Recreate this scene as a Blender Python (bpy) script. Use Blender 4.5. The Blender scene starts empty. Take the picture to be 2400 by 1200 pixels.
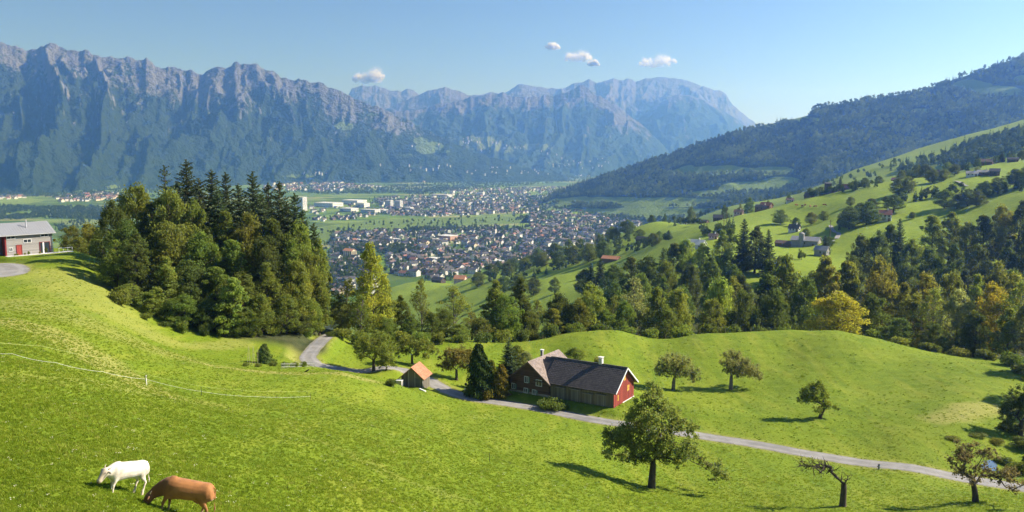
import bpy, bmesh, math, random
import numpy as np
from mathutils import Vector, Matrix, Euler

R = math.radians
SC = bpy.context.scene
COL = SC.collection

# ------------------------------------------------------------------ camera
FPX = 2000.0                       # focal length in photo pixels (photo is 2400 wide)
HOR = 355.0                        # row of the true horizon in the photo
PITCH = math.atan((600.0 - HOR) / FPX)
cam_d = bpy.data.cameras.new('camera')
cam = bpy.data.objects.new('camera', cam_d)
COL.objects.link(cam)
cam.location = (0, 0, 0)
cam.rotation_euler = (math.pi / 2 - PITCH, 0, 0)
cam_d.sensor_width = 36.0
cam_d.lens = 36.0 * FPX / 2400.0
cam_d.clip_start = 0.5
cam_d.clip_end = 80000.0
SC.camera = cam

# ------------------------------------------------------------------ light
SUN_AZ, SUN_EL = R(79), R(36)      # azimuth to the right of the view direction
to_sun = Vector((math.sin(SUN_AZ) * math.cos(SUN_EL), math.cos(SUN_AZ) * math.cos(SUN_EL), math.sin(SUN_EL)))
world = bpy.data.worlds.new('World')
SC.world = world
world.use_nodes = True
wn = world.node_tree.nodes
sky = wn.new('ShaderNodeTexSky')
sky.sky_type = 'NISHITA'
sky.sun_disc = False
sky.sun_elevation = SUN_EL
sky.sun_rotation = SUN_AZ
sky.altitude = 700
sky.air_density = 0.75
sky.dust_density = 0.6
sky.ozone_density = 5.0
wn['Background'].inputs['Strength'].default_value = 0.07
world.node_tree.links.new(sky.outputs[0], wn['Background'].inputs['Color'])
sun_d = bpy.data.lights.new('sun', 'SUN')
sun_d.energy = 5.0
sun_d.angle = R(0.53)
sun_d.color = (1.0, 0.95, 0.90)
sun = bpy.data.objects.new('sun', sun_d)
COL.objects.link(sun)
sun.rotation_euler = to_sun.to_track_quat('Z', 'Y').to_euler()
vs = SC.view_settings
vs.view_transform = 'Standard'
vs.look = 'None'
vs.gamma = 1.0
vs.use_curve_mapping = False
vs.exposure = 1.0
SC.render.engine = 'CYCLES'
SC.cycles.use_denoising = True
SC.cycles.denoising_prefilter = 'ACCURATE'
SC.cycles.max_bounces = 9
SC.cycles.diffuse_bounces = 6
SC.cycles.transparent_max_bounces = 9
SC.cycles.volume_bounces = 2
SC.cycles.use_adaptive_sampling = True
SC.cycles.adaptive_threshold = 0.01
SC.cycles.sample_clamp_indirect = 6

# ------------------------------------------------------------------ helpers
rng = np.random.default_rng(7)
random.seed(7)

def at(px, py, Y):
    """point seen at photo pixel (px, py) at ground distance Y in front of the viewpoint"""
    cx, cy = (px - 1200.0) / FPX, (600.0 - py) / FPX
    dy = math.cos(PITCH) + cy * math.sin(PITCH)
    dz = -math.sin(PITCH) + cy * math.cos(PITCH)
    t = Y / dy
    return Vector((cx * t, Y, dz * t))

def at_z(px, py, z):
    cx, cy = (px - 1200.0) / FPX, (600.0 - py) / FPX
    dy = math.cos(PITCH) + cy * math.sin(PITCH)
    dz = -math.sin(PITCH) + cy * math.cos(PITCH)
    t = z / dz
    return Vector((cx * t, dy * t, z))

_perm = np.random.default_rng(11).permutation(4096).astype(np.int64)
_gr = np.random.default_rng(12).uniform(0, 2 * np.pi, 4096)
_gx, _gy = np.cos(_gr), np.sin(_gr)
def noise(x, y):
    """2D gradient noise, about -0.7 .. 0.7"""
    x = np.asarray(x, float); y = np.asarray(y, float)
    xi = np.floor(x).astype(np.int64); yi = np.floor(y).astype(np.int64)
    xf = x - xi; yf = y - yi
    u = xf * xf * xf * (xf * (xf * 6 - 15) + 10); v = yf * yf * yf * (yf * (yf * 6 - 15) + 10)
    def g(ix, iy, dx, dy):
        h = _perm[(_perm[ix & 4095] + iy) & 4095]
        return _gx[h] * dx + _gy[h] * dy
    a = g(xi, yi, xf, yf); b = g(xi + 1, yi, xf - 1, yf)
    c = g(xi, yi + 1, xf, yf - 1); d = g(xi + 1, yi + 1, xf - 1, yf - 1)
    return (a * (1 - u) + b * u) * (1 - v) + (c * (1 - u) + d * u) * v
def fbm(x, y, o=4, g=0.5, l=2.03):
    s = 0; a = 1.0
    for i in range(o):
        s = s + a * noise(x + 17.3 * i, y - 9.1 * i); x = x * l; y = y * l; a *= g
    return s
def ridged(x, y, o=4, g=0.5, l=2.03):
    s = 0; a = 1.0; t = 0
    for i in range(o):
        n = 1 - np.abs(noise(x + 31.7 * i, y + 5.3 * i)) * 2
        s = s + a * n * n; t += a; x = x * l; y = y * l; a *= g
    return s / t
def smooth(e0, e1, x):
    t = np.clip((np.asarray(x, float) - e0) / (e1 - e0), 0, 1)
    return t * t * (3 - 2 * t)

def tag(o, label=None, cat=None, group=None, kind=None):
    if label: o['label'] = label
    if cat: o['category'] = cat
    if group: o['group'] = group
    if kind: o['kind'] = kind
    return o
def link(o, parent=None):
    COL.objects.link(o)
    if parent is not None: o.parent = parent
    return o
def empty(name, loc=(0, 0, 0), rz=0, scale=None):
    o = bpy.data.objects.new(name, None)
    COL.objects.link(o)
    o.location = loc; o.rotation_euler = (0, 0, rz); o.empty_display_size = 0.3
    if scale is not None: o.scale = scale if hasattr(scale, '__len__') else (scale,) * 3
    return o
def mesh_np(name, verts, faces, mats=(), fmat=None, smooth_=False, attrs=None):
    """mesh from arrays; faces is an (n,3) or (n,4) array, or a list of index lists"""
    me = bpy.data.meshes.new(name)
    verts = np.asarray(verts, np.float32)
    if isinstance(faces, np.ndarray):
        n, k = faces.shape
        me.vertices.add(len(verts)); me.vertices.foreach_set('co', verts.ravel())
        me.loops.add(n * k); me.loops.foreach_set('vertex_index', faces.astype(np.int32).ravel())
        me.polygons.add(n); me.polygons.foreach_set('loop_start', np.arange(0, n * k, k, dtype=np.int32))
        me.polygons.foreach_set('loop_total', np.full(n, k, np.int32))
        me.update(calc_edges=True)
    else:
        me.from_pydata([tuple(v) for v in verts], [], faces)
    for m in mats: me.materials.append(m)
    if fmat is not None: me.polygons.foreach_set('material_index', np.asarray(fmat, np.int32))
    me.polygons.foreach_set('use_smooth', np.full(len(me.polygons), bool(smooth_)))
    for k, v in (attrs or {}).items():
        a = me.attributes.new(k, 'FLOAT', 'POINT'); a.data.foreach_set('value', np.asarray(v, np.float32).ravel())
    me.validate(verbose=False)
    return me
def grid_faces(nu, nv):
    i = np.arange((nu - 1) * (nv - 1)); u = i % (nu - 1); v = i // (nu - 1)
    a = v * nu + u
    return np.stack([a, a + 1, a + nu + 1, a + nu], 1)
def obj(name, me, parent=None, loc=None, rot=None):
    o = bpy.data.objects.new(name, me)
    link(o, parent)
    if loc is not None: o.location = loc
    if rot is not None: o.rotation_euler = rot
    return o

# ------------------------------------------------------------------ materials
class NT:
    def __init__(s, name):
        s.m = bpy.data.materials.new(name); s.m.use_nodes = True
        s.t = s.m.node_tree; s.n = s.t.nodes; s.b = s.n['Principled BSDF']; s.out = s.n['Material Output']
        s.b.inputs['Roughness'].default_value = 0.85
        s.b.inputs['Specular IOR Level'].default_value = 0.25
    def new(s, t, **k):
        n = s.n.new(t)
        for a, v in k.items(): setattr(n, a, v)
        return n
    def link(s, a, b): s.t.links.new(a, b)
    def coord(s, which='Object'): return s.new('ShaderNodeTexCoord').outputs[which]
    def pos(s): return s.new('ShaderNodeNewGeometry').outputs['Position']
    def mapping(s, src, scale=(1, 1, 1), rot=(0, 0, 0)):
        m = s.new('ShaderNodeMapping'); m.inputs['Scale'].default_value = scale; m.inputs['Rotation'].default_value = rot
        s.link(src, m.inputs['Vector']); return m.outputs[0]
    def noise(s, vec, scale, detail=4, rough=0.55, dist=0.0):
        n = s.new('ShaderNodeTexNoise'); n.inputs['Scale'].default_value = scale; n.inputs['Detail'].default_value = detail
        n.inputs['Roughness'].default_value = rough; n.inputs['Distortion'].default_value = dist
        s.link(vec, n.inputs['Vector']); return n.outputs['Fac']
    def voronoi(s, vec, scale, feature='F1', out='Distance', rnd=1.0):
        n = s.new('ShaderNodeTexVoronoi', feature=feature); n.inputs['Scale'].default_value = scale
        n.inputs['Randomness'].default_value = rnd
        s.link(vec, n.inputs['Vector']); return n.outputs[out]
    def ramp(s, fac, stops, interp='LINEAR'):
        r = s.new('ShaderNodeValToRGB'); cr = r.color_ramp; cr.interpolation = interp
        while len(cr.elements) < len(stops): cr.elements.new(0.5)
        for e, (p, c) in zip(cr.elements, stops):
            e.position = p; e.color = (*c, 1) if len(c) == 3 else c
        s.link(fac, r.inputs[0]); return r.outputs[0]
    def rng(s, v, a, b, c=0.0, d=1.0):
        n = s.new('ShaderNodeMapRange'); n.interpolation_type = 'SMOOTHSTEP'
        for i, x in enumerate((a, b, c, d)): n.inputs[i + 1].default_value = x
        s.link(v, n.inputs[0]); return n.outputs[0]
    def mix(s, f, a, b, mode='MIX'):
        n = s.new('ShaderNodeMix', data_type='RGBA', blend_type=mode)
        for sock, v in ((n.inputs[0], f), (n.inputs[6], a), (n.inputs[7], b)):
            if hasattr(v, 'is_linked'): s.link(v, sock)
            elif isinstance(v, (int, float)): sock.default_value = v
            else: sock.default_value = (*v, 1)
        return n.outputs[2]
    def math(s, op, a, b=0.0, clamp=False):
        n = s.new('ShaderNodeMath', operation=op); n.use_clamp = clamp
        for sock, v in ((n.inputs[0], a), (n.inputs[1], b)):
            if hasattr(v, 'is_linked'): s.link(v, sock)
            else: sock.default_value = v
        return n.outputs[0]
    def attr(s, name, kind='GEOMETRY', out='Fac'):
        n = s.new('ShaderNodeAttribute', attribute_name=name, attribute_type=kind); return n.outputs[out]
    def bump(s, h, strength=0.5, dist=0.1, normal=None):
        n = s.new('ShaderNodeBump'); n.inputs['Strength'].default_value = strength; n.inputs['Distance'].default_value = dist
        s.link(h, n.inputs['Height'])
        if normal is not None: s.link(normal, n.inputs['Normal'])
        return n.outputs[0]
    def base(s, c):
        if hasattr(c, 'is_linked'): s.link(c, s.b.inputs['Base Color'])
        else: s.b.inputs['Base Color'].default_value = (*c, 1)
    def normal(s, n): s.link(n, s.b.inputs['Normal'])

_mc = {}
def plain(name, col, rough=0.8, var=0.25, scale=3.0, bump=0.0, stretch=(1, 1, 1), spec=0.25):
    """a procedural colour with weathering noise"""
    if name in _mc: return _mc[name]
    t = NT(name)
    v = t.mapping(t.coord(), stretch)
    n = t.noise(v, scale, 6, 0.65)
    a = tuple(c * (1 - var) for c in col); b = tuple(min(1, c * (1 + var)) for c in col)
    t.base(t.ramp(n, [(0.3, a), (0.7, b)]))
    t.b.inputs['Roughness'].default_value = rough
    t.b.inputs['Specular IOR Level'].default_value = spec
    if bump: t.normal(t.bump(n, bump, 0.03))
    _mc[name] = t.m
    return t.m
# ------------------------------------------------------------------ ground shape
VALLEY = -220.0
# (photo column, photo row, distance ahead): what the hillside does where it is seen
SEEN = [
 # slope at our feet, falling away to the right
 (-300,1199,20),(0,1199,24),(300,1199,29),(600,1199,38),(900,1199,49),(1200,1199,61),(1500,1199,74),(1800,1199,82),(2100,1199,84),(2400,1199,83),(2700,1199,82),
 (-300,1450,13),(0,1450,15),(600,1450,23),(1200,1450,38),(1800,1450,52),(2400,1450,55),
 (-300,1800,8),(0,1800,9),(1200,1800,21),(2400,1800,32),
 (-300,1000,33),(0,1000,38),(300,1000,49),(600,1000,66),(900,1000,87),(1200,1000,112),(1147,1080,85),
 (-300,850,52),(0,850,58),(150,860,66),(340,900,80),(473,928,84),(700,930,100),(900,930,119),
 (-300,740,92),(0,740,98),(150,760,100),(300,800,108),(430,845,108),(600,868,118),(800,875,126),(930,900,132),
 (-300,660,135),(0,690,128),(0,655,140),(0,625,158),(60,602,176),(150,592,180),(230,605,178),(180,660,150),(260,720,140),(330,770,140),(430,790,148),(560,800,153),(600,830,146),(690,850,144),
 # lane
 (722,832,153),(745,805,162),(765,788,172),(752,856,148),(900,858,151),(985,885,149),(1040,912,145.5),(1100,932,143),(1250,956,139.5),(1430,990,131.5),(1650,1023,124.5),(1850,1056,118.5),(2050,1089,113),(2240,1119,108.5),(2400,1145,105.5),(2700,1185,98),
 (1300,1060,98),(1527,1140,94),(1975,1185,85),(2285,1175,88),
 # farmyard and basin behind
 (1120,915,148),(1195,927,147),(1432,971,136.6),(1480,941,143.5),(870,865,153),(1070,888,154),(960,845,160),(940,906,144),
 (1578,908,160),(1713,910,161),(1925,978,136),(1650,960,140),(1800,1000,130),(2100,1040,120),(2250,1000,126),(2150,920,150),(2000,900,158),
 # knoll crest
 (1240,802,188),(1330,782,192),(1450,775,195),(1640,783,197),(1750,778,199),(1850,772,200),(1960,775,198),(2060,795,190),(2130,815,185),(2230,838,176),(2330,858,168),(2390,880,160),
 (1500,830,180),(1850,830,180),(1300,840,175),(2100,860,168),(2380,960,138),(2500,980,135),
 # strip in front of the middle trees
 (800,805,171),(900,810,174),(1000,812,176),(1100,806,182),
 # far side of the ravine
 (1900,650,410),(1750,640,420),(1600,650,430),(2050,645,410),(2200,640,400),(2400,650,380),
 (1960,600,470),(1880,580,520),(2000,545,520),(2100,505,550),(2250,505,510),(2380,485,475),(2550,460,460),
 (1650,565,600),(1880,520,640),(2020,482,610),(2200,440,620),(2350,405,630),(2550,370,640),
 (1500,615,620),(1500,565,800),(1620,530,760),(1740,500,745),(1880,466,710),(1980,447,715),(2100,428,705),(2200,410,700),(2300,384,700),(2400,368,700),(2600,325,700),
 (1540,523,900),(1480,548,930),(1400,580,930),(1300,610,930),(1400,645,680),(1270,665,720),(1300,640,800),
 (1200,645,930),(1140,640,1080),(1150,695,800),(1000,690,1000),(1000,660,1300),(900,705,1080),(820,720,1150),(1060,668,1100),
 # second, paler ridge
 (1700,487,1650),(1880,452,1500),(2000,402,1500),(2100,372,1500),(2250,326,1500),(2400,284,1500),(2600,230,1500),
 (1800,472,1450),(1950,440,1250),(2100,402,1200),(2250,372,1150),(2400,345,1100),(2600,300,1100),
]
# hidden ground: (photo column, distance, height)
HIDDEN = [
 # ravine behind the knoll and the middle trees
 (1240,215,-52),(1450,225,-55),(1640,228,-57),(1850,230,-57),(1960,225,-56),(2130,215,-54),(2330,200,-50),(2500,190,-46),
 (1240,290,-74),(1500,300,-76),(1850,300,-74),(2130,300,-70),(2400,290,-66),(2600,290,-62),
 (1240,370,-86),(1850,350,-70),(2130,350,-66),(2400,330,-62),
 (800,230,-54),(1000,240,-56),(1120,230,-54),(800,340,-86),(1000,340,-86),(1000,560,-128),(800,560,-140),(1150,500,-112),(1350,450,-86),
 (600,188,-33),(450,188,-30),(300,182,-26),(600,230,-50),(400,240,-46),(200,230,-40),(0,230,-40),(-300,230,-44),
 (600,340,-95),(300,340,-95),(0,340,-95),(-300,340,-100),
 (600,600,-165),(200,600,-170),(-300,600,-175),(600,1000,-228),(200,1000,-235),(-300,1000,-240),
 (800,850,-190),(600,1500,-280),(200,1500,-285),(-300,1500,-290),(900,1500,-255),(1100,1500,-250),
 # behind the crests on the right
 (1480,1080,-135),(1540,1050,-120),(1740,880,-88),(1880,860,-76),(1980,860,-68),(2100,850,-62),(2200,850,-54),(2300,850,-42),(2400,850,-30),(2600,850,0),
 (1300,1150,-180),(1200,1250,-215),(1400,1400,-205),(1600,1200,-150),
 (1700,1950,-170),(1880,1900,-140),(2100,1900,-90),(2400,1900,-30),(2600,1900,30),
 (1500,1800,-190),(1300,1900,-250),(1700,2600,-230),(2100,2600,-200),(2600,2600,-150),(1200,2600,-300),
 (200,2600,-330),(800,2600,-330),(1500,2600,-280),
]
_A = []
for px, py, Y in SEEN:
    p = at(px, py, Y); _A.append((p.x / Y, math.log(Y / 100.0), p.z / Y))
for px, Y, z in HIDDEN:
    p = at(px, HOR, Y); _A.append((p.x / Y, math.log(Y / 100.0), z / Y))
_A = np.array(_A)
_P = np.stack([_A[:, 0] * 2.2, _A[:, 1]], 1)
def _phi(d2):
    return np.where(d2 > 1e-12, 0.5 * d2 * np.log(np.maximum(d2, 1e-12)), 0)
_N = len(_P)
_K = _phi(((_P[:, None] - _P[None]) ** 2).sum(-1)) + np.eye(_N) * 2e-4
_Q = np.concatenate([np.ones((_N, 1)), _P], 1)
_M = np.zeros((_N + 3, _N + 3)); _M[:_N, :_N] = _K; _M[:_N, _N:] = _Q; _M[_N:, :_N] = _Q.T
_W = np.linalg.solve(_M, np.concatenate([_A[:, 2], np.zeros(3)]))
def ground_base(X, Y):
    X = np.atleast_1d(np.asarray(X, float)).ravel(); Y = np.atleast_1d(np.asarray(Y, float)).ravel()
    q = np.stack([X / Y * 2.2, np.log(Y / 100.0)], 1)
    out = np.empty(len(q))
    for i in range(0, len(q), 20000):
        c = q[i:i + 20000]
        k = _phi(((c[:, None] - _P[None]) ** 2).sum(-1))
        out[i:i + 20000] = k @ _W[:_N] + _W[_N] + c @ _W[_N + 1:]
    return out * Y
# lane and drive: (column, row, distance) -> centre line, kept level across
LANE_PX = [(790,762,188),(772,782,176),(752,800,165),(728,825,155),(722,840,151),(735,852,148.5),(765,857,148),(830,858,149),(900,858,151),(950,866,152),(1000,888,149),(1045,912,145.5),(1110,934,142.5),(1250,956,139.5),(1430,990,131.5),(1650,1023,124.5),(1850,1056,118.5),(2050,1089,113),(2240,1119,108.5),(2400,1145,105.5),(2620,1180,100)]
def _curve(pts, n):
    P = np.array([list(at(*p))[:2] for p in pts])
    d = np.r_[0, np.cumsum(np.linalg.norm(np.diff(P, axis=0), axis=1))]
    # Catmull-Rom
    t = np.linspace(0, len(P) - 1 - 1e-6, n); i = t.astype(int); f = (t - i)[:, None]
    g = lambda k: P[np.clip(k, 0, len(P) - 1)]
    a, b, c, e = g(i - 1), g(i), g(i + 1), g(i + 2)
    return 0.5 * (2 * b + (c - a) * f + (2 * a - 5 * b + 4 * c - e) * f ** 2 + (3 * b - a - 3 * c + e) * f ** 3)
LANE = _curve(LANE_PX, 420)
DRIVE = _curve([(-260,640,150),(-120,652,144),(-40,648,143.5),(12,640,146),(28,628,152),(10,615,160),(-50,606,168),(-150,602,172)], 120)
def polydist(X, Y, C):
    """distance to a polyline's samples and index of the nearest"""
    X = np.asarray(X, float).ravel(); Y = np.asarray(Y, float).ravel()
    d = np.full(len(X), 1e9); k = np.zeros(len(X), int)
    for j in range(0, len(X), 30000):
        D = (X[j:j + 30000, None] - C[None, :, 0]) ** 2 + (Y[j:j + 30000, None] - C[None, :, 1]) ** 2
        k[j:j + 30000] = D.argmin(1); d[j:j + 30000] = np.sqrt(D.min(1))
    return d, k
def _profile(C, w):
    z = ground_base(C[:, 0], C[:, 1])
    k = np.ones(w) / w
    return np.convolve(np.pad(z, w // 2, mode='edge'), k, 'valid')[:len(z)]
LANE_Z = _profile(LANE, 15)
DRIVE_Z = _profile(DRIVE, 9)
LANE_W, DRIVE_W = 1.6, 2.9
# flat building plots: (x, y, z, radius, blend)
PLOTS = []
def ground(X, Y, detail=True):
    shp = np.shape(X)
    X = np.atleast_1d(np.asarray(X, float)).ravel(); Y = np.atleast_1d(np.asarray(Y, float)).ravel()
    z = ground_base(X, Y)
    if detail:
        fade = smooth(0, 60, Y) * (1 - smooth(250, 500, Y))
        z = z + fade * (0.22 * fbm(X / 9, Y / 9, 3) + 0.07 * fbm(X / 1.7, Y / 1.7, 3))
        # tussocks on the knoll
        kn = smooth(118, 135, Y) * (1 - smooth(215, 235, Y)) * smooth(14, 22, X)
        z = z + kn * 0.34 * np.maximum(0, noise(X / 1.5, Y / 1.9) - 0.16) * smooth(-0.15, 0.3, noise(X / 17 + 4, Y / 17))
        z = z + kn * 0.16 * fbm(X / 8, Y / 1.3, 2)
        lf = smooth(20, 40, Y) * (1 - smooth(120, 140, Y)) * (1 - smooth(-5, 15, X))
        z = z + lf * 0.07 * fbm((X + Y) / 1.3, (X - Y) / 12, 2)
        mid = smooth(350, 500, Y)
        z = z + mid * (2.2 * fbm(X / 60, Y / 60, 4) + 5.0 * fbm(X / 240 + 7, Y / 240, 2) * smooth(500, 800, Y))
    for (x0, y0, z0, r, bl) in PLOTS:
        d = np.hypot(X - x0, Y - y0)
        w = 1 - smooth(r, r + bl, d)
        z = z * (1 - w) + z0 * w
    near = (Y > 95) & (Y < 200)
    if near.any():
        for C, CZ, W in ((LANE, LANE_Z, LANE_W), (DRIVE, DRIVE_Z, DRIVE_W)):
            d, k = polydist(X[near], Y[near], C)
            w = 1 - smooth(W + 0.3, W + 2.6, d)
            z[near] = z[near] * (1 - w) + (CZ[k] - 0.03) * w
    return z.reshape(shp) if shp else float(z[0])
def gz(x, y): return float(ground(np.array([x]), np.array([y]))[0])
def gp(px, py, Y):
    """ground point on the line of sight column px at distance Y"""
    p = at(px, py, Y)
    return Vector((p.x, p.y, gz(p.x, p.y)))
# level plots for the two farm buildings
PLOTS.append((10.2, 145.2, -42.0, 10.5, 5.0))
PLOTS.append((-106.0, 181.0, -21.45, 9.0, 7.0))

# ------------------------------------------------------------------ ground material
def grass_material():
    t = NT('meadow_grass')
    p = t.pos()
    big = t.noise(t.mapping(p, (1, 1, 0.3)), 0.035, 3, 0.5)
    mid = t.noise(p, 0.35, 5, 0.6)
    fine = t.noise(p, 5.5, 6, 0.75)
    streak = t.noise(t.mapping(p, (0.35, 0.05, 0.2), (0, 0, R(-25))), 1.0, 4, 0.6)
    c = t.ramp(fine, [(0.28, (0.080, 0.130, 0.006)), (0.5, (0.148, 0.205, 0.010)), (0.72, (0.22, 0.275, 0.020))])
    c = t.mix(t.rng(mid, 0.42, 0.66, 0, 0.5), c, (0.105, 0.165, 0.008))
    c = t.mix(t.rng(big, 0.45, 0.7, 0, 0.5), c, (0.21, 0.245, 0.02))
    c = t.mix(t.rng(streak, 0.48, 0.68, 0, 0.7), c, (0.22, 0.25, 0.024))
    worn = t.noise(t.mapping(p, (0.9, 0.09, 0.3), (0, 0, R(-38))), 0.55, 3, 0.5)
    c = t.mix(t.rng(worn, 0.52, 0.72, 0, 0.45), c, (0.085, 0.145, 0.008))
    dry = t.attr('dry')
    c = t.mix(dry, c, t.ramp(fine, [(0.3, (0.19, 0.20, 0.035)), (0.7, (0.37, 0.34, 0.10))]))
    far_lift = t.attr('far_lift')  # far slope brightened in colour to offset its turn from the sun
    c = t.mix(far_lift, c, t.ramp(mid, [(0.3, (0.15, 0.22, 0.012)), (0.55, (0.22, 0.29, 0.022)), (0.75, (0.28, 0.32, 0.04))]))
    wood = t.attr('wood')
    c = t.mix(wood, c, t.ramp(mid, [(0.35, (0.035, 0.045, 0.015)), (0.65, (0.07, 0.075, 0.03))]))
    t.base(c)
    t.b.inputs['Roughness'].default_value = 0.9
    t.b.inputs['Specular IOR Level'].default_value = 0.12
    b1 = t.bump(mid, 0.7, 0.35)
    b2 = t.bump(fine, 0.9, 0.12, b1)
    t.normal(b2)
    return t.m
M_GRASS = grass_material()

def build_ground():
    nu, nv = 760, 640
    a = np.linspace(-0.82, 0.82, nu)
    # more rows where the slope is seen edge-on
    b = np.concatenate([np.linspace(math.log(7), math.log(20), 40, endpoint=False),
                        np.linspace(math.log(20), math.log(90), 160, endpoint=False),
                        np.linspace(math.log(90), math.log(240), 240, endpoint=False),
                        np.linspace(math.log(240), math.log(1950), 200)])
    A, B = np.meshgrid(a, b)
    Y = np.exp(B).ravel(); X = A.ravel() * Y
    Z = ground(X, Y)
    # long unmown grass and dry strips: (column,row,distance) polylines
    dry = np.zeros(len(X))
    for pts, w, amt in (([(-200,770,90),(0,775,92),(150,825,88),(260,885,80),(345,935,76)], 3.2, 0.85),
                        ([(330,838,110),(450,858,112),(600,872,117),(760,874,124),(860,880,128)], 1.8, 0.85),
                        ([(300,760,142),(420,800,141),(560,806,152)], 2.5, 0.5),
                        ([(690,800,160),(705,820,154),(700,845,148)], 2.0, 0.7),
                        ([(560,792,156),(640,788,160),(680,795,162)], 2.0, 0.6),
                        ([(160,650,150),(230,690,140),(280,720,136)], 8.0, 0.5),
                        ([(2210,985,131),(2300,965,136),(2380,975,137)], 3.0, 0.8),
                        ([(60,720,118),(200,760,112),(320,830,112)], 8.0, 0.5),
                        ([(0,880,52),(150,905,58),(330,935,70),(500,965,80)], 1.2, 0.4),
                        ([(700,1040,68),(900,1100,62),(1100,1170,60)], 0.8, 0.3)):
        d = np.full(len(X), 1e9); nr = (Y > 40) & (Y < 210); d[nr] = polydist(X[nr], Y[nr], _curve(pts, 60))[0]
        n = fbm(X / 4, Y / 4, 3)
        dry = np.maximum(dry, amt * (1 - smooth(w * 0.5, w * 1.6, d + 1.5 * n)))
    for C, W in ((LANE, LANE_W), (DRIVE, DRIVE_W)):
        d = np.full(len(X), 1e9); nr = (Y > 95) & (Y < 200); d[nr] = polydist(X[nr], Y[nr], C)[0]
        dry = np.maximum(dry, 0.6 * (1 - smooth(W, W + 1.4, d + 0.8 * fbm(X / 2, Y / 2, 3))))
    a_px = 1200 + X / Y * FPX
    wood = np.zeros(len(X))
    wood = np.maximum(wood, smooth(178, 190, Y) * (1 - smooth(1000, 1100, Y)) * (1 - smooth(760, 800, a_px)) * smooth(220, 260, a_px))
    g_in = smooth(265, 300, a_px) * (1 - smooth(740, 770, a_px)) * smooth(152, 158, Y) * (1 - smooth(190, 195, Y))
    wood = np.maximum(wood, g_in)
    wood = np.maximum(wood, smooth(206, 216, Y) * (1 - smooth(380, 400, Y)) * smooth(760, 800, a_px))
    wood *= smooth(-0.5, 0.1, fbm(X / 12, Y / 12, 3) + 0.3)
    me = mesh_np('ground', np.stack([X, Y, Z], 1), grid_faces(nu, len(b)), [M_GRASS], smooth_=True, attrs={'dry': dry, 'wood': wood, 'far_lift': 0.8 * smooth(360, 460, Y) * (1 - 0.5 * smooth(1000, 1300, Y))})
    o = obj('ground', me)
    return tag(o, 'sunlit green meadow hillside falling away to the valley', None, None, 'structure')
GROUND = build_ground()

def strip(name, C, CZ, W, mat, label, lift=0.02, wob=0.0):
    n = len(C)
    T = np.gradient(C, axis=0); T /= np.linalg.norm(T, axis=1)[:, None]
    Nn = np.stack([-T[:, 1], T[:, 0]], 1)
    cols = np.linspace(-1, 1, 9)
    V = []
    for c in cols:
        w = W * (1 + wob * fbm(np.arange(n) / 9.0 + c * 3, np.full(n, c * 5.0), 3))
        P = C + Nn * (c * w)[:, None]
        z = CZ + lift - 0.05 * c * c
        V.append(np.column_stack([P, z]))
    V = np.array(V).transpose(1, 0, 2).reshape(-1, 3)
    me = mesh_np(name, V, grid_faces(9, n), [mat], smooth_=True, attrs={'across': np.tile(cols, n)})
    return tag(obj(name, me), label, None, None, 'structure')
def asphalt():
    t = NT('weathered_asphalt')
    p = t.pos()
    n1 = t.noise(p, 0.5, 5, 0.6); n2 = t.noise(p, 9, 4, 0.7)
    c = t.ramp(n1, [(0.35, (0.20, 0.188, 0.168)), (0.65, (0.30, 0.283, 0.258))])
    c = t.mix(t.rng(n2, 0.4, 0.7, 0, 0.35), c, (0.19, 0.18, 0.165))
    cr = t.voronoi(p, 0.35, 'DISTANCE_TO_EDGE')
    c = t.mix(t.rng(cr, 0.0, 0.02, 0.35, 0.0), c, (0.10, 0.10, 0.09))
    ac = t.math('ABSOLUTE', t.attr('across'))
    n3 = t.noise(p, 1.6, 4, 0.6)
    tr = t.math('ABSOLUTE', t.math('SUBTRACT', ac, 0.5))
    c = t.mix(t.rng(tr, 0.06, 0.24, 0.4, 0.0), c, (0.34, 0.325, 0.30))
    c = t.mix(t.rng(t.math('ADD', ac, t.math('MULTIPLY', t.math('SUBTRACT', n3, 0.5), 0.5)), 0.84, 0.98), c, (0.19, 0.185, 0.07))
    pt = t.voronoi(t.mapping(p, (0.12, 0.25, 0.1)), 1.0, 'F1', 'Color'); sp = t.new('ShaderNodeSeparateColor'); t.link(pt, sp.inputs[0])
    c = t.mix(t.rng(sp.outputs[0], 0.78, 0.8, 0, 0.5), c, (0.17, 0.165, 0.155))
    t.base(c); t.normal(t.bump(n2, 0.3, 0.02))
    return t.m
M_ROAD = asphalt()
strip('lane', LANE, LANE_Z, LANE_W, M_ROAD, 'narrow grey asphalt lane winding past the red barn', 0.02, 0.12)
strip('driveway', DRIVE, DRIVE_Z, DRIVE_W, M_ROAD, 'curving asphalt drive in front of the grey wooden house', 0.02, 0.08)

def ground_hit(px, py, Yg, lo=0.72, hi=1.4):
    """ground point seen at photo pixel (px, py) near distance Yg"""
    Ys = Yg * np.exp(np.linspace(math.log(lo), math.log(hi), 240))
    cx = (px - 1200.0) / FPX
    cy = (600.0 - py) / FPX
    dy = math.cos(PITCH) + cy * math.sin(PITCH); dz = -math.sin(PITCH) + cy * math.cos(PITCH)
    X = cx * Ys / dy; zr = dz * Ys / dy
    zg = ground(X, Ys)
    e = zg - zr
    s = np.where((e[:-1] < 0) & (e[1:] >= 0) | (e[:-1] >= 0) & (e[1:] < 0))[0]
    i = s[np.argmin(abs(np.log(Ys[s] / Yg)))] if len(s) else int(np.argmin(abs(e) / Ys + 0.02 * abs(np.log(Ys / Yg))))
    return Vector((X[i], Ys[i], zg[i]))
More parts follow.
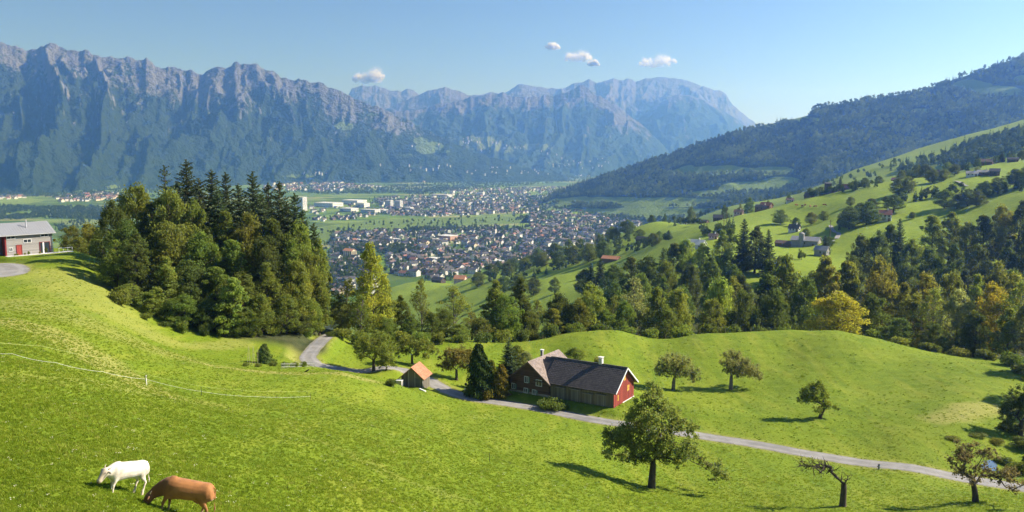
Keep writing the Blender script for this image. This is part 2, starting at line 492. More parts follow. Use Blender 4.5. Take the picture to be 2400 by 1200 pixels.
# ------------------------------------------------------------------ mountains
def mountain_material(name, forest, rock, meadow, fscale, bump_d, rock_warm=(0.30, 0.26, 0.22)):
    t = NT(name)
    p = t.pos()
    n1 = t.noise(p, fscale, 4, 0.6)
    n2 = t.noise(p, fscale * 0.22, 5, 0.6)
    n3 = t.noise(t.mapping(p, (1, 1, 0.35)), fscale * 0.5, 6, 0.7)
    f = t.ramp(n1, [(0.3, tuple(c * 0.45 for c in forest)), (0.7, tuple(c * 1.5 for c in forest))])
    f = t.mix(t.rng(n2, 0.4, 0.65, 0, 0.6), f, tuple(c * 1.5 for c in forest))
    r = t.ramp(n3, [(0.3, tuple(c * 0.55 for c in rock)), (0.55, rock), (0.75, tuple(c * 1.25 for c in rock))])
    r = t.mix(t.rng(n2, 0.45, 0.6, 0, 0.6), r, rock_warm)
    rk = t.attr('rock'); rk = t.math('ADD', rk, t.math('MULTIPLY', t.math('SUBTRACT', n3, 0.5), 2.6))
    c = t.mix(t.rng(rk, 0.42, 0.62), f, r)
    mw = t.attr('meadow')
    c = t.mix(t.rng(t.math('ADD', mw, t.math('MULTIPLY', t.math('SUBTRACT', n1, 0.5), 0.7)), 0.45, 0.6), c, meadow)
    t.base(c)
    t.b.inputs['Roughness'].default_value = 1.0
    t.b.inputs['Specular IOR Level'].default_value = 0.0
    t.normal(t.bump(t.math('ADD', n1, t.math('MULTIPLY', n3, 0.8)), 1.0, bump_d))
    return t.m

def pl(px, pts, k):
    P = np.array(pts, float)
    return np.interp(px, P[:, 0], P[:, k])

def mountain(name, label, crest, base, nu, nv, mat, spur=150, spur_w=700, jag=10, rough=40, power=1.15, back=0.35, rock_lo=0.5, rock_amt=1.0, meadows=(), zbase=None, seed=0, spur_slant=0.0):
    px = np.linspace(max(crest[0][0], base[0][0]), min(crest[-1][0], base[-1][0]), nu)
    cy, cY = pl(px, crest, 1), pl(px, crest, 2)
    by, bY = pl(px, base, 1), pl(px, base, 2)
    def pts(py, Y):
        cx, cc = (px - 1200) / FPX, (600 - py) / FPX
        dy = math.cos(PITCH) + cc * math.sin(PITCH); dz = -math.sin(PITCH) + cc * math.cos(PITCH)
        return np.stack([cx * Y / dy, Y, dz * Y / dy], 1)
    Cp, Bp = pts(cy, cY), pts(by, bY)
    if zbase is not None: Bp[:, 2] = zbase
    s = np.r_[0, np.cumsum(np.hypot(np.diff(Cp[:, 0]), np.diff(Cp[:, 1])))]
    Cp[:, 2] += jag * fbm(s / 130 + seed, s * 0 + seed * 3.1, 5, 0.6)
    nb = max(10, nv // 6)
    v = np.concatenate([np.linspace(0, 1, nv), 1 + np.linspace(0, 1, nb + 1)[1:] * back])
    V, S = np.meshgrid(v, s, indexing='ij')
    vv = np.minimum(V, 1.0)
    XY = Bp[None, :, :2] * (1 - V[..., None]) + Cp[None, :, :2] * V[..., None]
    H = (Cp[:, 2] - Bp[:, 2])[None, :]
    Z = Bp[None, :, 2] + H * vv ** power
    over = np.maximum(V - 1, 0)
    Z = Z - over / back * H * 0.75
    hs = np.clip(H / 900.0, 0.12, 1.3)
    w = np.clip(4 * vv * (1 - vv), 0, 1) ** 0.75
    wtop = 0.15 + 0.85 * w
    warp = fbm(S / spur_w * 0.7 + seed, vv * 1.4 + seed, 3)
    q = S / spur_w * (0.8 + 0.0) + 0.8 * warp + 0.9 * noise(S / spur_w * 0.23 + seed * 2, vv * 0.6) + spur_slant * (1 - vv) + seed * 7.7
    sp = ridged(q, vv * 0.9 + seed, 3, 0.45)
    Z = Z + spur * hs * w * (sp - 0.55)
    n = ridged(XY[..., 0] / 380 + seed + 0.4 * warp, XY[..., 1] / 520 - seed, 6, 0.6) - 0.5
    Z = Z + rough * hs * wtop * n * 1.6
    Z = Z + rough * 0.35 * wtop * hs * fbm(XY[..., 0] / 110, XY[..., 1] / 110 + Z / 160, 4, 0.6)
    # pull crest back to its outline
    rock = smooth(rock_lo - 0.14, rock_lo + 0.14, vv + 0.26 * (sp - 0.5) + 0.22 * fbm(XY[..., 0] / 600 + 3, XY[..., 1] / 600, 4)) * rock_amt
    streak = ridged(S / (spur_w * 0.25) + 1.5 * warp, vv * 2.2, 3)
    rock = np.maximum(rock * (0.45 + 0.75 * streak), rock_amt * 0.75 * smooth(0.74, 0.9, streak) * smooth(0.22, 0.6, vv))
    rock = rock * smooth(260, 620, H)
    PX = 1200 + XY[..., 0] / XY[..., 1] * FPX
    PYa = HOR - Z / XY[..., 1] * FPX
    md = np.zeros_like(Z)
    for (mx, my, rx, ry, amt) in meadows:
        d = np.hypot((PX - mx) / rx, (PYa - my) / ry) + 0.45 * fbm(XY[..., 0] / 160 + mx, XY[..., 1] / 160, 3)
        md = np.maximum(md, amt * (1 - smooth(0.75, 1.1, d)))
    P = np.stack([XY[..., 0], XY[..., 1], Z], -1).reshape(-1, 3)
    me = mesh_np(name, P, grid_faces(nu, len(v)), [mat], smooth_=True, attrs={'rock': rock * (1 - md), 'meadow': md})
    o = tag(obj(name, me), label, None, None, 'structure')
    return o, P.reshape(len(v), nu, 3), md, v

FOREST = (0.029, 0.046, 0.018)
M_RANGE = mountain_material('range_forest_and_rock', FOREST, (0.17, 0.175, 0.18), (0.13, 0.18, 0.05), 0.055, 30, (0.165, 0.16, 0.155))
M_FAR = mountain_material('far_forest_and_rock', FOREST, (0.12, 0.122, 0.125), (0.12, 0.15, 0.05), 0.035, 20, (0.135, 0.122, 0.11))

CREST_RANGE = [(-420,75,7600),(-250,95,7500),(-100,82,7400),(0,98,7300),(25,108,7300),(60,118,7280),(100,108,7250),(131,103,7250),(160,117,7230),(205,121,7200),(240,134,7180),(275,133,7150),(330,140,7120),(343,135,7100),(365,157,7080),(420,160,7050),(450,165,7030),(475,171,7000),(500,157,7000),(530,158,6980),(548,145,6970),(575,150,6960),(605,151,6950),(640,168,6930),(690,190,6900),(720,187,6880),(745,193,6870),(790,212,6850),(850,240,6820),(905,258,6800),(960,285,6780),(1050,330,6750),(1150,368,6700),(1250,398,6650),(1330,414,6600)]
BASE_RANGE = [(-420,457,4300),(0,457,4350),(150,455,4500),(330,440,5000),(480,425,5400),(620,412,5700),(760,420,5900),(900,420,6000),(1050,416,6100),(1200,414,6200),(1330,416,6300)]
M1 = mountain('mountain_range', 'jagged grey rock and forest mountain range rising on the far side of the valley', CREST_RANGE, BASE_RANGE, 640, 230, M_RANGE,
         spur=250, spur_w=430, jag=26, rough=105, power=1.22, rock_lo=0.74, zbase=VALLEY - 6, seed=1, spur_slant=0.5,
         meadows=[(808,296,26,11,0.9),(1010,345,34,16,0.85),(985,330,20,8,0.7),(250,452,80,9,0.9),(270,437,22,5,0.9),(700,412,50,5,0.6),(1040,355,20,6,0.6),(740,205,30,5,0.35),(860,270,30,5,0.5),(960,365,30,6,0.5)])
CREST_MID = [(880,300,9300),(915,262,9400),(960,262,9400),(1010,250,9400),(1085,233,9400),(1130,224,9350),(1175,217,9350),(1200,224,9300),(1235,228,9300),(1270,226,9300),(1300,222,9300),(1330,212,9250),(1365,199,9250),(1385,213,9200),(1410,224,9150),(1450,250,9100),(1500,288,9000),(1540,325,8900),(1570,360,8850),(1600,395,8800),(1650,412,8700)]
BASE_MID = [(880,408,7400),(1100,408,7400),(1300,406,7500),(1450,404,7700),(1650,403,7900)]
M2 = mountain('forested_ridge', 'blue-hazed forest ridge with bare crest in the middle distance', CREST_MID, BASE_MID, 460, 170, M_FAR,
         spur=240, spur_w=430, jag=22, rough=90, power=1.25, rock_lo=0.86, zbase=VALLEY - 6, seed=5, spur_slant=0.7,
         meadows=[(1130,335,55,16,0.8),(1260,345,50,9,0.85),(1180,350,40,10,0.6),(1050,330,30,10,0.5),(1330,380,70,10,0.5)])
CREST_PEAK = [(860,262,11800),(905,256,11800),(940,240,11800),(980,222,11800),(1000,214,11800),(1025,208,11800),(1042,203,11800),(1058,209,11800),(1075,213,11800),(1105,224,11800),(1130,222,11800),(1150,215,11800),(1175,222,11800),(1210,235,11800),(1260,250,11800)]
mountain('far_peak', 'reddish-topped peak seen behind the forest ridge', CREST_PEAK, [(860,330,10000),(1260,330,10000)], 260, 90, M_FAR,
         spur=230, spur_w=600, jag=16, rough=60, rock_lo=0.35, seed=9)
CREST_PALE = [(780,262,14000),(815,226,14000),(824,207,14000),(845,200,14000),(862,203,14000),(880,201,14000),(897,204,14000),(915,212,14000),(940,214,14000),(955,207,14000),(968,212,14000),(985,224,14000),(1020,245,14000)]
mountain('pale_summit', 'pale bare rock summit peeping over the range', CREST_PALE, [(780,320,12200),(1020,320,12200)], 180, 80, M_FAR,
         spur=260, spur_w=520, jag=22, rough=90, rock_lo=0.0, seed=13)
CREST_MASSIF = [(1140,232,12800),(1185,216,12800),(1205,204,12800),(1226,195,12800),(1245,201,12800),(1290,208,12800),(1320,207,12800),(1345,195,12800),(1365,193,12800),(1380,186,12800),(1400,194,12800),(1437,183,12800),(1450,187,12800),(1470,183,12800),(1490,190,12800),(1510,184,12800),(1555,180,12800),(1590,184,12800),(1615,191,12800),(1650,203,12800),(1690,214,12800),(1703,220,12800),(1716,245,12800),(1740,264,12800),(1775,292,12800),(1810,330,12800),(1860,380,12800)]
mountain('rock_massif', 'broad hazy blue rock massif closing the valley', CREST_MASSIF, [(1140,395,9600),(1860,398,9600)], 420, 130, M_FAR,
         spur=330, spur_w=800, jag=18, rough=80, power=0.95, rock_lo=0.55, zbase=VALLEY - 6, seed=21)
CREST_SPUR = [(1440,330,10600),(1500,274,10600),(1540,246,10600),(1570,228,10600),(1590,221,10600),(1620,224,10600),(1650,234,10600),(1690,255,10600),(1730,282,10600),(1780,330,10600),(1830,380,10600)]
mountain('forested_dome', 'hazy forested dome in front of the rock massif', CREST_SPUR, [(1440,400,8900),(1830,402,8900)], 220, 100, M_FAR,
         spur=240, spur_w=620, jag=10, rough=60, power=1.0, rock_lo=0.95, zbase=VALLEY - 6, seed=27)

# wooded mountain on the right
M_SLOPE = mountain_material('slope_forest', (0.035, 0.055, 0.016), (0.2, 0.2, 0.17), (0.17, 0.23, 0.045), 0.12, 5)
CREST_RIGHT = [(1225,490,3750),(1260,474,3750),(1320,446,3700),(1400,418,3600),(1500,385,3500),(1600,353,3400),(1700,316,3300),(1770,298,3250),(1850,281,3200),(1893,272,3150),(1912,252,3140),(1960,243,3100),(2060,230,3000),(2140,218,2950),(2215,194,2910),(2240,183,2900),(2300,164,2850),(2400,129,2800),(2500,98,2750),(2800,40,2650)]
BASE_RIGHT = [(1225,494,3550),(1300,492,3300),(1400,486,2900),(1500,482,2600),(1600,480,2400),(1800,475,2150),(2000,440,1950),(2200,400,1850),(2400,360,1800),(2800,300,1700)]
RM, RM_P, RM_MEADOW, RM_V = mountain('wooded_mountain', 'long wooded mountainside sloping down from the right to the town', CREST_RIGHT, BASE_RIGHT, 420, 170, M_SLOPE, zbase=VALLEY - 4,
         spur=60, spur_w=420, jag=3, rough=16, power=1.0, rock_lo=2.0, rock_amt=0.0, seed=33, spur_slant=-1.2,
         meadows=[(1690,399,100,13,1.0),(1800,399,50,10,1.0),(1630,402,50,11,1.0),(1860,281,46,8,1.0),(1780,295,36,5,0.9),(2260,205,50,16,0.9),(2310,218,70,12,0.85),(2380,192,28,12,0.9),(1760,438,80,14,1.0),(1830,424,50,9,1.0),(1660,452,60,8,0.9),(1400,470,130,10,1.0),(1560,474,130,13,1.0),(1300,482,50,7,0.9),(1560,499,250,14,1.0),(1360,496,110,9,1.0),(2395,254,24,8,0.9),(2150,262,30,6,0.6),(2050,310,26,5,0.5)])

# ------------------------------------------------------------------ valley floor
def valley_material():
    t = NT('valley_fields')
    p = t.pos()
    q = t.mapping(p, (0.0045, 0.009, 0.0), (0, 0, R(28)))
    cell = t.voronoi(q, 1.0, 'F1', 'Color', 0.85)
    sep = t.new('ShaderNodeSeparateColor'); t.link(cell, sep.inputs[0])
    n = t.noise(p, 0.02, 5, 0.65)
    c = t.ramp(sep.outputs[0], [(0.0, (0.07, 0.12, 0.022)), (0.3, (0.12, 0.19, 0.03)), (0.55, (0.17, 0.23, 0.05)), (0.78, (0.25, 0.26, 0.10)), (0.9, (0.09, 0.13, 0.03))], 'CONSTANT')
    c = t.mix(t.rng(n, 0.45, 0.62, 0, 0.5), c, (0.06, 0.09, 0.025))
    t.base(c)
    t.b.inputs['Specular IOR Level'].default_value = 0.0
    return t.m
VM = valley_material()
me = mesh_np('valley_floor', [(-9000, 700, VALLEY), (9000, 700, VALLEY), (9000, 15500, VALLEY), (-9000, 15500, VALLEY)], np.array([[0, 1, 2, 3]]), [VM])
tag(obj('valley_floor', me), 'flat valley floor with fields', None, None, 'structure')

def field(pts, col, label, lift=0.35):
    P = [at_z(x, y, VALLEY + lift) for x, y in pts]
    nm = 'meadow_field'
    me = mesh_np(nm, [tuple(v) for v in P], [list(range(len(P)))], [plain('field_' + '_'.join('%d' % (c * 1000) for c in col), col, 0.95, 0.22, 0.02, spec=0.0)])
    tag(obj(nm, me), label, None, None, 'structure')
field([(735,560),(760,530),(880,515),(1010,510),(1160,507),(1250,508),(1250,522),(1060,530),(940,540),(860,549),(790,556),(745,575)], (0.12, 0.17, 0.04), 'broad light green field between the two halves of the town')
field([(1240,500),(1330,488),(1400,486),(1400,508),(1300,535),(1210,530)], (0.16, 0.23, 0.04), 'green field beside the right half of the town')
field([(730,508),(800,500),(830,507),(750,520)], (0.15, 0.22, 0.04), 'small field below the factory halls')
field([(120,470),(260,445),(380,438),(330,462)], (0.16, 0.23, 0.05), 'pale green meadow at the foot of the range')
field([(-60,470),(60,462),(110,470),(60,478),(-60,480)], (0.17, 0.23, 0.05), 'pale meadow at the edge of the valley')
field([(120,520),(200,513),(260,516),(300,522),(180,530)], (0.17, 0.21, 0.06), 'light field beyond the grey house')
field([(770,625),(900,610),(900,640),(780,650)], (0.14, 0.22, 0.03), 'green field near the apartment block')
field([(1080,447),(1180,440),(1330,437),(1340,441),(1180,446)], (0.18, 0.22, 0.07), 'narrow pale field far up the valley')
field([(1000,447),(1110,436),(1130,439),(1040,450)], (0.17, 0.21, 0.07), 'slim far field beside the woods')
field([(900,700),(1010,655),(1060,660),(1010,720),(930,735)], (0.15, 0.24, 0.03), 'bright green meadow at the near edge of the town')
# ------------------------------------------------------------------ trees
def leaf_material(name, transl=0.5, rough=0.55):
    t = NT(name)
    oi = t.new('ShaderNodeObjectInfo')
    lv = t.attr('lv'); cv = t.attr('cv')
    k = t.math('ADD', t.math('MULTIPLY', lv, 0.75), 0.6)
    c = t.mix(1.0, oi.outputs['Color'], (1, 1, 1), 'MULTIPLY')
    vm = t.new('ShaderNodeVectorMath', operation='SCALE'); t.link(c, vm.inputs[0]); t.link(k, vm.inputs['Scale'])
    warm = t.new('ShaderNodeVectorMath', operation='MULTIPLY'); t.link(vm.outputs[0], warm.inputs[0]); warm.inputs[1].default_value = (1.18, 1.06, 0.9)
    cc = t.mix(t.rng(cv, 0.45, 0.95, 0, 1), vm.outputs[0], warm.outputs[0])
    hs = t.new('ShaderNodeHueSaturation'); t.link(cc, hs.inputs['Color'])
    t.link(t.math('ADD', t.math('MULTIPLY', oi.outputs['Random'], 0.035), 0.483), hs.inputs['Hue'])
    t.link(t.math('ADD', t.math('MULTIPLY', oi.outputs['Random'], 0.35), 0.82), hs.inputs['Value'])
    t.base(hs.outputs[0])
    t.b.inputs['Roughness'].default_value = rough
    t.b.inputs['Specular IOR Level'].default_value = 0.18
    tr = t.new('ShaderNodeBsdfTranslucent')
    tc = t.new('ShaderNodeVectorMath', operation='MULTIPLY'); t.link(hs.outputs[0], tc.inputs[0]); tc.inputs[1].default_value = (1.5, 1.45, 0.7)
    t.link(tc.outputs[0], tr.inputs['Color'])
    mx = t.new('ShaderNodeMixShader'); mx.inputs[0].default_value = transl
    t.link(t.b.outputs[0], mx.inputs[1]); t.link(tr.outputs[0], mx.inputs[2]); t.link(mx.outputs[0], t.out.inputs['Surface'])
    return t.m
M_LEAF = leaf_material('leaves')
M_NEEDLE = leaf_material('needles', 0.18, 0.7)
M_BARK = plain('bark', (0.085, 0.068, 0.052), 0.95, 0.45, 6.0, 0.6, (1, 1, 0.25), 0.1)
M_BARK_GREY = plain('grey_bark', (0.17, 0.15, 0.13), 0.95, 0.4, 6.0, 0.6, (1, 1, 0.25), 0.1)

def leaf_quads(C, Nrm, size, r, aspect=0.62, axis=None):
    """lens-shaped leaf sprays at C facing Nrm -> verts, faces"""
    n = len(C)
    Nrm = Nrm / np.maximum(np.linalg.norm(Nrm, axis=1), 1e-6)[:, None]
    if axis is None:
        axis = r.normal(size=(n, 3))
    U = axis - Nrm * (axis * Nrm).sum(1)[:, None]
    U /= np.maximum(np.linalg.norm(U, axis=1), 1e-6)[:, None]
    W = np.cross(Nrm, U)
    s = size[:, None]
    bend = Nrm * s * 0.12
    V = np.stack([C - U * s * 0.5 - bend, C - W * s * 0.5 * aspect + bend, C + U * s * 0.5 - bend, C + W * s * 0.5 * aspect + bend], 1).reshape(-1, 3)
    F = np.arange(n * 4).reshape(n, 4)
    return V, F
class Acc:
    """collects tubes"""
    def __init__(s): s.v = []; s.f = []; s.n = 0
    def tube(s, pts, rad, sides=6):
        pts = np.asarray(pts, float); rad = np.asarray(rad, float); k = len(pts)
        T = np.gradient(pts, axis=0); T /= np.maximum(np.linalg.norm(T, axis=1), 1e-9)[:, None]
        ref = np.array([1.0, 0.2, 0.1]) if abs(T[0, 2]) > 0.7 else np.array([0, 0, 1.0])
        U = np.cross(T, ref); U /= np.maximum(np.linalg.norm(U, axis=1), 1e-9)[:, None]; W = np.cross(T, U)
        a = np.arange(sides) / sides * 2 * np.pi
        ring = pts[:, None] + rad[:, None, None] * (np.cos(a)[None, :, None] * U[:, None] + np.sin(a)[None, :, None] * W[:, None])
        s.v.append(ring.reshape(-1, 3))
        i = np.arange((k - 1) * sides); q = i // sides; j = i % sides; j2 = (j + 1) % sides
        f = np.stack([q * sides + j, q * sides + j2, (q + 1) * sides + j2, (q + 1) * sides + j], 1) + s.n
        s.f.append(f); s.n += k * sides
    def mesh(s, name, mat): return mesh_np(name, np.concatenate(s.v), np.concatenate(s.f), [mat], smooth_=True)
def crown_mesh(name, C, Nrm, size, cv, r, mat, aspect=0.62, axis=None):
    V, F = leaf_quads(C, Nrm, size, r, aspect, axis)
    lv = np.repeat(r.random(len(C)), 4)
    return mesh_np(name, V, F, [mat], attrs={'lv': lv, 'cv': np.repeat(cv, 4)})

def make_broadleaf(seed, H=15.0, Rm=5.0, base=0.16, shape='round', nclump=60, per=120, leaf=0.5, dens=1.0, wood=M_BARK, upright=0.0, lean=0.0):
    r = np.random.default_rng(seed)
    acc = Acc()
    th = 0.78 * H
    k = 9
    tz = np.linspace(0, th, k)
    wob = np.cumsum(r.normal(0, 0.012 * H, (k, 2)), axis=0) * 0.6; wob[0] = 0; wob[1] *= 0.3
    wob[:, 0] += lean * tz
    tp = np.column_stack([wob, tz])
    acc.tube(tp, H * 0.019 * (1 - 0.85 * tz / th) * (1 + 0.5 * np.exp(-tz / (0.03 * H))), 8)
    def env(t):
        if shape == 'round': return np.sqrt(np.clip(1 - (2 * t - 0.95) ** 2 / 1.12, 0.02, 1))
        if shape == 'tall': return np.clip(1.05 - 0.9 * (t - 0.3) ** 2 * 2.2, 0.12, 1) * np.clip(t * 6 + 0.35, 0, 1)
        if shape == 'cone': return np.clip(1.08 - t, 0.05, 1) ** 0.8 * np.clip(t * 7 + 0.3, 0, 1)
        if shape == 'wide': return np.clip(1 - (1.6 * t - 0.55) ** 2, 0.1, 1)
        return 1.0
    t = r.random(nclump) ** 0.9
    ang = r.random(nclump) * 2 * np.pi + np.arange(nclump) * 2.399
    lop = 1 + 0.26 * np.sin(ang * 2 + seed) + 0.2 * np.sin(ang * 3 + 2 * seed + 5 * t) + 0.12 * r.normal(size=nclump)
    rad = Rm * env(t) * (0.30 + 0.62 * np.sqrt(r.random(nclump))) * lop
    z = H * (base + (0.97 - base) * t)
    cx = np.interp(z, tz, tp[:, 0]); cy = np.interp(z, tz, tp[:, 1])
    Cc = np.column_stack([cx + rad * np.cos(ang), cy + rad * np.sin(ang), z - 0.06 * H * (rad / Rm) ** 2])
    cr = Rm * (0.13 + 0.26 * r.random(nclump) ** 1.4) * (0.65 + 0.5 * env(t))
    for i in range(nclump):
        if r.random() < 0.75:
            z0 = max(H * base * 0.7, Cc[i, 2] - rad[i] * (0.5 + upright))
            z0 = min(z0, th * 0.97)
            p0 = np.array([np.interp(z0, tz, tp[:, 0]), np.interp(z0, tz, tp[:, 1]), z0])
            p3 = Cc[i]; mid = (p0 + p3) / 2 + r.normal(0, 0.04, 3) * Rm + np.array([0, 0, -0.05 * rad[i]])
            q = np.array([p0, p0 * 0.6 + mid * 0.4, mid, mid * 0.4 + p3 * 0.6, p3])
            r0 = H * 0.0075 * (1.15 - z0 / H)
            acc.tube(q, r0 * np.array([1, 0.8, 0.6, 0.42, 0.2]), 5)
            for _ in range(2):
                e = p3 + r.normal(0, 0.6, 3) * cr[i]
                acc.tube(np.array([mid, (mid + e) / 2 + r.normal(0, 0.1, 3), e]), r0 * np.array([0.45, 0.3, 0.12]), 4)
    C, N, S, CV = [], [], [], []
    ctr = np.array([0, 0, H * (base + 0.4 * (1 - base))])
    for i in range(nclump):
        m = max(8, int(per * dens * (0.35 + 1.0 * r.random()) * (0.5 + 0.5 * cr[i] / (0.25 * Rm))))
        lsz = leaf * (0.75 + 0.5 * r.random())
        d = r.normal(size=(m, 3)); d /= np.linalg.norm(d, axis=1)[:, None]
        rr = cr[i] * (0.35 + 0.65 * r.random(m) ** 0.55) * (1 + 0.25 * r.normal(size=m) * (r.random(m) < 0.25))
        p = Cc[i] + d * rr[:, None] * np.array([1.08, 1.08, 0.8])
        out = Cc[i] - ctr; out = out / (np.linalg.norm(out) + 1e-6)
        C.append(p); N.append(d * 0.75 + out * 0.35 + r.normal(0, 0.5, (m, 3)) + np.array([0, 0, 0.25]))
        S.append(lsz * (0.55 + 0.8 * r.random(m))); CV.append(np.full(m, r.random()) * 0.75 + 0.25 * r.random(m))
    C = np.concatenate(C); ok = C[:, 2] > 0.04 * H
    N, S, CV = np.concatenate(N)[ok], np.concatenate(S)[ok], np.concatenate(CV)[ok]; C = C[ok]
    return dict(H=H, R=Rm, crown=crown_mesh('crown', C, N, S, CV, r, M_LEAF), trunk=acc.mesh('trunk', wood))

def make_spruce(seed, H=22.0, Rm=3.6, levels=30, leaf=0.55, sparse=1.0, base=0.06, per=22):
    r = np.random.default_rng(seed)
    acc = Acc()
    acc.tube([(0, 0, 0), (0.02 * H * r.normal() * 0.2, 0, H * 0.5), (0, 0, H)], [H * 0.014, H * 0.009, H * 0.0015], 7)
    C, N, S, CV, AX = [], [], [], [], []
    for l in range(levels):
        t = (l + r.random() * 0.6) / levels
        z0 = H * (base + (0.985 - base) * t)
        L = Rm * (1 - t) ** 0.55 * (0.8 + 0.35 * r.random()) + 0.12
        nb = max(4, int((9 - 4 * t) * sparse))
        a0 = r.random() * 6.28
        for b in range(nb):
            a = a0 + b * 2 * np.pi / nb + r.normal(0, 0.2)
            Lb = L * (0.7 + 0.5 * r.random())
            dirn = np.array([np.cos(a), np.sin(a), 0])
            droop = 0.30 - 0.55 * t
            k = max(5, int(per * Lb / Rm + 3))
            s = (np.arange(k) + r.random(k)) / k
            zb = z0 + r.normal(0, 0.45) * H / levels
            P = np.array([0, 0, zb]) + dirn * (s * Lb)[:, None]
            P[:, 2] += -droop * s * Lb + 0.22 * Lb * s ** 2.5
            side = np.cross(dirn, [0, 0, 1.0])
            wd = Lb * 0.30 * (1 - 0.75 * s)
            P = P + side * (r.uniform(-1, 1, k) * wd)[:, None]
            P[:, 2] -= np.abs(r.normal(0, 0.10, k)) * Lb * 0.35
            if Lb > 0.8:
                e = np.array([0, 0, z0]) + dirn * Lb * 0.85 + np.array([0, 0, -droop * Lb * 0.85 + 0.15 * Lb])
                acc.tube([(0, 0, z0), tuple((np.array([0, 0, z0]) + e) / 2 - np.array([0, 0, 0.03 * Lb])), tuple(e)], [0.05, 0.035, 0.012], 3)
            C.append(P); N.append(np.tile([0, 0, 0.9], (k, 1)) + r.normal(0, 0.45, (k, 3)) + dirn * 0.35)
            AX.append(np.tile(dirn, (k, 1)) + r.normal(0, 0.5, (k, 3)) + np.array([0, 0, -0.35]))
            S.append(leaf * (0.7 + 0.8 * r.random(k)) * (0.55 + 0.6 * (1 - t))); CV.append(r.random(k) * 0.6)
    tip = 14
    C.append(np.column_stack([r.normal(0, 0.10, tip), r.normal(0, 0.10, tip), H * (0.95 + 0.05 * r.random(tip))])); N.append(r.normal(0, 1, (tip, 3))); AX.append(np.tile([0, 0, 1.0], (tip, 1))); S.append(np.full(tip, leaf * 0.7)); CV.append(np.zeros(tip))
    C, N, S, CV, AX = map(np.concatenate, (C, N, S, CV, AX))
    return dict(H=H, R=Rm, crown=crown_mesh('crown', C, N, S, CV, r, M_NEEDLE, 0.5, AX), trunk=acc.mesh('trunk', M_BARK))

def make_thuja(seed, H=6.0, Rm=1.5, n=2600, leaf=0.3, lump=0.25):
    r = np.random.default_rng(seed)
    t = r.random(n) ** 1.25; a = r.random(n) * 6.283
    prof = np.clip(1.06 - t, 0.02, 1) ** 0.62 * np.clip(t * 5 + 0.72, 0, 1)
    lm = 1 + lump * np.sin(3 * a + 9 * t + seed) * np.sin(14 * t + 2 * a) + 0.12 * r.normal(size=n)
    rad = Rm * prof * lm * (0.62 + 0.42 * r.random(n) ** 0.5)
    C = np.column_stack([rad * np.cos(a), rad * np.sin(a), H * t + 0.05])
    N = np.column_stack([np.cos(a), np.sin(a), np.full(n, 0.45)]) + r.normal(0, 0.4, (n, 3))
    AX = np.tile([0, 0, 1.0], (n, 1)) + r.normal(0, 0.35, (n, 3))
    acc = Acc(); acc.tube([(0, 0, 0), (0, 0, H * 0.8)], [H * 0.02, H * 0.004], 6)
    return dict(H=H, R=Rm, crown=crown_mesh('crown', C, N, leaf * (0.7 + 0.7 * r.random(n)), 0.9 * t + 0.2 * r.random(n), r, M_NEEDLE, 0.55, AX), trunk=acc.mesh('trunk', M_BARK))

def make_bush(seed, H=2.0, Rm=1.6, nclump=16, per=70, leaf=0.28):
    r = np.random.default_rng(seed)
    acc = Acc(); C, N, S, CV = [], [], [], []
    for i in range(nclump):
        a = r.random() * 6.283; q = np.sqrt(r.random())
        c = np.array([np.cos(a) * q * Rm * 0.75, np.sin(a) * q * Rm * 0.75, H * (0.25 + 0.5 * r.random() * (1 - 0.5 * q))])
        acc.tube([(c[0] * 0.15, c[1] * 0.15, 0), tuple(c * [0.6, 0.6, 0.6]), tuple(c)], [0.035, 0.025, 0.01], 4)
        d = r.normal(size=(per, 3)); d /= np.linalg.norm(d, axis=1)[:, None]
        p = c + d * (0.4 * Rm * (0.4 + 0.6 * r.random(per) ** 0.5))[:, None] * np.array([1, 1, 0.75 * H / Rm])
        C.append(p); N.append(d + r.normal(0, 0.5, (per, 3)) + [0, 0, 0.3]); S.append(leaf * (0.6 + 0.8 * r.random(per))); CV.append(np.full(per, r.random()))
    C, N, S, CV = map(np.concatenate, (C, N, S, CV)); ok = C[:, 2] > 0.02
    return dict(H=H, R=Rm, crown=crown_mesh('crown', C[ok], N[ok], S[ok], CV[ok], r, M_LEAF), trunk=acc.mesh('trunk', M_BARK))

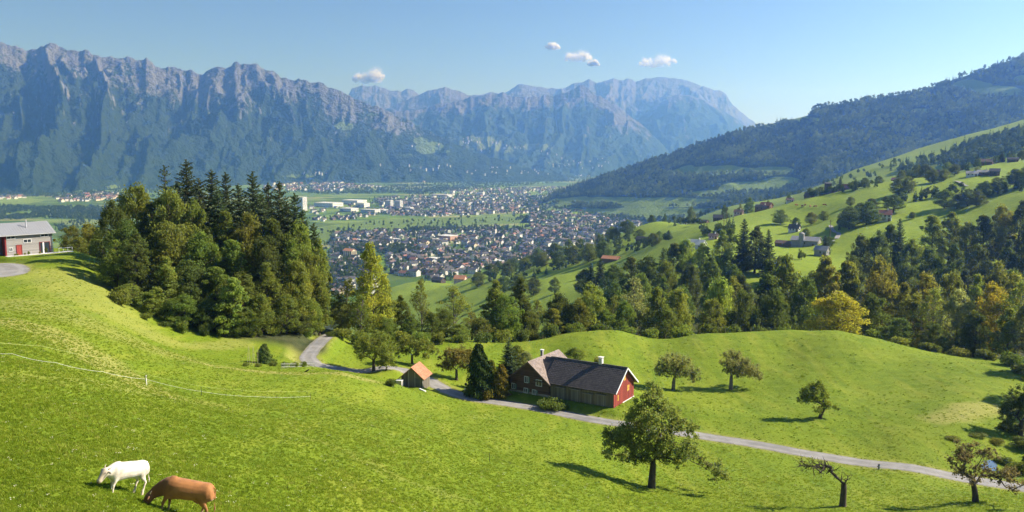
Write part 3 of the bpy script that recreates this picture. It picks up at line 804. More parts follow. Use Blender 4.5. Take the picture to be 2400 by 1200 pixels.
def make_fruit(seed, H=6.5, spread=3.6, trunk_h=1.7, limbs=6, leaf=0.22, per=26, depth=4, fork=3, leafy=1.0, twig=1.0, gravity=0.10, wood=M_BARK, start=None, limb_dirs=None, r0=None, ball=0.45):
    """old orchard tree grown by forking limbs"""
    r = np.random.default_rng(seed)
    acc = Acc(); C, N, S, CV = [], [], [], []
    r0 = r0 or H * 0.03
    top = np.array(start if start is not None else (r.normal(0, 0.12), r.normal(0, 0.12), trunk_h))
    acc.tube([(0, 0, -0.1), (0, 0, 0.15), tuple(top * 0.55 + [0.05, 0, 0]), tuple(top)], [r0 * 1.7, r0 * 1.2, r0, r0 * 0.95], 9)
    def leaves_at(p, rad, m, cv):
        if m < 1: return
        d = r.normal(size=(m, 3)); d /= np.linalg.norm(d, axis=1)[:, None]
        C.append(p + d * (rad * r.random(m) ** 0.45)[:, None]); N.append(d * 0.5 + r.normal(0, 0.6, (m, 3)) + [0, 0, 0.3])
        S.append(leaf * (0.6 + 0.8 * r.random(m))); CV.append(np.full(m, cv) * 0.7 + 0.3 * r.random(m))
    def grow(p, d, L, rad, lev):
        k = 5; P = [p]; dd = d.copy()
        for i in range(k):
            dd = dd + r.normal(0, 0.16, 3) + np.array([0, 0, (0.10 if lev < 2 else -gravity)])
            dd /= np.linalg.norm(dd); P.append(P[-1] + dd * L / k)
        P = np.array(P)
        acc.tube(P, rad * np.linspace(1, 0.55 if lev < depth else 0.15, k + 1), 6 if lev < 2 else 4)
        if lev >= 2:
            cv = r.random()
            for q in P[1:]: leaves_at(q, ball * (1.25 if lev == 2 else 0.9), int(per * leafy * (0.5 + r.random()) * (0.55 if lev == 2 else 1.0)), cv)
        if lev < depth:
            nf = fork if lev > 0 else fork + 1
            for j in range(nf):
                s = 0.45 + 0.55 * (j + r.random() * 0.6) / nf
                idx = min(k, int(s * k + 0.5))
                side = r.normal(size=3); side -= dd * (side @ dd); side /= np.linalg.norm(side)
                nd = dd * 0.62 + side * (0.75 + 0.25 * r.random()); nd /= np.linalg.norm(nd)
                grow(P[idx], nd, L * (0.56 + 0.18 * r.random()), rad * 0.52, lev + 1)
        elif twig > 0:
            for j in range(int(3 * twig)):
                e = P[-1 - (j % 3)] + (r.normal(0, 0.5, 3) + dd * 0.6) * L * 0.5
                acc.tube([P[-1 - (j % 3)], e], [rad * 0.25, rad * 0.08], 3)
    dirs = limb_dirs
    if dirs is None:
        dirs = []
        for i in range(limbs):
            a = i * 2 * np.pi / limbs + r.normal(0, 0.25); up = 0.35 + 0.7 * r.random()
            dirs.append((np.cos(a), np.sin(a), up, 1.0))
        dirs.append((0.05, 0.02, 1.0, 1.0))
    for dx, dy, dz, f in dirs:
        d = np.array([dx, dy, dz]); d /= np.linalg.norm(d)
        L = f * (spread * 0.5 * np.hypot(d[0], d[1]) + (H - trunk_h) * 0.42 * abs(d[2]))
        grow(top.copy(), d, L, r0 * 0.62, 1)
    C, N, S, CV = map(np.concatenate, (C, N, S, CV))
    ok = (C[:, 2] > 0.5)
    return dict(H=max(H, 0.1), R=spread, zmax=float(C[:, 2].max()), crown=crown_mesh('crown', C[ok], N[ok], S[ok], CV[ok], r, M_LEAF), trunk=acc.mesh('trunk', wood))

PR = {
 'round': [make_broadleaf(s, 15, 5.4, 0.10, 'round', 96, 125, 0.48) for s in (1, 2, 3)],
 'tall': [make_broadleaf(s, 20, 4.6, 0.10, 'tall', 104, 110, 0.5) for s in (11, 12, 13)],
 'airy': [make_broadleaf(s, 20, 4.8, 0.14, 'tall', 76, 64, 0.46, 1.0, M_BARK_GREY, 0.5) for s in (21, 22)],
 'wide': [make_broadleaf(s, 13, 6.2, 0.08, 'wide', 92, 120, 0.48) for s in (31, 32)],
 'spruce': [make_spruce(s, 24, 3.9, 46, 0.66, 1.0, 0.05, 32) for s in (41, 42, 43)],
 'oldspruce': [make_spruce(45, 24, 4.6, 20, 0.8, 0.8, 0.12, 22)],
 'thuja': [make_thuja(51, 6, 1.5, 3600, 0.34, 0.5), make_thuja(52, 6, 1.7, 3400, 0.34, 0.55)],
 'bush': [make_bush(61), make_bush(62, 2.0, 2.0, 20, 70)],
 'fruit': [make_fruit(71, 6.5, 4.2, 1.7), make_fruit(72, 6.5, 4.0, 1.6, 5), make_fruit(73, 6.0, 4.2, 1.6, 5, leafy=0.75)],
 'poplar': [make_broadleaf(81, 20, 2.6, 0.06, 'tall', 60, 90, 0.5, 1.0, M_BARK, 0.6)],
}
for k_ in PR['fruit']: k_['H'] = k_['zmax']
C_DARK, C_MID, C_GREEN, C_LIGHT, C_LIME = (0.115, 0.155, 0.038), (0.165, 0.215, 0.044), (0.20, 0.255, 0.052), (0.25, 0.305, 0.068), (0.34, 0.385, 0.065)
C_OLIVE, C_GOLD, C_RUST, C_GREY, C_SPRUCE = (0.205, 0.235, 0.05), (0.38, 0.35, 0.05), (0.245, 0.24, 0.05), (0.265, 0.28, 0.13), (0.090, 0.122, 0.046)
CW = {C_DARK: 'dark green', C_MID: 'green', C_GREEN: 'fresh green', C_LIGHT: 'light green', C_LIME: 'lime green', C_OLIVE: 'olive', C_GOLD: 'golden', C_RUST: 'rust tinged', C_GREY: 'grey-green', C_SPRUCE: 'dark'}
KN = {'round': 'broadleaf_tree', 'tall': 'broadleaf_tree', 'airy': 'broadleaf_tree', 'wide': 'broadleaf_tree', 'spruce': 'spruce_tree', 'oldspruce': 'spruce_tree', 'thuja': 'thuja_tree', 'bush': 'bush', 'fruit': 'fruit_tree', 'poplar': 'poplar_tree'}
KW = {'round': 'rounded tree', 'tall': 'tall tree', 'airy': 'slender airy tree', 'wide': 'spreading tree', 'spruce': 'spruce', 'oldspruce': 'sparse old spruce', 'thuja': 'thuja', 'bush': 'bush', 'fruit': 'fruit tree', 'poplar': 'narrow poplar'}
_cnt = [0]
TREE_XY = []
def put_tree(kind, loc, h, w, col, label, group=None, cat=None, var=None, rz=None, proto=None):
    P = proto or PR[kind][_cnt[0] % len(PR[kind]) if var is None else var]
    _cnt[0] += 1
    sz = h / P['H']
    root = empty(KN.get(kind, kind), loc, random.uniform(0, 6.28) if rz is None else rz, (w, w, sz))
    tr = obj('trunk', P['trunk'], root); cr = obj('crown', P['crown'], root)
    cr.color = (*col, 1)
    tag(root, label, cat or ('bush' if kind == 'bush' else 'tree'), group)
    TREE_XY.append((loc[0], loc[1]))
    return root
def tree(kind, px, py, Y, wpx=None, col=C_MID, label=None, where='', group=None, var=None, sink=0.0, minh=1.0):
    """a tree whose top is seen at (px, py) and which stands on the ground at distance Y; wpx = crown width in photo pixels"""
    top = at(px, py, Y)
    z = gz(top.x, top.y) - sink
    h = max(minh, top.z - z)
    P = PR[kind][_cnt[0] % len(PR[kind]) if var is None else var]
    s = h / P['H']
    w = s if wpx is None else (wpx * Y / FPX) / (2 * P['R'] * 1.12)
    if Y > 300 and wpx is not None and h < 0.9 * wpx * Y / FPX: h = 0.9 * wpx * Y / FPX
    if label is None: label = '%s %s %s' % (CW[col], KW[kind], where)
    return put_tree(kind, (top.x, top.y, z), h, w, col, label, group, var=PR[kind].index(P))

# --- grove beside the grey house
G = 'trees of the grove beside the grey house'
for i, (k, px, py, Y, w, c) in enumerate([
 ('oldspruce',385,388,186,120,C_SPRUCE),('spruce',436,374,190,130,C_SPRUCE),('spruce',495,397,188,125,C_SPRUCE),('spruce',528,403,196,100,C_SPRUCE),
 ('spruce',591,402,190,115,C_SPRUCE),('spruce',654,424,188,110,C_SPRUCE),('spruce',690,452,186,120,C_SPRUCE),('spruce',735,522,188,90,C_SPRUCE),('spruce',558,430,187,115,C_SPRUCE),('spruce',628,428,193,110,C_SPRUCE),('spruce',466,418,185,125,C_SPRUCE),('spruce',612,452,183,120,C_SPRUCE),('spruce',415,425,184,120,C_SPRUCE),('spruce',510,448,182,125,C_SPRUCE),('spruce',672,472,184,120,C_SPRUCE),('spruce',708,490,186,110,C_SPRUCE),('spruce',575,468,181,120,C_SPRUCE)]):
    tree(k, px, py, Y, w, c, None, 'rising above the grove by the grey house' if k == 'spruce' else 'with drooping tiers at the top of the grove', G if k == 'spruce' else None)
for i, (k, px, py, Y, w, c) in enumerate([
 ('round',318,432,178,125,C_OLIVE),('round',262,470,166,85,C_DARK),('round',392,445,174,135,C_OLIVE),('tall',350,470,176,95,C_DARK),('round',290,515,160,96,C_DARK),
 ('round',455,470,176,110,C_MID),('tall',520,492,176,100,C_MID),('round',580,500,176,110,C_OLIVE),('tall',640,505,176,100,C_DARK),('round',700,520,178,95,C_OLIVE),('tall',745,560,182,70,C_OLIVE),
 ('round',400,520,168,120,C_OLIVE),('tall',325,545,157,90,C_DARK),('round',470,545,168,110,C_MID),('tall',545,555,168,100,C_MID),('round',615,560,168,110,C_DARK),('tall',675,565,170,95,C_MID),('round',725,590,174,85,C_OLIVE),
 ('tall',380,600,157,88,C_LIGHT),('round',440,610,160,105,C_DARK),('tall',505,620,162,100,C_MID),('round',565,640,160,105,C_MID),('tall',630,615,164,95,C_GREEN),('round',690,610,168,90,C_LIGHT),('tall',745,660,174,62,C_MID),
 ('round',300,665,152,80,C_OLIVE),('round',355,680,153,85,C_GREEN),('round',430,690,154,88,C_MID),('round',490,700,156,86,C_DARK),('tall',545,645,156,80,C_LIGHT),('round',610,690,159,86,C_GREEN),('round',670,690,163,84,C_GREEN),('round',725,700,169,74,C_GREEN),
 ('tall',268,560,156,70,C_OLIVE),('round',575,720,156.5,70,C_MID),('round',700,735,165,60,C_DARK)]):
    tree(k, px, py, Y, w, c, None, 'in the dense grove by the grey house', G)
for i, (px, py, Y, w, c) in enumerate([(282,672,148,62,C_OLIVE),(340,742,149,50,C_MID),(385,752,150,48,C_DARK),(430,748,151,46,C_MID),(480,752,153,40,C_DARK),(525,757,154,44,C_MID),(560,765,155.5,40,C_DARK),(600,766,157,40,C_MID),(640,758,160,40,C_GREEN),(690,765,164,36,C_DARK),(720,760,167,30,C_DARK)]):
    tree('bush', px, py, Y, w, c, None, 'at the foot of the grove', 'bushes edging the grove')
# beyond the house
HB = 'trees behind the grey house'
for px, py, Y, w, c in [(165,530,196,62,C_OLIVE),(205,523,200,60,C_RUST),(185,555,192,50,C_OLIVE),(232,535,198,46,C_OLIVE),(222,560,188,40,C_GREEN)]:
    tree('round', px, py, Y, w, c, None, 'between the grey house and the grove', HB)
# --- trees along the lane and stream in the middle
MG = 'trees along the stream in the middle'
tree('tall', 872, 568, 186, 96, C_LIME, 'tallest lime green tree rising in front of the town', var=0)
for k, px, py, Y, w, c in [
 ('airy',815,650,188,80,C_GREEN),('tall',905,640,192,66,C_LIGHT),('round',800,700,182,64,C_OLIVE),('airy',845,690,180,70,C_GREEN),('tall',940,690,194,50,C_MID),('airy',985,652,190,60,C_OLIVE),('tall',1012,730,186,54,C_MID),
 ('airy',1065,668,194,96,C_LIGHT),('round',1040,725,190,64,C_MID),('airy',1105,730,198,56,C_RUST),('tall',1155,655,204,84,C_OLIVE),('tall',1215,652,206,80,C_DARK),('round',1185,690,200,80,C_MID),('airy',1260,700,208,60,C_OLIVE),
 ('round',1310,688,212,84,C_DARK),('tall',1300,720,208,60,C_RUST),('round',1385,664,214,88,C_LIGHT),('round',1355,700,210,70,C_OLIVE),('airy',1440,690,216,60,C_OLIVE),('airy',1490,648,220,84,C_GREY),('round',1465,705,214,60,C_MID),
 ('tall',1540,668,222,70,C_GREEN),('round',1590,676,216,84,C_LIGHT),('round',1560,715,212,66,C_GREEN),('airy',1520,720,214,56,C_OLIVE),('round',1240,730,204,60,C_MID),('round',1420,725,212,60,C_MID),('round',1130,745,196,60,C_OLIVE),('tall',960,740,184,50,C_MID),('round',1075,760,188,60,C_GREEN),('round',905,745,180,60,C_MID)]:
    tree(k, px, py, Y, w, c, None, 'along the stream behind the barn', MG)
for px, py, Y, w, c in [(800,765,173,60,C_OLIVE),(845,770,174,50,C_GREEN),(890,772,175,56,C_MID),(940,770,177,56,C_OLIVE),(985,772,178,60,C_GREEN),(1030,775,180,56,C_MID),(1080,780,184,54,C_MID),(1130,775,188,60,C_DARK),(1180,768,192,60,C_OLIVE),(1230,765,196,56,C_DARK),(775,775,172,30,C_DARK),(1290,750,202,60,C_DARK),(1350,752,204,60,C_MID),(1410,755,205,60,C_DARK),(1470,760,206,56,C_MID),(1530,762,206,60,C_MID),(1600,756,206,64,C_GREEN)]:
    tree('bush', px, py, Y, w, c, None, 'in the undergrowth along the stream', 'undergrowth bushes along the stream')
# --- big wood behind the knoll
RG = 'autumn tinged trees behind the knoll'
tree('round', 1965, 684, 209, 132, C_GOLD, 'round golden yellow tree standing on the edge of the knoll', var=0)
for k, px, py, Y, w, c in [
 ('round',1690,652,232,100,C_LIGHT),('airy',1725,645,238,90,C_OLIVE),('round',1668,700,222,76,C_OLIVE),('tall',1795,604,250,110,C_DARK),('tall',1850,598,252,110,C_OLIVE),('round',1745,680,226,84,C_DARK),('round',1820,680,228,90,C_DARK),('tall',1935,602,250,116,C_RUST),('tall',1995,603,254,100,C_OLIVE),('round',2065,606,250,110,C_RUST),('round',1890,650,236,90,C_DARK),
 ('round',2050,690,226,90,C_DARK),('tall',2115,660,236,84,C_OLIVE),('round',2170,640,248,100,C_RUST),('round',2230,636,252,90,C_OLIVE),('spruce',2235,612,262,60,C_DARK),('round',2340,615,268,80,C_OLIVE),('round',2145,690,216,100,C_OLIVE),('airy',2190,672,212,110,C_LIGHT),('round',2250,680,206,90,C_GREY),('round',2110,745,204,70,C_DARK),
 ('round',2330,665,204,100,C_GOLD),('airy',2395,655,198,110,C_OLIVE),('round',2290,730,196,80,C_DARK),('tall',2360,720,190,84,C_OLIVE),('round',2420,700,186,90,C_GREY),('round',2190,760,198,66,C_DARK),('tall',2285,640,246,80,C_OLIVE),('round',2380,640,240,90,C_RUST),('tall',2460,620,230,100,C_OLIVE)]:
    tree(k, px, py, Y, w, c, None, 'in the wood behind the knoll', RG)
for px, py, Y, w, c in [(1660,750,214,60,C_DARK),(1720,752,216,66,C_DARK),(1780,755,218,66,C_DARK),(1840,752,219,66,C_DARK),(1900,748,218,60,C_DARK),(2050,765,204,60,C_DARK),(2110,785,198,60,C_OLIVE),(2180,800,190,60,C_DARK),(2250,812,184,60,C_OLIVE),(2310,815,178,60,C_DARK),(2370,820,170,66,C_DARK),(2395,850,162,60,C_OLIVE),(2420,880,156,60,C_DARK)]:
    tree('bush', px, py, Y, w, c, None, 'at the edge of the wood behind the knoll', 'bushes edging the wood behind the knoll')
# --- dark wood across the ravine
DG = 'dark trees on the far bank of the ravine'
for k, px, py, Y, w, c in [
 ('round',1440,620,420,70,C_DARK),('tall',1480,598,430,60,C_MID),('round',1520,600,420,70,C_DARK),('spruce',1555,580,420,44,C_DARK),('tall',1580,566,430,60,C_MID),('round',1610,560,430,60,C_LIGHT),('tall',1650,570,420,56,C_LIGHT),('round',1560,610,380,70,C_MID),('round',1620,620,370,70,C_DARK),('tall',1690,540,420,60,C_GREEN),('tall',1712,532,430,56,C_DARK),('spruce',1745,512,425,52,C_SPRUCE),('tall',1772,530,420,60,C_DARK),('spruce',1802,538,415,46,C_SPRUCE),('tall',1665,600,380,60,C_MID),
 ('round',1720,620,360,66,C_DARK),('round',1500,640,360,74,C_MID),('round',1440,660,330,74,C_DARK),('tall',1550,650,340,66,C_DARK),('round',1600,670,320,70,C_DARK),('round',1830,600,400,56,C_MID),('round',1670,650,330,70,C_DARK),('tall',1740,640,340,64,C_SPRUCE),
 ('round',2020,550,400,60,C_DARK),('round',2060,540,400,60,C_DARK),('tall',2090,522,410,56,C_DARK),('spruce',2110,512,404,50,C_SPRUCE),('round',2140,560,380,66,C_MID),('tall',2190,500,410,70,C_OLIVE),('tall',2230,495,412,66,C_GREEN),('round',2270,520,400,66,C_OLIVE),('tall',2310,500,400,66,C_DARK),('round',2350,480,400,66,C_RUST),('tall',2390,470,396,70,C_DARK),('round',2440,470,390,80,C_OLIVE),
 ('round',2180,580,360,70,C_DARK),('tall',2240,570,356,66,C_DARK),('round',2300,575,350,70,C_DARK),('tall',2360,560,346,70,C_SPRUCE),('round',2420,560,340,80,C_DARK),('round',2130,620,340,70,C_DARK),('spruce',2050,600,350,54,C_SPRUCE),('round',2000,600,370,60,C_DARK),('spruce',2190,640,310,56,C_SPRUCE),('spruce',2310,600,330,60,C_SPRUCE),('tall',2260,630,320,66,C_SPRUCE),('round',2370,630,310,74,C_DARK),('round',2430,620,300,84,C_DARK),('round',1900,640,330,60,C_DARK),('round',1960,650,325,60,C_DARK)]:
    tree(k, px, py, Y, w, c, None, 'on the far bank of the ravine', DG)
# --- hedges and trees down the lower right slope
LG = 'trees and hedgerows on the sunny slope'
LOW = [('round',1120,660,900,40,C_MID),('round',1150,640,960,36,C_DARK),('round',1190,632,920,40,C_DARK),('tall',1165,615,1050,30,C_DARK),('round',1230,640,900,36,C_MID),('round',1270,645,860,40,C_MID),('round',1310,622,820,44,C_DARK),('round',1345,618,800,50,C_MID),('round',1380,600,780,50,C_MID),('round',1415,590,760,50,C_DARK),
 ('round',1180,680,760,44,C_DARK),('round',1215,682,720,50,C_MID),('round',1250,690,680,46,C_DARK),('spruce',1385,615,520,40,C_SPRUCE),('spruce',1408,605,520,44,C_SPRUCE),('round',1370,630,520,46,C_DARK),('round',1300,650,640,30,C_MID),('round',1260,580,1000,36,C_DARK),('round',1300,570,980,50,C_DARK),('tall',1330,560,960,36,C_MID),('round',1360,580,950,36,C_DARK),('round',1440,580,860,36,C_MID),('round',1470,570,860,40,C_DARK),('round',1405,548,980,34,C_DARK),('tall',1432,530,960,30,C_OLIVE),('round',1500,565,800,32,C_MID),('spruce',1567,543,700,26,C_SPRUCE),('round',1530,560,720,34,C_MID),('tall',1545,545,740,26,C_MID),
 ('round',1240,600,1020,40,C_DARK),('round',1205,605,1040,36,C_DARK),('round',1480,520,1000,30,C_DARK),('tall',1528,502,980,30,C_DARK),('tall',1560,500,960,16,C_DARK),('round',1620,485,1000,30,C_MID),('round',1700,482,860,26,C_DARK),('tall',1760,462,840,34,C_MID),('round',1735,478,860,22,C_OLIVE),
 ('round',1829,513,640,38,C_MID),('round',1865,520,630,22,C_DARK),('round',1902,513,620,32,C_OLIVE),('round',1930,520,610,26,C_MID),('round',1985,520,560,40,C_MID),('round',2015,510,560,44,C_DARK),('tall',2045,466,560,50,C_SPRUCE),('tall',2095,470,560,46,C_DARK),('round',1990,540,540,60,C_DARK),('round',2030,530,540,60,C_DARK),('round',2138,508,530,18,C_DARK),('round',1994,470,630,24,C_MID),
 ('round',2026,440,690,26,C_DARK),('round',2075,470,600,16,C_DARK),('round',2105,455,620,44,C_DARK),('round',2130,450,620,40,C_MID),('round',2185,440,640,36,C_DARK),('round',2210,445,640,30,C_MID),('fruit',2172,470,600,24,C_MID),('round',2235,440,650,30,C_DARK),('round',2215,455,540,50,C_DARK),('tall',2245,455,530,40,C_MID),('tall',2270,450,530,44,C_DARK),('round',2310,435,540,44,C_DARK),('round',2340,430,540,44,C_MID),('round',2380,420,540,50,C_DARK),('round',2420,410,540,56,C_DARK),('round',2290,460,520,40,C_DARK),
 ('round',2170,390,720,40,C_DARK),('round',2222,380,720,30,C_MID),('fruit',2190,405,690,16,C_OLIVE),('fruit',2209,412,680,14,C_MID),('tall',2228,402,690,16,C_OLIVE),('round',2120,400,740,36,C_DARK),('round',2150,385,760,40,C_DARK),('tall',2110,415,700,24,C_MID),('round',2135,410,720,30,C_DARK),('spruce',1970,415,720,18,C_SPRUCE),('round',1900,440,740,30,C_DARK),('round',1925,445,730,26,C_DARK),('spruce',2290,368,700,14,C_SPRUCE),('spruce',2350,355,700,14,C_SPRUCE),('spruce',2371,352,700,14,C_SPRUCE),('round',2395,370,680,26,C_DARK),('round',2290,408,640,18,C_OLIVE),('round',1800,470,800,20,C_DARK),('round',1850,455,780,16,C_DARK),('round',2060,425,720,26,C_DARK),('round',2000,450,700,20,C_MID),
 ('round',1680,505,800,20,C_DARK),('round',1640,515,820,18,C_MID),('round',1890,545,560,26,C_MID),('round',1945,560,500,26,C_DARK),('spruce',1935,552,480,30,C_SPRUCE),('fruit',1880,582,460,24,C_MID)]
NEAR_SLOPE = [(1796,490,'near the red-roofed barn on the crest'),(1600,508,'near the white house on the low crest'),(1900,462,'near the dark hay barn on the crest'),(1985,445,'near the big red-roofed farmhouse'),(2134,435,'near the white farmhouse on the meadow'),(2240,395,'below the high dark barn'),(2320,385,'around the upper hamlet'),(2290,430,'on the pasture below the grey-roofed farm'),(2074,510,'around the tall white house'),(1885,565,'around the big grey barn'),(1860,525,'above the big grey barn'),(1640,565,'near the pale-roofed house'),(1506,560,'near the dark low farm building'),(1432,605,'near the long orange-roofed barn'),(1290,600,'near the cream gabled farmhouse'),(1380,575,'near the grey hay barn'),(1079,660,'near the orange-roofed farmhouse below'),(1200,650,'on the lowest meadow above the town')]
for k, px, py, Y, w, c in LOW:
    near = min(NEAR_SLOPE, key=lambda q: abs(q[0] - px) + 1.5 * abs(q[1] - py))[2]
    tree(k, px, py, Y, w, c, None, near, LG, minh=4)
# ------------------------------------------------------------------ trees drawn from their limbs
def make_clumped(seed, mpp, fork, clumps, leaf=0.22, per=1.0, r0=0.3, wood=M_BARK, bare=(), depth=0.75, twigs=2, trunk=None, name='crown'):
    """fork: (dx, up) in photo pixels where the trunk divides; clumps: (dx, up, radius) of each mass of leaves; bare: limbs without leaves"""
    r = np.random.default_rng(seed)
    acc = Acc()
    F = np.array([fork[0] * mpp, 0.0, fork[1] * mpp])
    tp = trunk or [(0, 0), (fork[0] * 0.15, fork[1] * 0.35), (fork[0] * 0.6, fork[1] * 0.75), fork]
    tp = np.array([(a * mpp, r.normal(0, 0.03), b * mpp) for a, b in tp]); tp[0, 2] -= 0.25
    tp[-1] = F
    acc.tube(np.vstack([tp[0], tp[0] + [0, 0, 0.35], tp[1:]]), r0 * np.array([1.55, 1.15] + list(np.linspace(1.0, 0.8, len(tp) - 1))), 10)
    P, Rr, lf = [], [], []
    for (dx, up, rad) in clumps:
        w = max(4, rad)
        P.append(np.array([dx * mpp, r.normal(0, 0.55) * depth * (abs(dx) * 0.55 + 1.3 * w) * mpp, up * mpp])); Rr.append(rad * mpp * 1.22); lf.append(True)
    for (dx, up) in bare:
        P.append(np.array([dx * mpp, r.normal(0, 0.25) * abs(dx) * mpp, up * mpp])); Rr.append(0.25); lf.append(False)
    P = np.array(P); order = np.argsort(np.linalg.norm(P - F, axis=1))
    par = {}; done = []
    for i in order:
        d0 = np.linalg.norm(P[i] - F); best, bd = -1, d0 * 0.95
        for j in done:
            if np.linalg.norm(P[j] - F) < d0 * 0.85:
                d = np.linalg.norm(P[i] - P[j]) + 0.25 * np.linalg.norm(P[j] - F) * 0.3
                if d < bd: best, bd = j, d
        par[i] = best; done.append(i)
    kids = {i: 1 for i in par}
    for i in reversed(done):
        if par[i] >= 0: kids[par[i]] += kids[i]
    for i in done:
        a = F if par[i] < 0 else P[par[i]]; b = P[i]
        L = np.linalg.norm(b - a)
        m1 = a + (b - a) * 0.35 + r.normal(0, 0.07, 3) * L; m2 = a + (b - a) * 0.7 + r.normal(0, 0.07, 3) * L
        ra = r0 * 0.46 * min(1.0, (kids[i] / max(6, len(P) * 0.45)) ** 0.45); rb = ra * 0.62
        acc.tube([a, m1, m2, b], np.linspace(ra, rb, 4), 6)
        for _ in range(twigs if lf[i] else twigs * 2):
            s0 = a + (b - a) * r.uniform(0.45, 1.0); e = b + r.normal(0, 0.62, 3) * (Rr[i] if lf[i] else 0.9)
            mm = (s0 + e) / 2 + r.normal(0, 0.12, 3)
            acc.tube([s0, mm, e], [rb * 0.5 + 0.006, rb * 0.3 + 0.005, 0.006], 4)
            for _k in range(2):
                acc.tube([mm, mm + r.normal(0, 0.5, 3) * max(0.5, Rr[i])], [rb * 0.2 + 0.006, 0.004], 3)
    C, N, S, CV = [], [], [], []
    for i in range(len(P)):
        if not lf[i]: continue
        m = int(per * 26 * (Rr[i] / leaf) ** 2 * 2.1) + 10
        d = r.normal(size=(m, 3)); d /= np.linalg.norm(d, axis=1)[:, None]
        # leaves sit on a few sub-sprays inside each mass
        ns = 11; sc = r.normal(size=(ns, 3)); sc = sc / np.linalg.norm(sc, axis=1)[:, None] * Rr[i] * (0.35 + 0.85 * r.random(ns))[:, None]
        k = r.integers(0, ns, m)
        p = P[i] + sc[k] * np.array([1, 1, 0.8]) + d * (Rr[i] * 0.46 * np.abs(r.normal(0, 0.75, m)))[:, None]
        C.append(p); N.append(d * 0.6 + r.normal(0, 0.6, (m, 3)) + [0, 0, 0.35]); S.append(leaf * (0.6 + 0.8 * r.random(m))); CV.append(r.random(ns)[k] * 0.7 + 0.3 * r.random(m))
    C, N, S, CV = map(np.concatenate, (C, N, S, CV))
    return dict(H=1.0, R=1.0, crown=crown_mesh('crown', C, N, S, CV, r, M_LEAF), trunk=acc.mesh('trunk', wood))
def hero_tree(seed, px, py, Yg, fork, clumps, label, col, leaf=0.2, per=1.0, r0=0.28, wood=M_BARK, bare=(), depth=0.75, twigs=2, kind='fruit_tree', trunk=None):
    p = ground_hit(px, py, Yg)
    P = make_clumped(seed, p.y / FPX, fork, clumps, leaf, per, r0, wood, bare, depth, twigs, trunk)
    return put_tree(kind, p, 1.0, 1.0, col, label, None, 'tree', rz=0.0, proto=P)
# the large tree beside the lane
hero_tree(301, 1527, 1143, 95, (3, 62), [(0,255,13),(-14,240,15),(10,236,14),(-22,218,18),(14,212,18),(-4,222,16),(-36,196,20),(26,196,20),(-8,190,22),(42,178,20),(-50,178,18),(8,170,22),(-28,164,22),(58,160,20),(74,152,16),(88,160,14),(96,146,13),
  (-62,150,20),(-80,140,18),(-96,134,15),(-110,124,14),(-118,112,11),(-88,116,18),(-66,118,20),(-40,132,22),(-14,140,24),(14,138,24),(42,134,22),(66,126,20),(86,116,18),(104,106,15),(-104,100,12),(-80,98,14),(-54,98,17),(-28,104,20),(0,108,20),(26,104,20),(52,98,18),(76,90,16),(100,84,14),(-60,80,12),(-38,78,14),(-16,82,16),(10,80,16),(36,76,15),(60,72,13),(84,68,11),
  (126,64,12),(140,56,14),(156,50,15),(170,44,13),(178,36,10),(150,36,9),(112,60,8),(-112,140,10),(6,100,16)],
  'largest fruit tree with low drooping branch standing below the lane', (0.23, 0.265, 0.085), 0.24, 0.62, 0.40, depth=0.85)
# the half-dead tree with one long limb
hero_tree(302, 1975, 1187, 86, (0, 58), [(-84,106,8),(-92,98,7),(-74,112,6)], 'half-dead fruit tree with a single crooked bare limb', C_OLIVE, 0.16, 0.16, 0.33, twigs=3,
  bare=[(-14,70),(-30,84),(-44,94),(-58,96),(-70,100),(-84,104),(-96,96),(-90,116),(-100,106),(-64,110),(-50,104),(-34,102),(12,76),(8,70),(-106,100),(-80,92)], depth=0.5)
# tree leaning over the lane, lower right
hero_tree(303, 2286, 1177, 88, (-8, 46), [(-40,130,16),(-20,138,16),(4,136,15),(22,126,13),(-54,118,14),(-58,100,12),(-46,84,13),(-30,70,14),(-14,62,12),(-4,84,9),(40,78,14),(58,84,15),(74,82,15),(88,76,13),(98,66,11),(64,64,14),(84,56,12),(46,60,12),(70,46,9),(-36,108,12),(20,64,8),(-52,140,9)],
  'twisted fruit tree with sparse brownish leaves overhanging the lane', (0.21, 0.195, 0.11), 0.2, 0.42, 0.32, twigs=4)
# small leaning tree on the meadow
hero_tree(304, 1922, 980, 136, (8, 22), [(-6,86,12),(-20,82,10),(-30,70,11),(-40,56,12),(-44,44,9),(-28,50,12),(-16,64,13),(0,68,12),(8,54,10),(-14,44,8),(4,38,9),(16,34,10),(28,30,9),(40,28,7),(-12,30,8),(6,24,6)], 'small wind-bent fruit tree leaning on the open meadow', C_OLIVE, 0.22, 0.7, 0.30, depth=0.6)
# two grey fruit trees behind the barn
hero_tree(305, 1578, 912, 160, (2, 30), [(0,80,15),(-18,72,14),(18,72,15),(-30,58,13),(32,60,14),(-6,62,16),(12,56,15),(-20,46,12),(44,46,13),(54,34,10),(28,42,13),(-34,42,9),(4,44,13),(46,28,8)], 'greyish fruit tree on the meadow nearest the red gable', C_GREY, 0.26, 0.55, 0.33, M_BARK_GREY, twigs=4)
hero_tree(306, 1713, 912, 161, (0, 32), [(0,80,14),(-12,70,12),(16,74,15),(30,66,15),(44,56,14),(56,44,12),(20,56,16),(4,58,14),(-14,54,9),(36,42,13),(64,32,9),(18,40,12),(50,32,10),(70,40,8),(-4,44,8)], 'greyish fruit tree out on the meadow, second from the barn', C_GREY, 0.26, 0.6, 0.36, M_BARK_GREY, twigs=4)
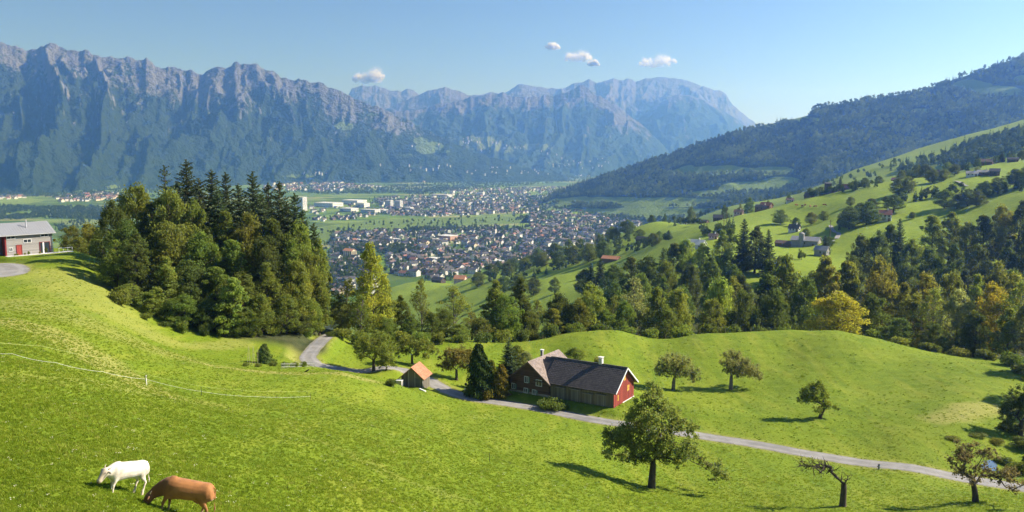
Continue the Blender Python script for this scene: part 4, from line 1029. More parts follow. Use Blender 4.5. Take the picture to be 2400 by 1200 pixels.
# fruit trees by the lane
hero_tree(307, 876, 868, 153, (0, 26), [(0,80,16),(-20,74,14),(20,74,16),(-36,62,12),(36,62,14),(0,60,18),(-20,52,14),(20,52,15),(-44,48,9),(44,46,12),(-30,38,10),(30,38,11),(8,40,12)], 'round fruit tree beside the lane left of the shed', C_OLIVE, 0.26, 0.62, 0.30, twigs=3)
hero_tree(308, 966, 852, 160, (0, 20), [(0,52,13),(-18,50,13),(20,48,14),(-34,42,12),(38,40,13),(-48,34,10),(52,30,10),(-10,34,10),(14,36,12),(-30,28,9),(34,26,9)], 'spreading fruit tree behind the orange-roofed shed', C_OLIVE, 0.26, 0.6, 0.24, twigs=3)
hero_tree(309, 1070, 890, 154, (0, 24), [(0,76,14),(-16,66,14),(16,66,15),(-28,52,12),(28,52,14),(0,52,16),(-34,38,9),(34,38,10),(-14,38,11),(16,38,12),(4,64,14)], 'bronze leaved fruit tree between the lane and the conifers', (0.20, 0.165, 0.055), 0.25, 0.62, 0.26, twigs=3)
hero_tree(310, 2392, 1020, 128, (0, 36), [(0,104,16),(-18,92,15),(18,96,15),(-32,76,14),(30,80,15),(-44,58,12),(-8,72,17),(16,64,16),(-26,52,13),(38,58,14),(-48,42,9),(-34,36,9),(-10,48,12),(44,40,12)], 'dark fruit tree at the right edge of the meadow', C_DARK, 0.24, 0.8, 0.34, twigs=3)
hero_tree(311, 905, 868, 149, (2, 8), [(0,30,9),(-10,22,8),(12,22,9),(0,18,9),(18,14,6),(-14,12,6)], 'small shrubby tree next to the shed roof', C_OLIVE, 0.22, 0.7, 0.14)
# conifers and shrubs by the barn
def plant(kind, px, py_base, Yg, hpx, wpx, col, label, var=0, group=None):
    p = ground_hit(px, py_base, Yg); m = p.y / FPX
    P = PR[kind][var]
    return put_tree(kind, p, hpx * m, wpx * m / (2 * P['R']), col, label, group, rz=random.random() * 6, proto=P)
plant('thuja', 1124, 925, 150, 124, 66, (0.055, 0.095, 0.022), 'tall dark thuja hedge tree left of the barn', 0)
plant('spruce', 1192, 905, 158, 112, 62, C_SPRUCE, 'dark spruce standing just behind the barn', 1)
plant('thuja', 1152, 925, 149, 84, 40, (0.17, 0.18, 0.03), 'yellow-green thuja between the dark thuja and the barn', 1)
plant('thuja', 1174, 928, 147.5, 78, 44, (0.22, 0.20, 0.025), 'golden topped thuja touching the barn gable', 0)
plant('bush', 1140, 932, 147, 38, 56, (0.19, 0.19, 0.04), 'yellowish bush at the foot of the thujas', 0)
plant('bush', 1106, 928, 148, 26, 36, C_DARK, 'dark low bush at the foot of the tall thuja', 1)
plant('bush', 1294, 958, 141, 30, 76, (0.15, 0.21, 0.05), 'bright leafy bush along the barn front', 1)
plant('bush', 1325, 958, 140, 18, 26, (0.14, 0.20, 0.05), 'small leafy bush beside the barn doors', 0)
plant('round', 1347, 870, 162, 60, 56, C_GREEN, 'young green tree behind the barn roof', 0)
plant('bush', 1400, 862, 166, 34, 30, C_GREY, 'grey-green shrub showing behind the barn chimney', 0)
plant('round', 1232, 880, 166, 60, 44, C_GREY, 'pale green tree behind the brown gable', 1)
plant('round', 1212, 868, 172, 62, 50, C_OLIVE, 'olive tree behind the spruce by the barn', 2)
plant('thuja', 621, 852, 147, 48, 36, C_DARK, 'single dark conical shrub in the garden by the lane', 1)
plant('bush', 100, 592, 172, 22, 24, (0.13, 0.16, 0.03), 'round bush against the grey house wall', 0)
plant('bush', 918, 905, 146, 22, 36, C_DARK, 'dark shrub beside the grey utility box', 0)
plant('bush', 1000, 895, 147, 20, 18, C_MID, 'small shrub at the shed corner', 0)
for i, (px, py, h, w) in enumerate([(640,858,14,24),(668,858,13,22),(690,860,15,22),(712,860,16,20),(575,858,12,22),(605,860,10,20)]):
    plant('bush', px, py, 146, h, w, (C_MID, C_GREEN, C_OLIVE)[i % 3], ('green' if i % 3 == 0 else 'fresh green' if i % 3 == 1 else 'olive') + ' vegetable garden shrub behind the garden fence', i % 2, 'low garden shrubs by the lane')

# ------------------------------------------------------------------ building helpers
class MB:
    def __init__(s): s.v = []; s.f = []; s.m = []
    def quad(s, pts, mi=0):
        k = len(s.v); s.v += [tuple(p) for p in pts]; s.f.append(list(range(k, k + len(pts)))); s.m.append(mi)
    def box(s, x0, x1, y0, y1, z0, z1, mi=0):
        V = [(x, y, z) for z in (z0, z1) for x, y in ((x0, y0), (x1, y0), (x1, y1), (x0, y1))]
        k = len(s.v); s.v += V
        for f in ((0, 3, 2, 1), (4, 5, 6, 7), (0, 1, 5, 4), (1, 2, 6, 5), (2, 3, 7, 6), (3, 0, 4, 7)):
            s.f.append([k + i for i in f]); s.m.append(mi)
    def slab(s, pts, th, mi=0):
        """flat polygon given an even thickness downwards"""
        P = [Vector(p) for p in pts]; n = (P[1] - P[0]).cross(P[2] - P[0]).normalized()
        if n.z < 0: n = -n
        Q = [p - n * th for p in P]; k = len(P)
        s.quad(P, mi); s.quad(Q[::-1], mi)
        for i in range(k): s.quad([P[i], Q[i], Q[(i + 1) % k], P[(i + 1) % k]], mi)
    def mesh(s, name, mats, sm=False): 
        me = mesh_np(name, s.v, s.f, mats if isinstance(mats, (list, tuple)) else [mats], s.m, sm); return me
    def obj(s, name, mats, parent=None): return obj(name, s.mesh(name, mats), parent)
def gable_walls(b, x0, x1, y0, y1, eave, ridge, along='x', z0=-1.2):
    """walls of a pitched-roof block; ridge runs along x or y"""
    if along == 'x':
        ym = (y0 + y1) / 2
        b.quad([(x0, y0, z0), (x1, y0, z0), (x1, y0, eave), (x0, y0, eave)])
        b.quad([(x1, y1, z0), (x0, y1, z0), (x0, y1, eave), (x1, y1, eave)])
        b.quad([(x1, y0, z0), (x1, y1, z0), (x1, y1, eave), (x1, ym, ridge), (x1, y0, eave)])
        b.quad([(x0, y1, z0), (x0, y0, z0), (x0, y0, eave), (x0, ym, ridge), (x0, y1, eave)])
    else:
        xm = (x0 + x1) / 2
        b.quad([(x0, y1, z0), (x0, y0, z0), (x0, y0, eave), (x0, y1, eave)])
        b.quad([(x1, y0, z0), (x1, y1, z0), (x1, y1, eave), (x1, y0, eave)])
        b.quad([(x0, y0, z0), (x1, y0, z0), (x1, y0, eave), (xm, y0, ridge), (x0, y0, eave)])
        b.quad([(x1, y1, z0), (x0, y1, z0), (x0, y1, eave), (xm, y1, ridge), (x1, y1, eave)])
def gable_roof(b, x0, x1, y0, y1, eave, ridge, along='x', oh=0.5, th=0.16, lift=0.08):
    if along == 'x':
        ym = (y0 + y1) / 2; sl = (ridge - eave) / (ym - y0); ze = eave - sl * oh + lift
        b.slab([(x0 - oh, y0 - oh, ze), (x1 + oh, y0 - oh, ze), (x1 + oh, ym, ridge + lift), (x0 - oh, ym, ridge + lift)], th)
        b.slab([(x1 + oh, y1 + oh, ze), (x0 - oh, y1 + oh, ze), (x0 - oh, ym, ridge + lift), (x1 + oh, ym, ridge + lift)], th)
    else:
        xm = (x0 + x1) / 2; sl = (ridge - eave) / (xm - x0); ze = eave - sl * oh + lift
        b.slab([(x0 - oh, y1 + oh, ze), (x0 - oh, y0 - oh, ze), (xm, y0 - oh, ridge + lift), (xm, y1 + oh, ridge + lift)], th)
        b.slab([(x1 + oh, y0 - oh, ze), (x1 + oh, y1 + oh, ze), (xm, y1 + oh, ridge + lift), (xm, y0 - oh, ridge + lift)], th)
def planks_mat(name, col, width, var=0.3, horizontal=False, gap=0.5, axis=0):
    """weathered boards"""
    t = NT(name); c = t.coord()
    sep = t.new('ShaderNodeSeparateXYZ'); t.link(c, sep.inputs[0])
    src = sep.outputs[2] if horizontal else (sep.outputs[axis] if axis < 2 else t.math('ADD', sep.outputs[0], sep.outputs[1]))
    u = t.math('DIVIDE', src, width)
    cell = t.math('FLOOR', u); fr = t.math('FRACT', u)
    w = t.new('ShaderNodeTexWhiteNoise', noise_dimensions='1D'); t.link(cell, w.inputs['W'])
    n = t.noise(t.mapping(c, (6, 6, 0.6) if not horizontal else (0.6, 0.6, 6)), 1.5, 6, 0.7)
    k = t.math('ADD', t.math('MULTIPLY', w.outputs['Value'], 0.6), t.math('MULTIPLY', n, 0.6))
    cc = t.ramp(k, [(0.25, tuple(x * (1 - var) for x in col)), (0.9, tuple(min(1, x * (1 + var)) for x in col))])
    e = t.rng(fr, 0.0, 0.10, 0, 1)
    cc = t.mix(e, tuple(x * 0.35 for x in col), cc)
    t.base(cc); t.normal(t.bump(e, 0.6, 0.02))
    return t.m
M_GLASS = plain('window_glass', (0.035, 0.045, 0.055), 0.06, 0.2, 1.0, spec=0.8)
M_WHITE = plain('white_paint', (0.78, 0.78, 0.76), 0.6, 0.06, 2.0)
M_SHUT = plain('green_shutter', (0.10, 0.17, 0.15), 0.7, 0.2, 4.0)
def window(parent, x, y, z, w, h, face, frame=M_WHITE, shutters=0, label=None):
    """window on a wall; face = 'front' (wall at -y) or 'right' (wall at +x) ; x,y = centre on the wall"""
    q = empty('window', (x, y, z), 0 if face == 'front' else math.pi / 2); q.parent = parent
    b = MB(); t = 0.08
    b.box(-w / 2 - t, w / 2 + t, -0.07, 0.02, h, h + t); b.box(-w / 2 - t, w / 2 + t, -0.10, 0.02, -t, 0)
    b.box(-w / 2 - t, -w / 2, -0.07, 0.02, 0, h); b.box(w / 2, w / 2 + t, -0.07, 0.02, 0, h); b.box(-0.035, 0.035, -0.06, 0.02, 0, h)
    b.obj('frame', frame, q)
    b = MB(); b.box(-w / 2, w / 2, -0.03, 0.01, 0, h); b.obj('pane', M_GLASS, q)
    for s in ((1,) if shutters == 1 else (-1, 1) if shutters == 2 else ()):
        b = MB(); x0 = s * (w / 2 + t + 0.02); x1 = s * (w + t); b.box(min(x0, x1), max(x0, x1), -0.06, 0.0, -0.03, h + 0.03)
        for k in range(5): b.box(min(x0, x1) + 0.05, max(x0, x1) - 0.05, -0.075, -0.06, 0.08 + k * h / 5, 0.03 + (k + 0.75) * h / 5)
        b.obj('shutter', M_SHUT, q)
    if label: q['label'] = label
    return q

# ------------------------------------------------------------------ the barn by the lane
def roof_tiles(name, x0, x1, y0, y1, z0, z1, mat, parent, dx=0.30, dy=0.36, flip=1):
    """rows of overlapping curved tiles on the slope from (y0,z0) up to (y1,z1)"""
    L = math.hypot(y1 - y0, z1 - z0); nr = int(L / dy); nc = int((x1 - x0) / dx)
    uy, uz = (y1 - y0) / L, (z1 - z0) / L; ny, nz = -uz, uy
    if nz < 0: ny, nz = -ny, -nz
    V, F = [], []
    r = np.random.default_rng(5)
    for j in range(nr):
        for i in range(nc):
            xa = x0 + (x1 - x0) * i / nc; w = (x1 - x0) / nc
            s0, s1 = j * L / nr - 0.03, (j + 1) * L / nr + 0.02
            jt = r.normal(0, 0.004)
            k = len(V)
            for s, hgt in ((s0, 0.075), (s1, 0.03)):
                for fx, hh in ((0.0, 0.0), (0.25, 0.035), (0.55, 0.045), (0.85, 0.01), (1.0, 0.0)):
                    n = hgt + hh + jt
                    V.append((xa + fx * w, y0 + uy * s + ny * n, z0 + uz * s + nz * n))
            for q in range(4): F.append((k + q, k + q + 1, k + 6 + q, k + 5 + q))
            # lower edge of the tile
            k2 = len(V)
            for fx, hh in ((0.0, 0.0), (0.25, 0.035), (0.55, 0.045), (0.85, 0.01), (1.0, 0.0)):
                V.append((xa + fx * w, y0 + uy * s0 + ny * 0.0, z0 + uz * s0 + nz * 0.0))
            for q in range(4): F.append((k2 + q, k2 + q + 1, k + q + 1, k + q))
    o = obj(name, mesh_np(name, V, np.array(F), [mat]), parent)
    o['kind'] = 'stuff'
    return o
def tile_mat(name, a, b, rough=0.45):
    t = NT(name); c = t.coord()
    n = t.noise(c, 2.5, 6, 0.7); w = t.voronoi(c, 3.2, 'F1', 'Color')
    sp = t.new('ShaderNodeSeparateColor'); t.link(w, sp.inputs[0])
    k = t.math('ADD', t.math('MULTIPLY', n, 0.7), t.math('MULTIPLY', sp.outputs[0], 0.35))
    t.base(t.ramp(k, [(0.3, a), (0.75, b)])); t.b.inputs['Roughness'].default_value = rough; t.b.inputs['Specular IOR Level'].default_value = 0.5
    return t.m
M_RED = planks_mat('red_boards', (0.26, 0.05, 0.035), 0.22, 0.35, axis=1)
M_BROWN = planks_mat('brown_boards', (0.095, 0.06, 0.042), 0.16, 0.35, True)
M_OLDWOOD = planks_mat('old_boards', (0.16, 0.14, 0.105), 0.2, 0.35, axis=2)
M_DARKTILE = tile_mat('dark_roof_tiles', (0.045, 0.038, 0.034), (0.105, 0.088, 0.076))
M_SHINGLE = tile_mat('weathered_shingles', (0.16, 0.12, 0.095), (0.30, 0.235, 0.195), 0.8)
M_PLASTER = plain('pale_plaster', (0.68, 0.66, 0.60), 0.85, 0.15, 1.5)
M_YELLOW = plain('ochre_hatch', (0.62, 0.36, 0.07), 0.7, 0.2, 5.0)
M_ORANGE = tile_mat('orange_roof_tiles', (0.33, 0.135, 0.065), (0.52, 0.235, 0.12), 0.8)
def barn():
    e1 = Vector((17.0, -10.7)).normalized(); rz = math.atan2(e1.y, e1.x)
    root = empty('barn', (-0.37, 147.0, -42.0), rz)
    tag(root, 'long farm building with dark tiled roof, brown house gable and red boarded end', 'barn')
    # dwelling: ridge runs back
    b = MB(); gable_walls(b, 0, 8, 0, 10, 2.6, 5.75, 'y'); b.obj('house_wall', M_BROWN, root)['label'] = 'dark brown boarded house gable'
    b = MB(); b.box(-0.05, 8.05, -0.06, 0.0, -1.2, 0.35); b.obj('plinth', plain('stone_plinth', (0.3, 0.28, 0.25), 0.9, 0.3, 4), root)
    b = MB(); gable_roof(b, 0, 8, 0, 10, 2.6, 5.75, 'y', 0.55, 0.15); rf = b.obj('house_roof', M_SHINGLE, root); rf['label'] = 'weathered grey-brown shingle roof'
    # shingle courses on the sunny slope
    xm = 4.0; sl = (5.75 - 2.6) / 4
    b = MB(); n = 22
    for k in range(n):
        f0, f1 = k / n, (k + 1) / n + 0.012
        X0, X1 = 8.55 - 4.55 * f0, 8.55 - 4.55 * f1
        zt = lambda x: 5.83 - sl * (x - 4)
        b.quad([(X0, -0.54, zt(X0) + 0.055), (X0, 10.54, zt(X0) + 0.055), (X1, 10.54, zt(X1) + 0.012), (X1, -0.54, zt(X1) + 0.012)])
        b.quad([(X0, -0.54, zt(X0)), (X0, 10.54, zt(X0)), (X0, 10.54, zt(X0) + 0.055), (X0, -0.54, zt(X0) + 0.055)])
    b.obj('shingle_course', M_SHINGLE, rf)['kind'] = 'stuff'
    b = MB(); 
    for s in (-1, 1):
        b.slab([(4, -0.58, 5.86), (4 + s * 4.6, -0.58, 5.86 - sl * 4.6), (4 + s * 4.6, -0.52, 5.86 - sl * 4.6), (4, -0.52, 5.86)], 0.24)
    b.obj('bargeboard', plain('dark_trim', (0.12, 0.085, 0.06), 0.8), root)
    for (x, z, w, h, sh) in ((3.4, 2.0, 0.62, 1.0, 1), (5.95, 1.75, 1.05, 1.0, 0), (0.75, 0.55, 0.6, 0.85, 1), (3.3, 0.15, 0.65, 0.75, 1), (5.0, 0.1, 0.65, 0.75, 1)):
        window(root, x, 0.0, z, w, h, 'front', plain('cool_white_paint', (0.62, 0.68, 0.68), 0.6, 0.08), sh)
    # barn wing: ridge runs along
    x0, x1, y0, y1, ev, rg = 8.0, 20.0, 0.3, 8.3, 2.85, 5.9
    b = MB(); gable_walls(b, x0, x1, y0, y1, ev, rg, 'x'); bw = b.obj('barn_wall', M_OLDWOOD, root)
    b = MB()
    nb = 36
    for k in range(nb):
        ya, yb = y0 + (y1 - y0) * k / nb, y0 + (y1 - y0) * (k + 0.9) / nb
        f = lambda y: ev + (rg - ev) * (1 - abs(y - (y0 + y1) / 2) / ((y1 - y0) / 2))
        b.quad([(x1 + 0.045, ya, -0.9), (x1 + 0.045, yb, -0.9), (x1 + 0.045, yb, f(yb)), (x1 + 0.045, ya, f(ya))])
        b.quad([(x1, ya, -0.9), (x1 + 0.045, ya, -0.9), (x1 + 0.045, ya, f(ya)), (x1, ya, f(ya))])
        b.quad([(x1 + 0.045, yb, -0.9), (x1, yb, -0.9), (x1, yb, f(yb)), (x1 + 0.045, yb, f(yb))])
    g = b.obj('gable_cladding', M_RED, root); g['label'] = 'red painted boards on the sunny gable end'
    b = MB()
    gable_roof(b, x0 - 2.6, x1 + 0.15, y0, y1, ev, rg, 'x', 0.5, 0.14, 0.06); br = b.obj('barn_roof', M_DARKTILE, root); br['label'] = 'dark tiled barn roof'
    ym = (y0 + y1) / 2; s2 = (rg - ev) / (ym - y0); ze = ev - s2 * 0.5 + 0.07
    # tiles only where the wing stands clear of the dwelling roof
    roof_tiles('roof_tile_rows', x0 - 1.2, x1 + 0.62, y0 - 0.5, ym, ze, rg + 0.07, M_DARKTILE, br)
    b = MB(); b.box(x0 - 2.0, x1 + 0.66, ym - 0.12, ym + 0.12, rg + 0.06, rg + 0.22); b.obj('ridge_cap', M_DARKTILE, br)
    b = MB()
    for s in (-1, 1):
        ya, za = ym, rg + 0.12; yb = ym + s * ((y1 - y0) / 2 + 0.52); zb = ze + 0.04
        b.slab([(x1 + 0.64, ya, za + 0.06), (x1 + 0.64, yb, zb + 0.06), (x1 + 0.72, yb, zb + 0.06), (x1 + 0.72, ya, za + 0.06)], 0.22)
    b.obj('verge_board', M_WHITE, root)['label'] = 'white verge boards along the red gable'
    for (y, z, w, h) in ((4.4, 3.75, 0.75, 0.95), (5.9, 1.65, 0.8, 0.95), (1.9, 0.85, 0.42, 0.95), (2.7, 3.1, 0.25, 0.8)):
        q = empty('hatch', (x1 + 0.05, y, z)); q.parent = root
        b = MB(); b.box(0, 0.04, -w / 2, w / 2, 0, h); b.obj('panel', M_YELLOW if w > 0.3 else M_RED, q)
        b = MB(); b.box(0.04, 0.055, -w / 2, w / 2, h * 0.45, h * 0.55); b.box(0.04, 0.055, -0.03, 0.03, 0, h * 0.45); b.box(0.04, 0.055, -0.03, 0.03, h * 0.55, h); b.obj('batten', plain('ochre_dark', (0.42, 0.22, 0.05), 0.8), q)
    b = MB(); b.box(x1 - 2.2, x1 + 0.10, y1 - 4.5, y1 + 0.1, -1.2, 0.12); b.obj('base_wall', M_WHITE, root)
    for (x, w, h) in ((10.2, 1.5, 1.9), (12.9, 1.6, 2.0), (15.4, 1.4, 1.6), (17.8, 1.6, 1.8)):
        q = empty('door', (x, y0, 0)); q.parent = root
        b = MB(); b.box(-w / 2, w / 2, -0.06, 0.0, -0.2, h); b.obj('leaf', planks_mat('grey_door_boards', (0.2, 0.185, 0.165), 0.14), q)
        b = MB(); b.box(-w / 2 - 0.2, w / 2 + 0.2, -0.42, 0.0, h + 0.12, h + 0.2); b.obj('canopy', plain('door_canopy', (0.26, 0.24, 0.22), 0.8), q)
    # chimneys
    def chimney(x, y, z0, z1, w, m):
        q = empty('chimney', (x, y, z0)); q.parent = root
        b = MB(); b.box(-w / 2, w / 2, -w / 2, w / 2, 0, z1 - z0); b.obj('stack', m, q)
        b = MB(); b.box(-w / 2 - 0.1, w / 2 + 0.1, -w / 2 - 0.1, w / 2 + 0.1, z1 - z0 + 0.22, z1 - z0 + 0.32)
        for a, c in ((-1, -1), (1, -1), (1, 1), (-1, 1)):
            b.box(a * w * 0.4 - 0.06, a * w * 0.4 + 0.06, c * w * 0.4 - 0.06, c * w * 0.4 + 0.06, z1 - z0, z1 - z0 + 0.22)
        b.obj('cap', M_PLASTER, q)
    chimney(15.6, ym + 0.15, rg - 0.5, rg + 1.0, 0.62, M_PLASTER)
    chimney(1.9, 8.0, 3.6, 5.75, 0.42, plain('grey_plaster', (0.36, 0.34, 0.31), 0.9, 0.2))
    return root
barn()

def shed():
    p = ground_hit(941, 905, 144)
    root = empty('shed', p, R(-14)); tag(root, 'small weathered wooden shed with bright orange tiled roof beside the lane', 'shed')
    W, D, ev, rg = 3.9, 3.6, 1.75, 3.45
    b = MB(); gable_walls(b, 0, W, 0, D, ev, rg, 'y', -0.8); b.obj('wall', M_OLDWOOD, root)
    b = MB(); gable_roof(b, 0, W, 0, D, ev, rg, 'y', 0.4, 0.1); rf = b.obj('roof', M_ORANGE, root)
    sl = (rg - ev) / (W / 2); b = MB(); n = 9
    for k in range(n):
        f0, f1 = k / n, (k + 1) / n + 0.02; X0, X1 = W + 0.4 - (W / 2 + 0.4) * f0, W + 0.4 - (W / 2 + 0.4) * f1
        zt = lambda x: rg + 0.08 - sl * (x - W / 2)
        for j in range(14):
            ya, yb = -0.4 + (D + 0.8) * j / 14, -0.4 + (D + 0.8) * (j + 0.93) / 14
            b.quad([(X0, ya, zt(X0) + 0.07), (X0, yb, zt(X0) + 0.07), (X1, yb, zt(X1) + 0.015), (X1, ya, zt(X1) + 0.015)])
            b.quad([(X0, ya, zt(X0)), (X0, yb, zt(X0)), (X0, yb, zt(X0) + 0.07), (X0, ya, zt(X0) + 0.07)])
    b.obj('roof_tile_rows', M_ORANGE, rf)['kind'] = 'stuff'
    b = MB(); b.box(2.5, 3.4, -0.05, 0, -0.3, 1.6); b.obj('door', planks_mat('shed_door', (0.12, 0.11, 0.09), 0.13), root)
    for x in (0.0, 1.3, 2.45, 3.82):
        b = MB(); b.box(x, x + 0.1, -0.09, 0, -0.6, ev + sl * min(x, W - x)); b.obj('post', plain('pale_post', (0.36, 0.33, 0.28), 0.9), root)
    return p
SHED = shed()
def utility_box():
    p = ground_hit(937, 907, 142.5); root = empty('utility_box', p, R(-18)); tag(root, 'pale grey utility box standing in the grass by the shed', 'box')
    b = MB(); b.box(-0.5, 0.5, -0.4, 0.4, -0.3, 1.15); b.obj('cabinet', plain('cabinet_paint', (0.44, 0.42, 0.38), 0.6, 0.1), root)
    b = MB(); b.box(-0.55, 0.55, -0.45, 0.45, 1.15, 1.23); b.obj('lid', plain('lid_paint', (0.66, 0.65, 0.6), 0.6, 0.1), root)
    b = MB(); b.box(-0.46, 0.46, -0.43, -0.40, 0.05, 1.08); b.box(0.3, 0.34, -0.45, -0.43, 0.5, 0.65); b.obj('door', plain('cabinet_door', (0.40, 0.36, 0.31), 0.6, 0.15), root)
utility_box()
def loose_items():
    p = ground_hit(990, 916, 142); b = MB(); b.box(-0.75, 0.75, -0.16, 0.16, 0.03, 0.2); b.box(-0.75, 0.75, -0.16, -0.1, 0.2, 0.24)
    o = b.obj('timber_beam', M_WHITE); o.location = p; o.rotation_euler = (0, 0.12, R(-42)); tag(o, 'white painted beam lying in the grass beside the shed', 'beam')
    p = ground_hit(993, 905, 144.5); root = empty('log_pile', p, R(-30)); tag(root, 'small stack of pale split logs against the shed', 'logs')
    r = random.Random(4)
    for row in range(3):
        for k in range(5 - row):
            a = Acc(); x = -0.5 + k * 0.26 + row * 0.13; z = 0.1 + row * 0.22
            a.tube([(x, -0.45, z), (x, 0.45, z + r.uniform(-.02, .02))], [0.12, 0.125], 8)
            v = len(a.v[0]); me = a.mesh('log', plain('split_wood', (0.5, 0.40, 0.28), 0.9, 0.3, 5)); obj('log', me, root)
loose_items()
def grey_house():
    rz = math.atan2(.75, .66); c = at(17, 600, 175)
    root = empty('grey_house', (c.x, c.y, -21.45), rz); tag(root, 'modern grey wooden house with metal roof beside the grove', 'house')
    L, W, ev, rg = 9.0, 8.0, 4.5, 6.45
    mg = planks_mat('grey_larch', (0.31, 0.295, 0.275), 0.17, 0.18, True)
    b = MB(); gable_walls(b, 0, L, 0, W, ev, rg, 'x', -1.5); b.obj('wall', mg, root)
    b = MB(); gable_walls(b, -9, -0.02, 1.6, W, ev, rg - 0.02, 'x', -1.5); b.obj('recess_wall', plain('recess_shade', (0.10, 0.085, 0.08), 0.85, 0.3), root)['label'] = 'wall set back under the roof, coloured dark for its shade'  # shade of the recess is put into a darker wall colour
    b = MB(); b.box(-0.28, -0.01, -0.02, 1.58, -1.0, ev); b.obj('end_panel', plain('dark_red_paint', (0.22, 0.03, 0.03), 0.7, 0.15), root)
    b = MB(); gable_roof(b, -9, L, 0, W, ev, rg, 'x', 0.55, 0.14)
    rf = b.obj('roof', plain('grey_metal_roof', (0.26, 0.265, 0.27), 0.5, 0.06, 0.8, spec=0.5), root)
    b = MB(); sl = (rg - ev) / (W / 2)
    for k in range(37):
        x = -9.4 + k * 0.51; b.slab([(x, -0.54, ev - sl * .54 + .12), (x + .04, -0.54, ev - sl * .54 + .12), (x + .04, W / 2, rg + .12), (x, W / 2, rg + .12)], 0.04)
    b.obj('roof_seam', plain('grey_metal_roof', (0.36, 0.37, 0.38)), rf)['kind'] = 'stuff'
    b = MB(); b.box(-9.5, L + 0.55, -0.62, -0.5, ev - sl * .5 - 0.12, ev - sl * .5 + 0.02); b.obj('gutter', plain('zinc', (0.5, 0.5, 0.5), 0.5, 0.1), root)
    a = Acc(); a.tube([(4.6, 1.9, 5.2), (4.6, 1.9, 7.0)], [0.13, 0.13], 10); ch = obj('chimney_pipe', a.mesh('chimney_pipe', plain('pipe_steel', (0.45, 0.45, 0.46), 0.4)), root)
    a = Acc(); a.tube([(4.6, 1.9, 7.0), (4.6, 1.9, 7.15)], [0.2, 0.05], 10); obj('cowl', a.mesh('cowl', plain('pipe_steel', (0.45, 0.45, 0.46))), ch)
    a = Acc(); a.tube([(L - 0.1, -0.15, -0.2), (L - 0.1, -0.15, ev - 0.1)], [0.07, 0.07], 8); obj('downpipe', a.mesh('downpipe', plain('green_pipe', (0.10, 0.22, 0.15), 0.6)), root)
    for (x, z, w, h) in ((0.9, 3.5, 1.5, 0.5), (4.0, 2.55, 1.4, 0.6), (7.4, 3.55, 1.4, 0.45), (0.75, 0.95, 0.6, 0.65)):
        window(root, x, 0, z, w, h, 'front', M_WHITE, 0)
    for (x, w, h, m) in ((2.35, 0.9, 2.05, plain('red_door', (0.33, 0.06, 0.045), 0.6, 0.15)), (7.35, 1.9, 2.3, M_GLASS)):
        q = empty('door', (x, 0, 0)); q.parent = root
        b = MB(); b.box(-w / 2, w / 2, -0.05, 0, 0, h); b.obj('leaf', m, q)
        b = MB(); b.box(-w / 2 - .1, -w / 2, -.09, 0, 0, h + .1); b.box(w / 2, w / 2 + .1, -.09, 0, 0, h + .1); b.box(-w / 2, w / 2, -.09, 0, h, h + .1); b.obj('frame', plain('dark_red_paint', (0.22, 0.03, 0.03)), q)
    b = MB(); b.box(6.9, 7.2, -0.1, -0.055, 0, 2.3); b.obj('curtain', M_WHITE, root)
    p = MB(); p.box(-0.5, L + 3.4, -2.0, -0.02, -0.9, 0.03); p.obj('terrace', plain('terrace_concrete', (0.55, 0.53, 0.5), 0.9, 0.12, 1.0), root)
    b = MB()
    for k in range(4): b.box(L + 0.4 + k * 0.9, L + 0.46 + k * 0.9, -1.9, -1.84, 0.03, 1.0)
    b.box(L + 0.4, L + 3.2, -1.9, -1.84, 0.95, 1.02); b.obj('railing', M_WHITE, root)
    for i, (x, h) in enumerate(((1.3, 0.5), (1.75, 0.45), (3.2, 0.55), (3.9, 0.8), (6.1, 0.5))):
        g = root.matrix_basis @ Vector((x, -0.6, 0.03))
        P = PR['bush'][i % 2]; put_tree('bush', g, h, 0.14, (C_MID, C_RUST, C_OLIVE)[i % 3], 'small %s potted shrub on the terrace of the grey house' % ('green', 'reddish', 'olive')[i % 3], 'potted shrubs on the terrace', proto=P)
grey_house()
# ------------------------------------------------------------------ cows
def fused(name, shapes, mat, voxel=0.03, attr=None):
    """closed lofts melted into one continuous skin"""
    V, F = [], []
    for rings in shapes:
        k0 = len(V); n = len(rings[0])
        for rg in rings: V += [tuple(p) for p in rg]
        for i in range(len(rings) - 1):
            for j in range(n):
                j2 = (j + 1) % n
                F.append([k0 + i * n + j, k0 + i * n + j2, k0 + (i + 1) * n + j2, k0 + (i + 1) * n + j])
        F.append(list(range(k0, k0 + n))[::-1]); e = k0 + (len(rings) - 1) * n; F.append(list(range(e, e + n)))
    me = mesh_np(name, V, F, [mat])
    o = bpy.data.objects.new(name, me); COL.objects.link(o)
    bm = bmesh.new(); bm.from_mesh(me); bmesh.ops.recalc_face_normals(bm, faces=bm.faces); bm.to_mesh(me); bm.free()
    md = o.modifiers.new('skin', 'REMESH'); md.mode = 'VOXEL'; md.voxel_size = voxel; md.use_smooth_shade = True
    sm = o.modifiers.new('soft', 'SMOOTH'); sm.iterations = 12; sm.factor = 0.5
    dg = bpy.context.evaluated_depsgraph_get()
    me2 = bpy.data.meshes.new_from_object(o.evaluated_get(dg))
    o.modifiers.clear(); o.data = me2
    if not me2.materials: me2.materials.append(mat)
    return o
def ring(c, axis, w, h, n=12, up=(0, 0, 1), sq=1.0):
    c = Vector(c); a = Vector(axis).normalized(); u = Vector(up); s = a.cross(u).normalized(); u = s.cross(a).normalized()
    out = []
    for i in range(n):
        t = 2 * math.pi * i / n; cs, sn = math.cos(t), math.sin(t)
        cs = math.copysign(abs(cs) ** sq, cs); sn = math.copysign(abs(sn) ** sq, sn)
        out.append(c + s * cs * w + u * sn * h)
    return out
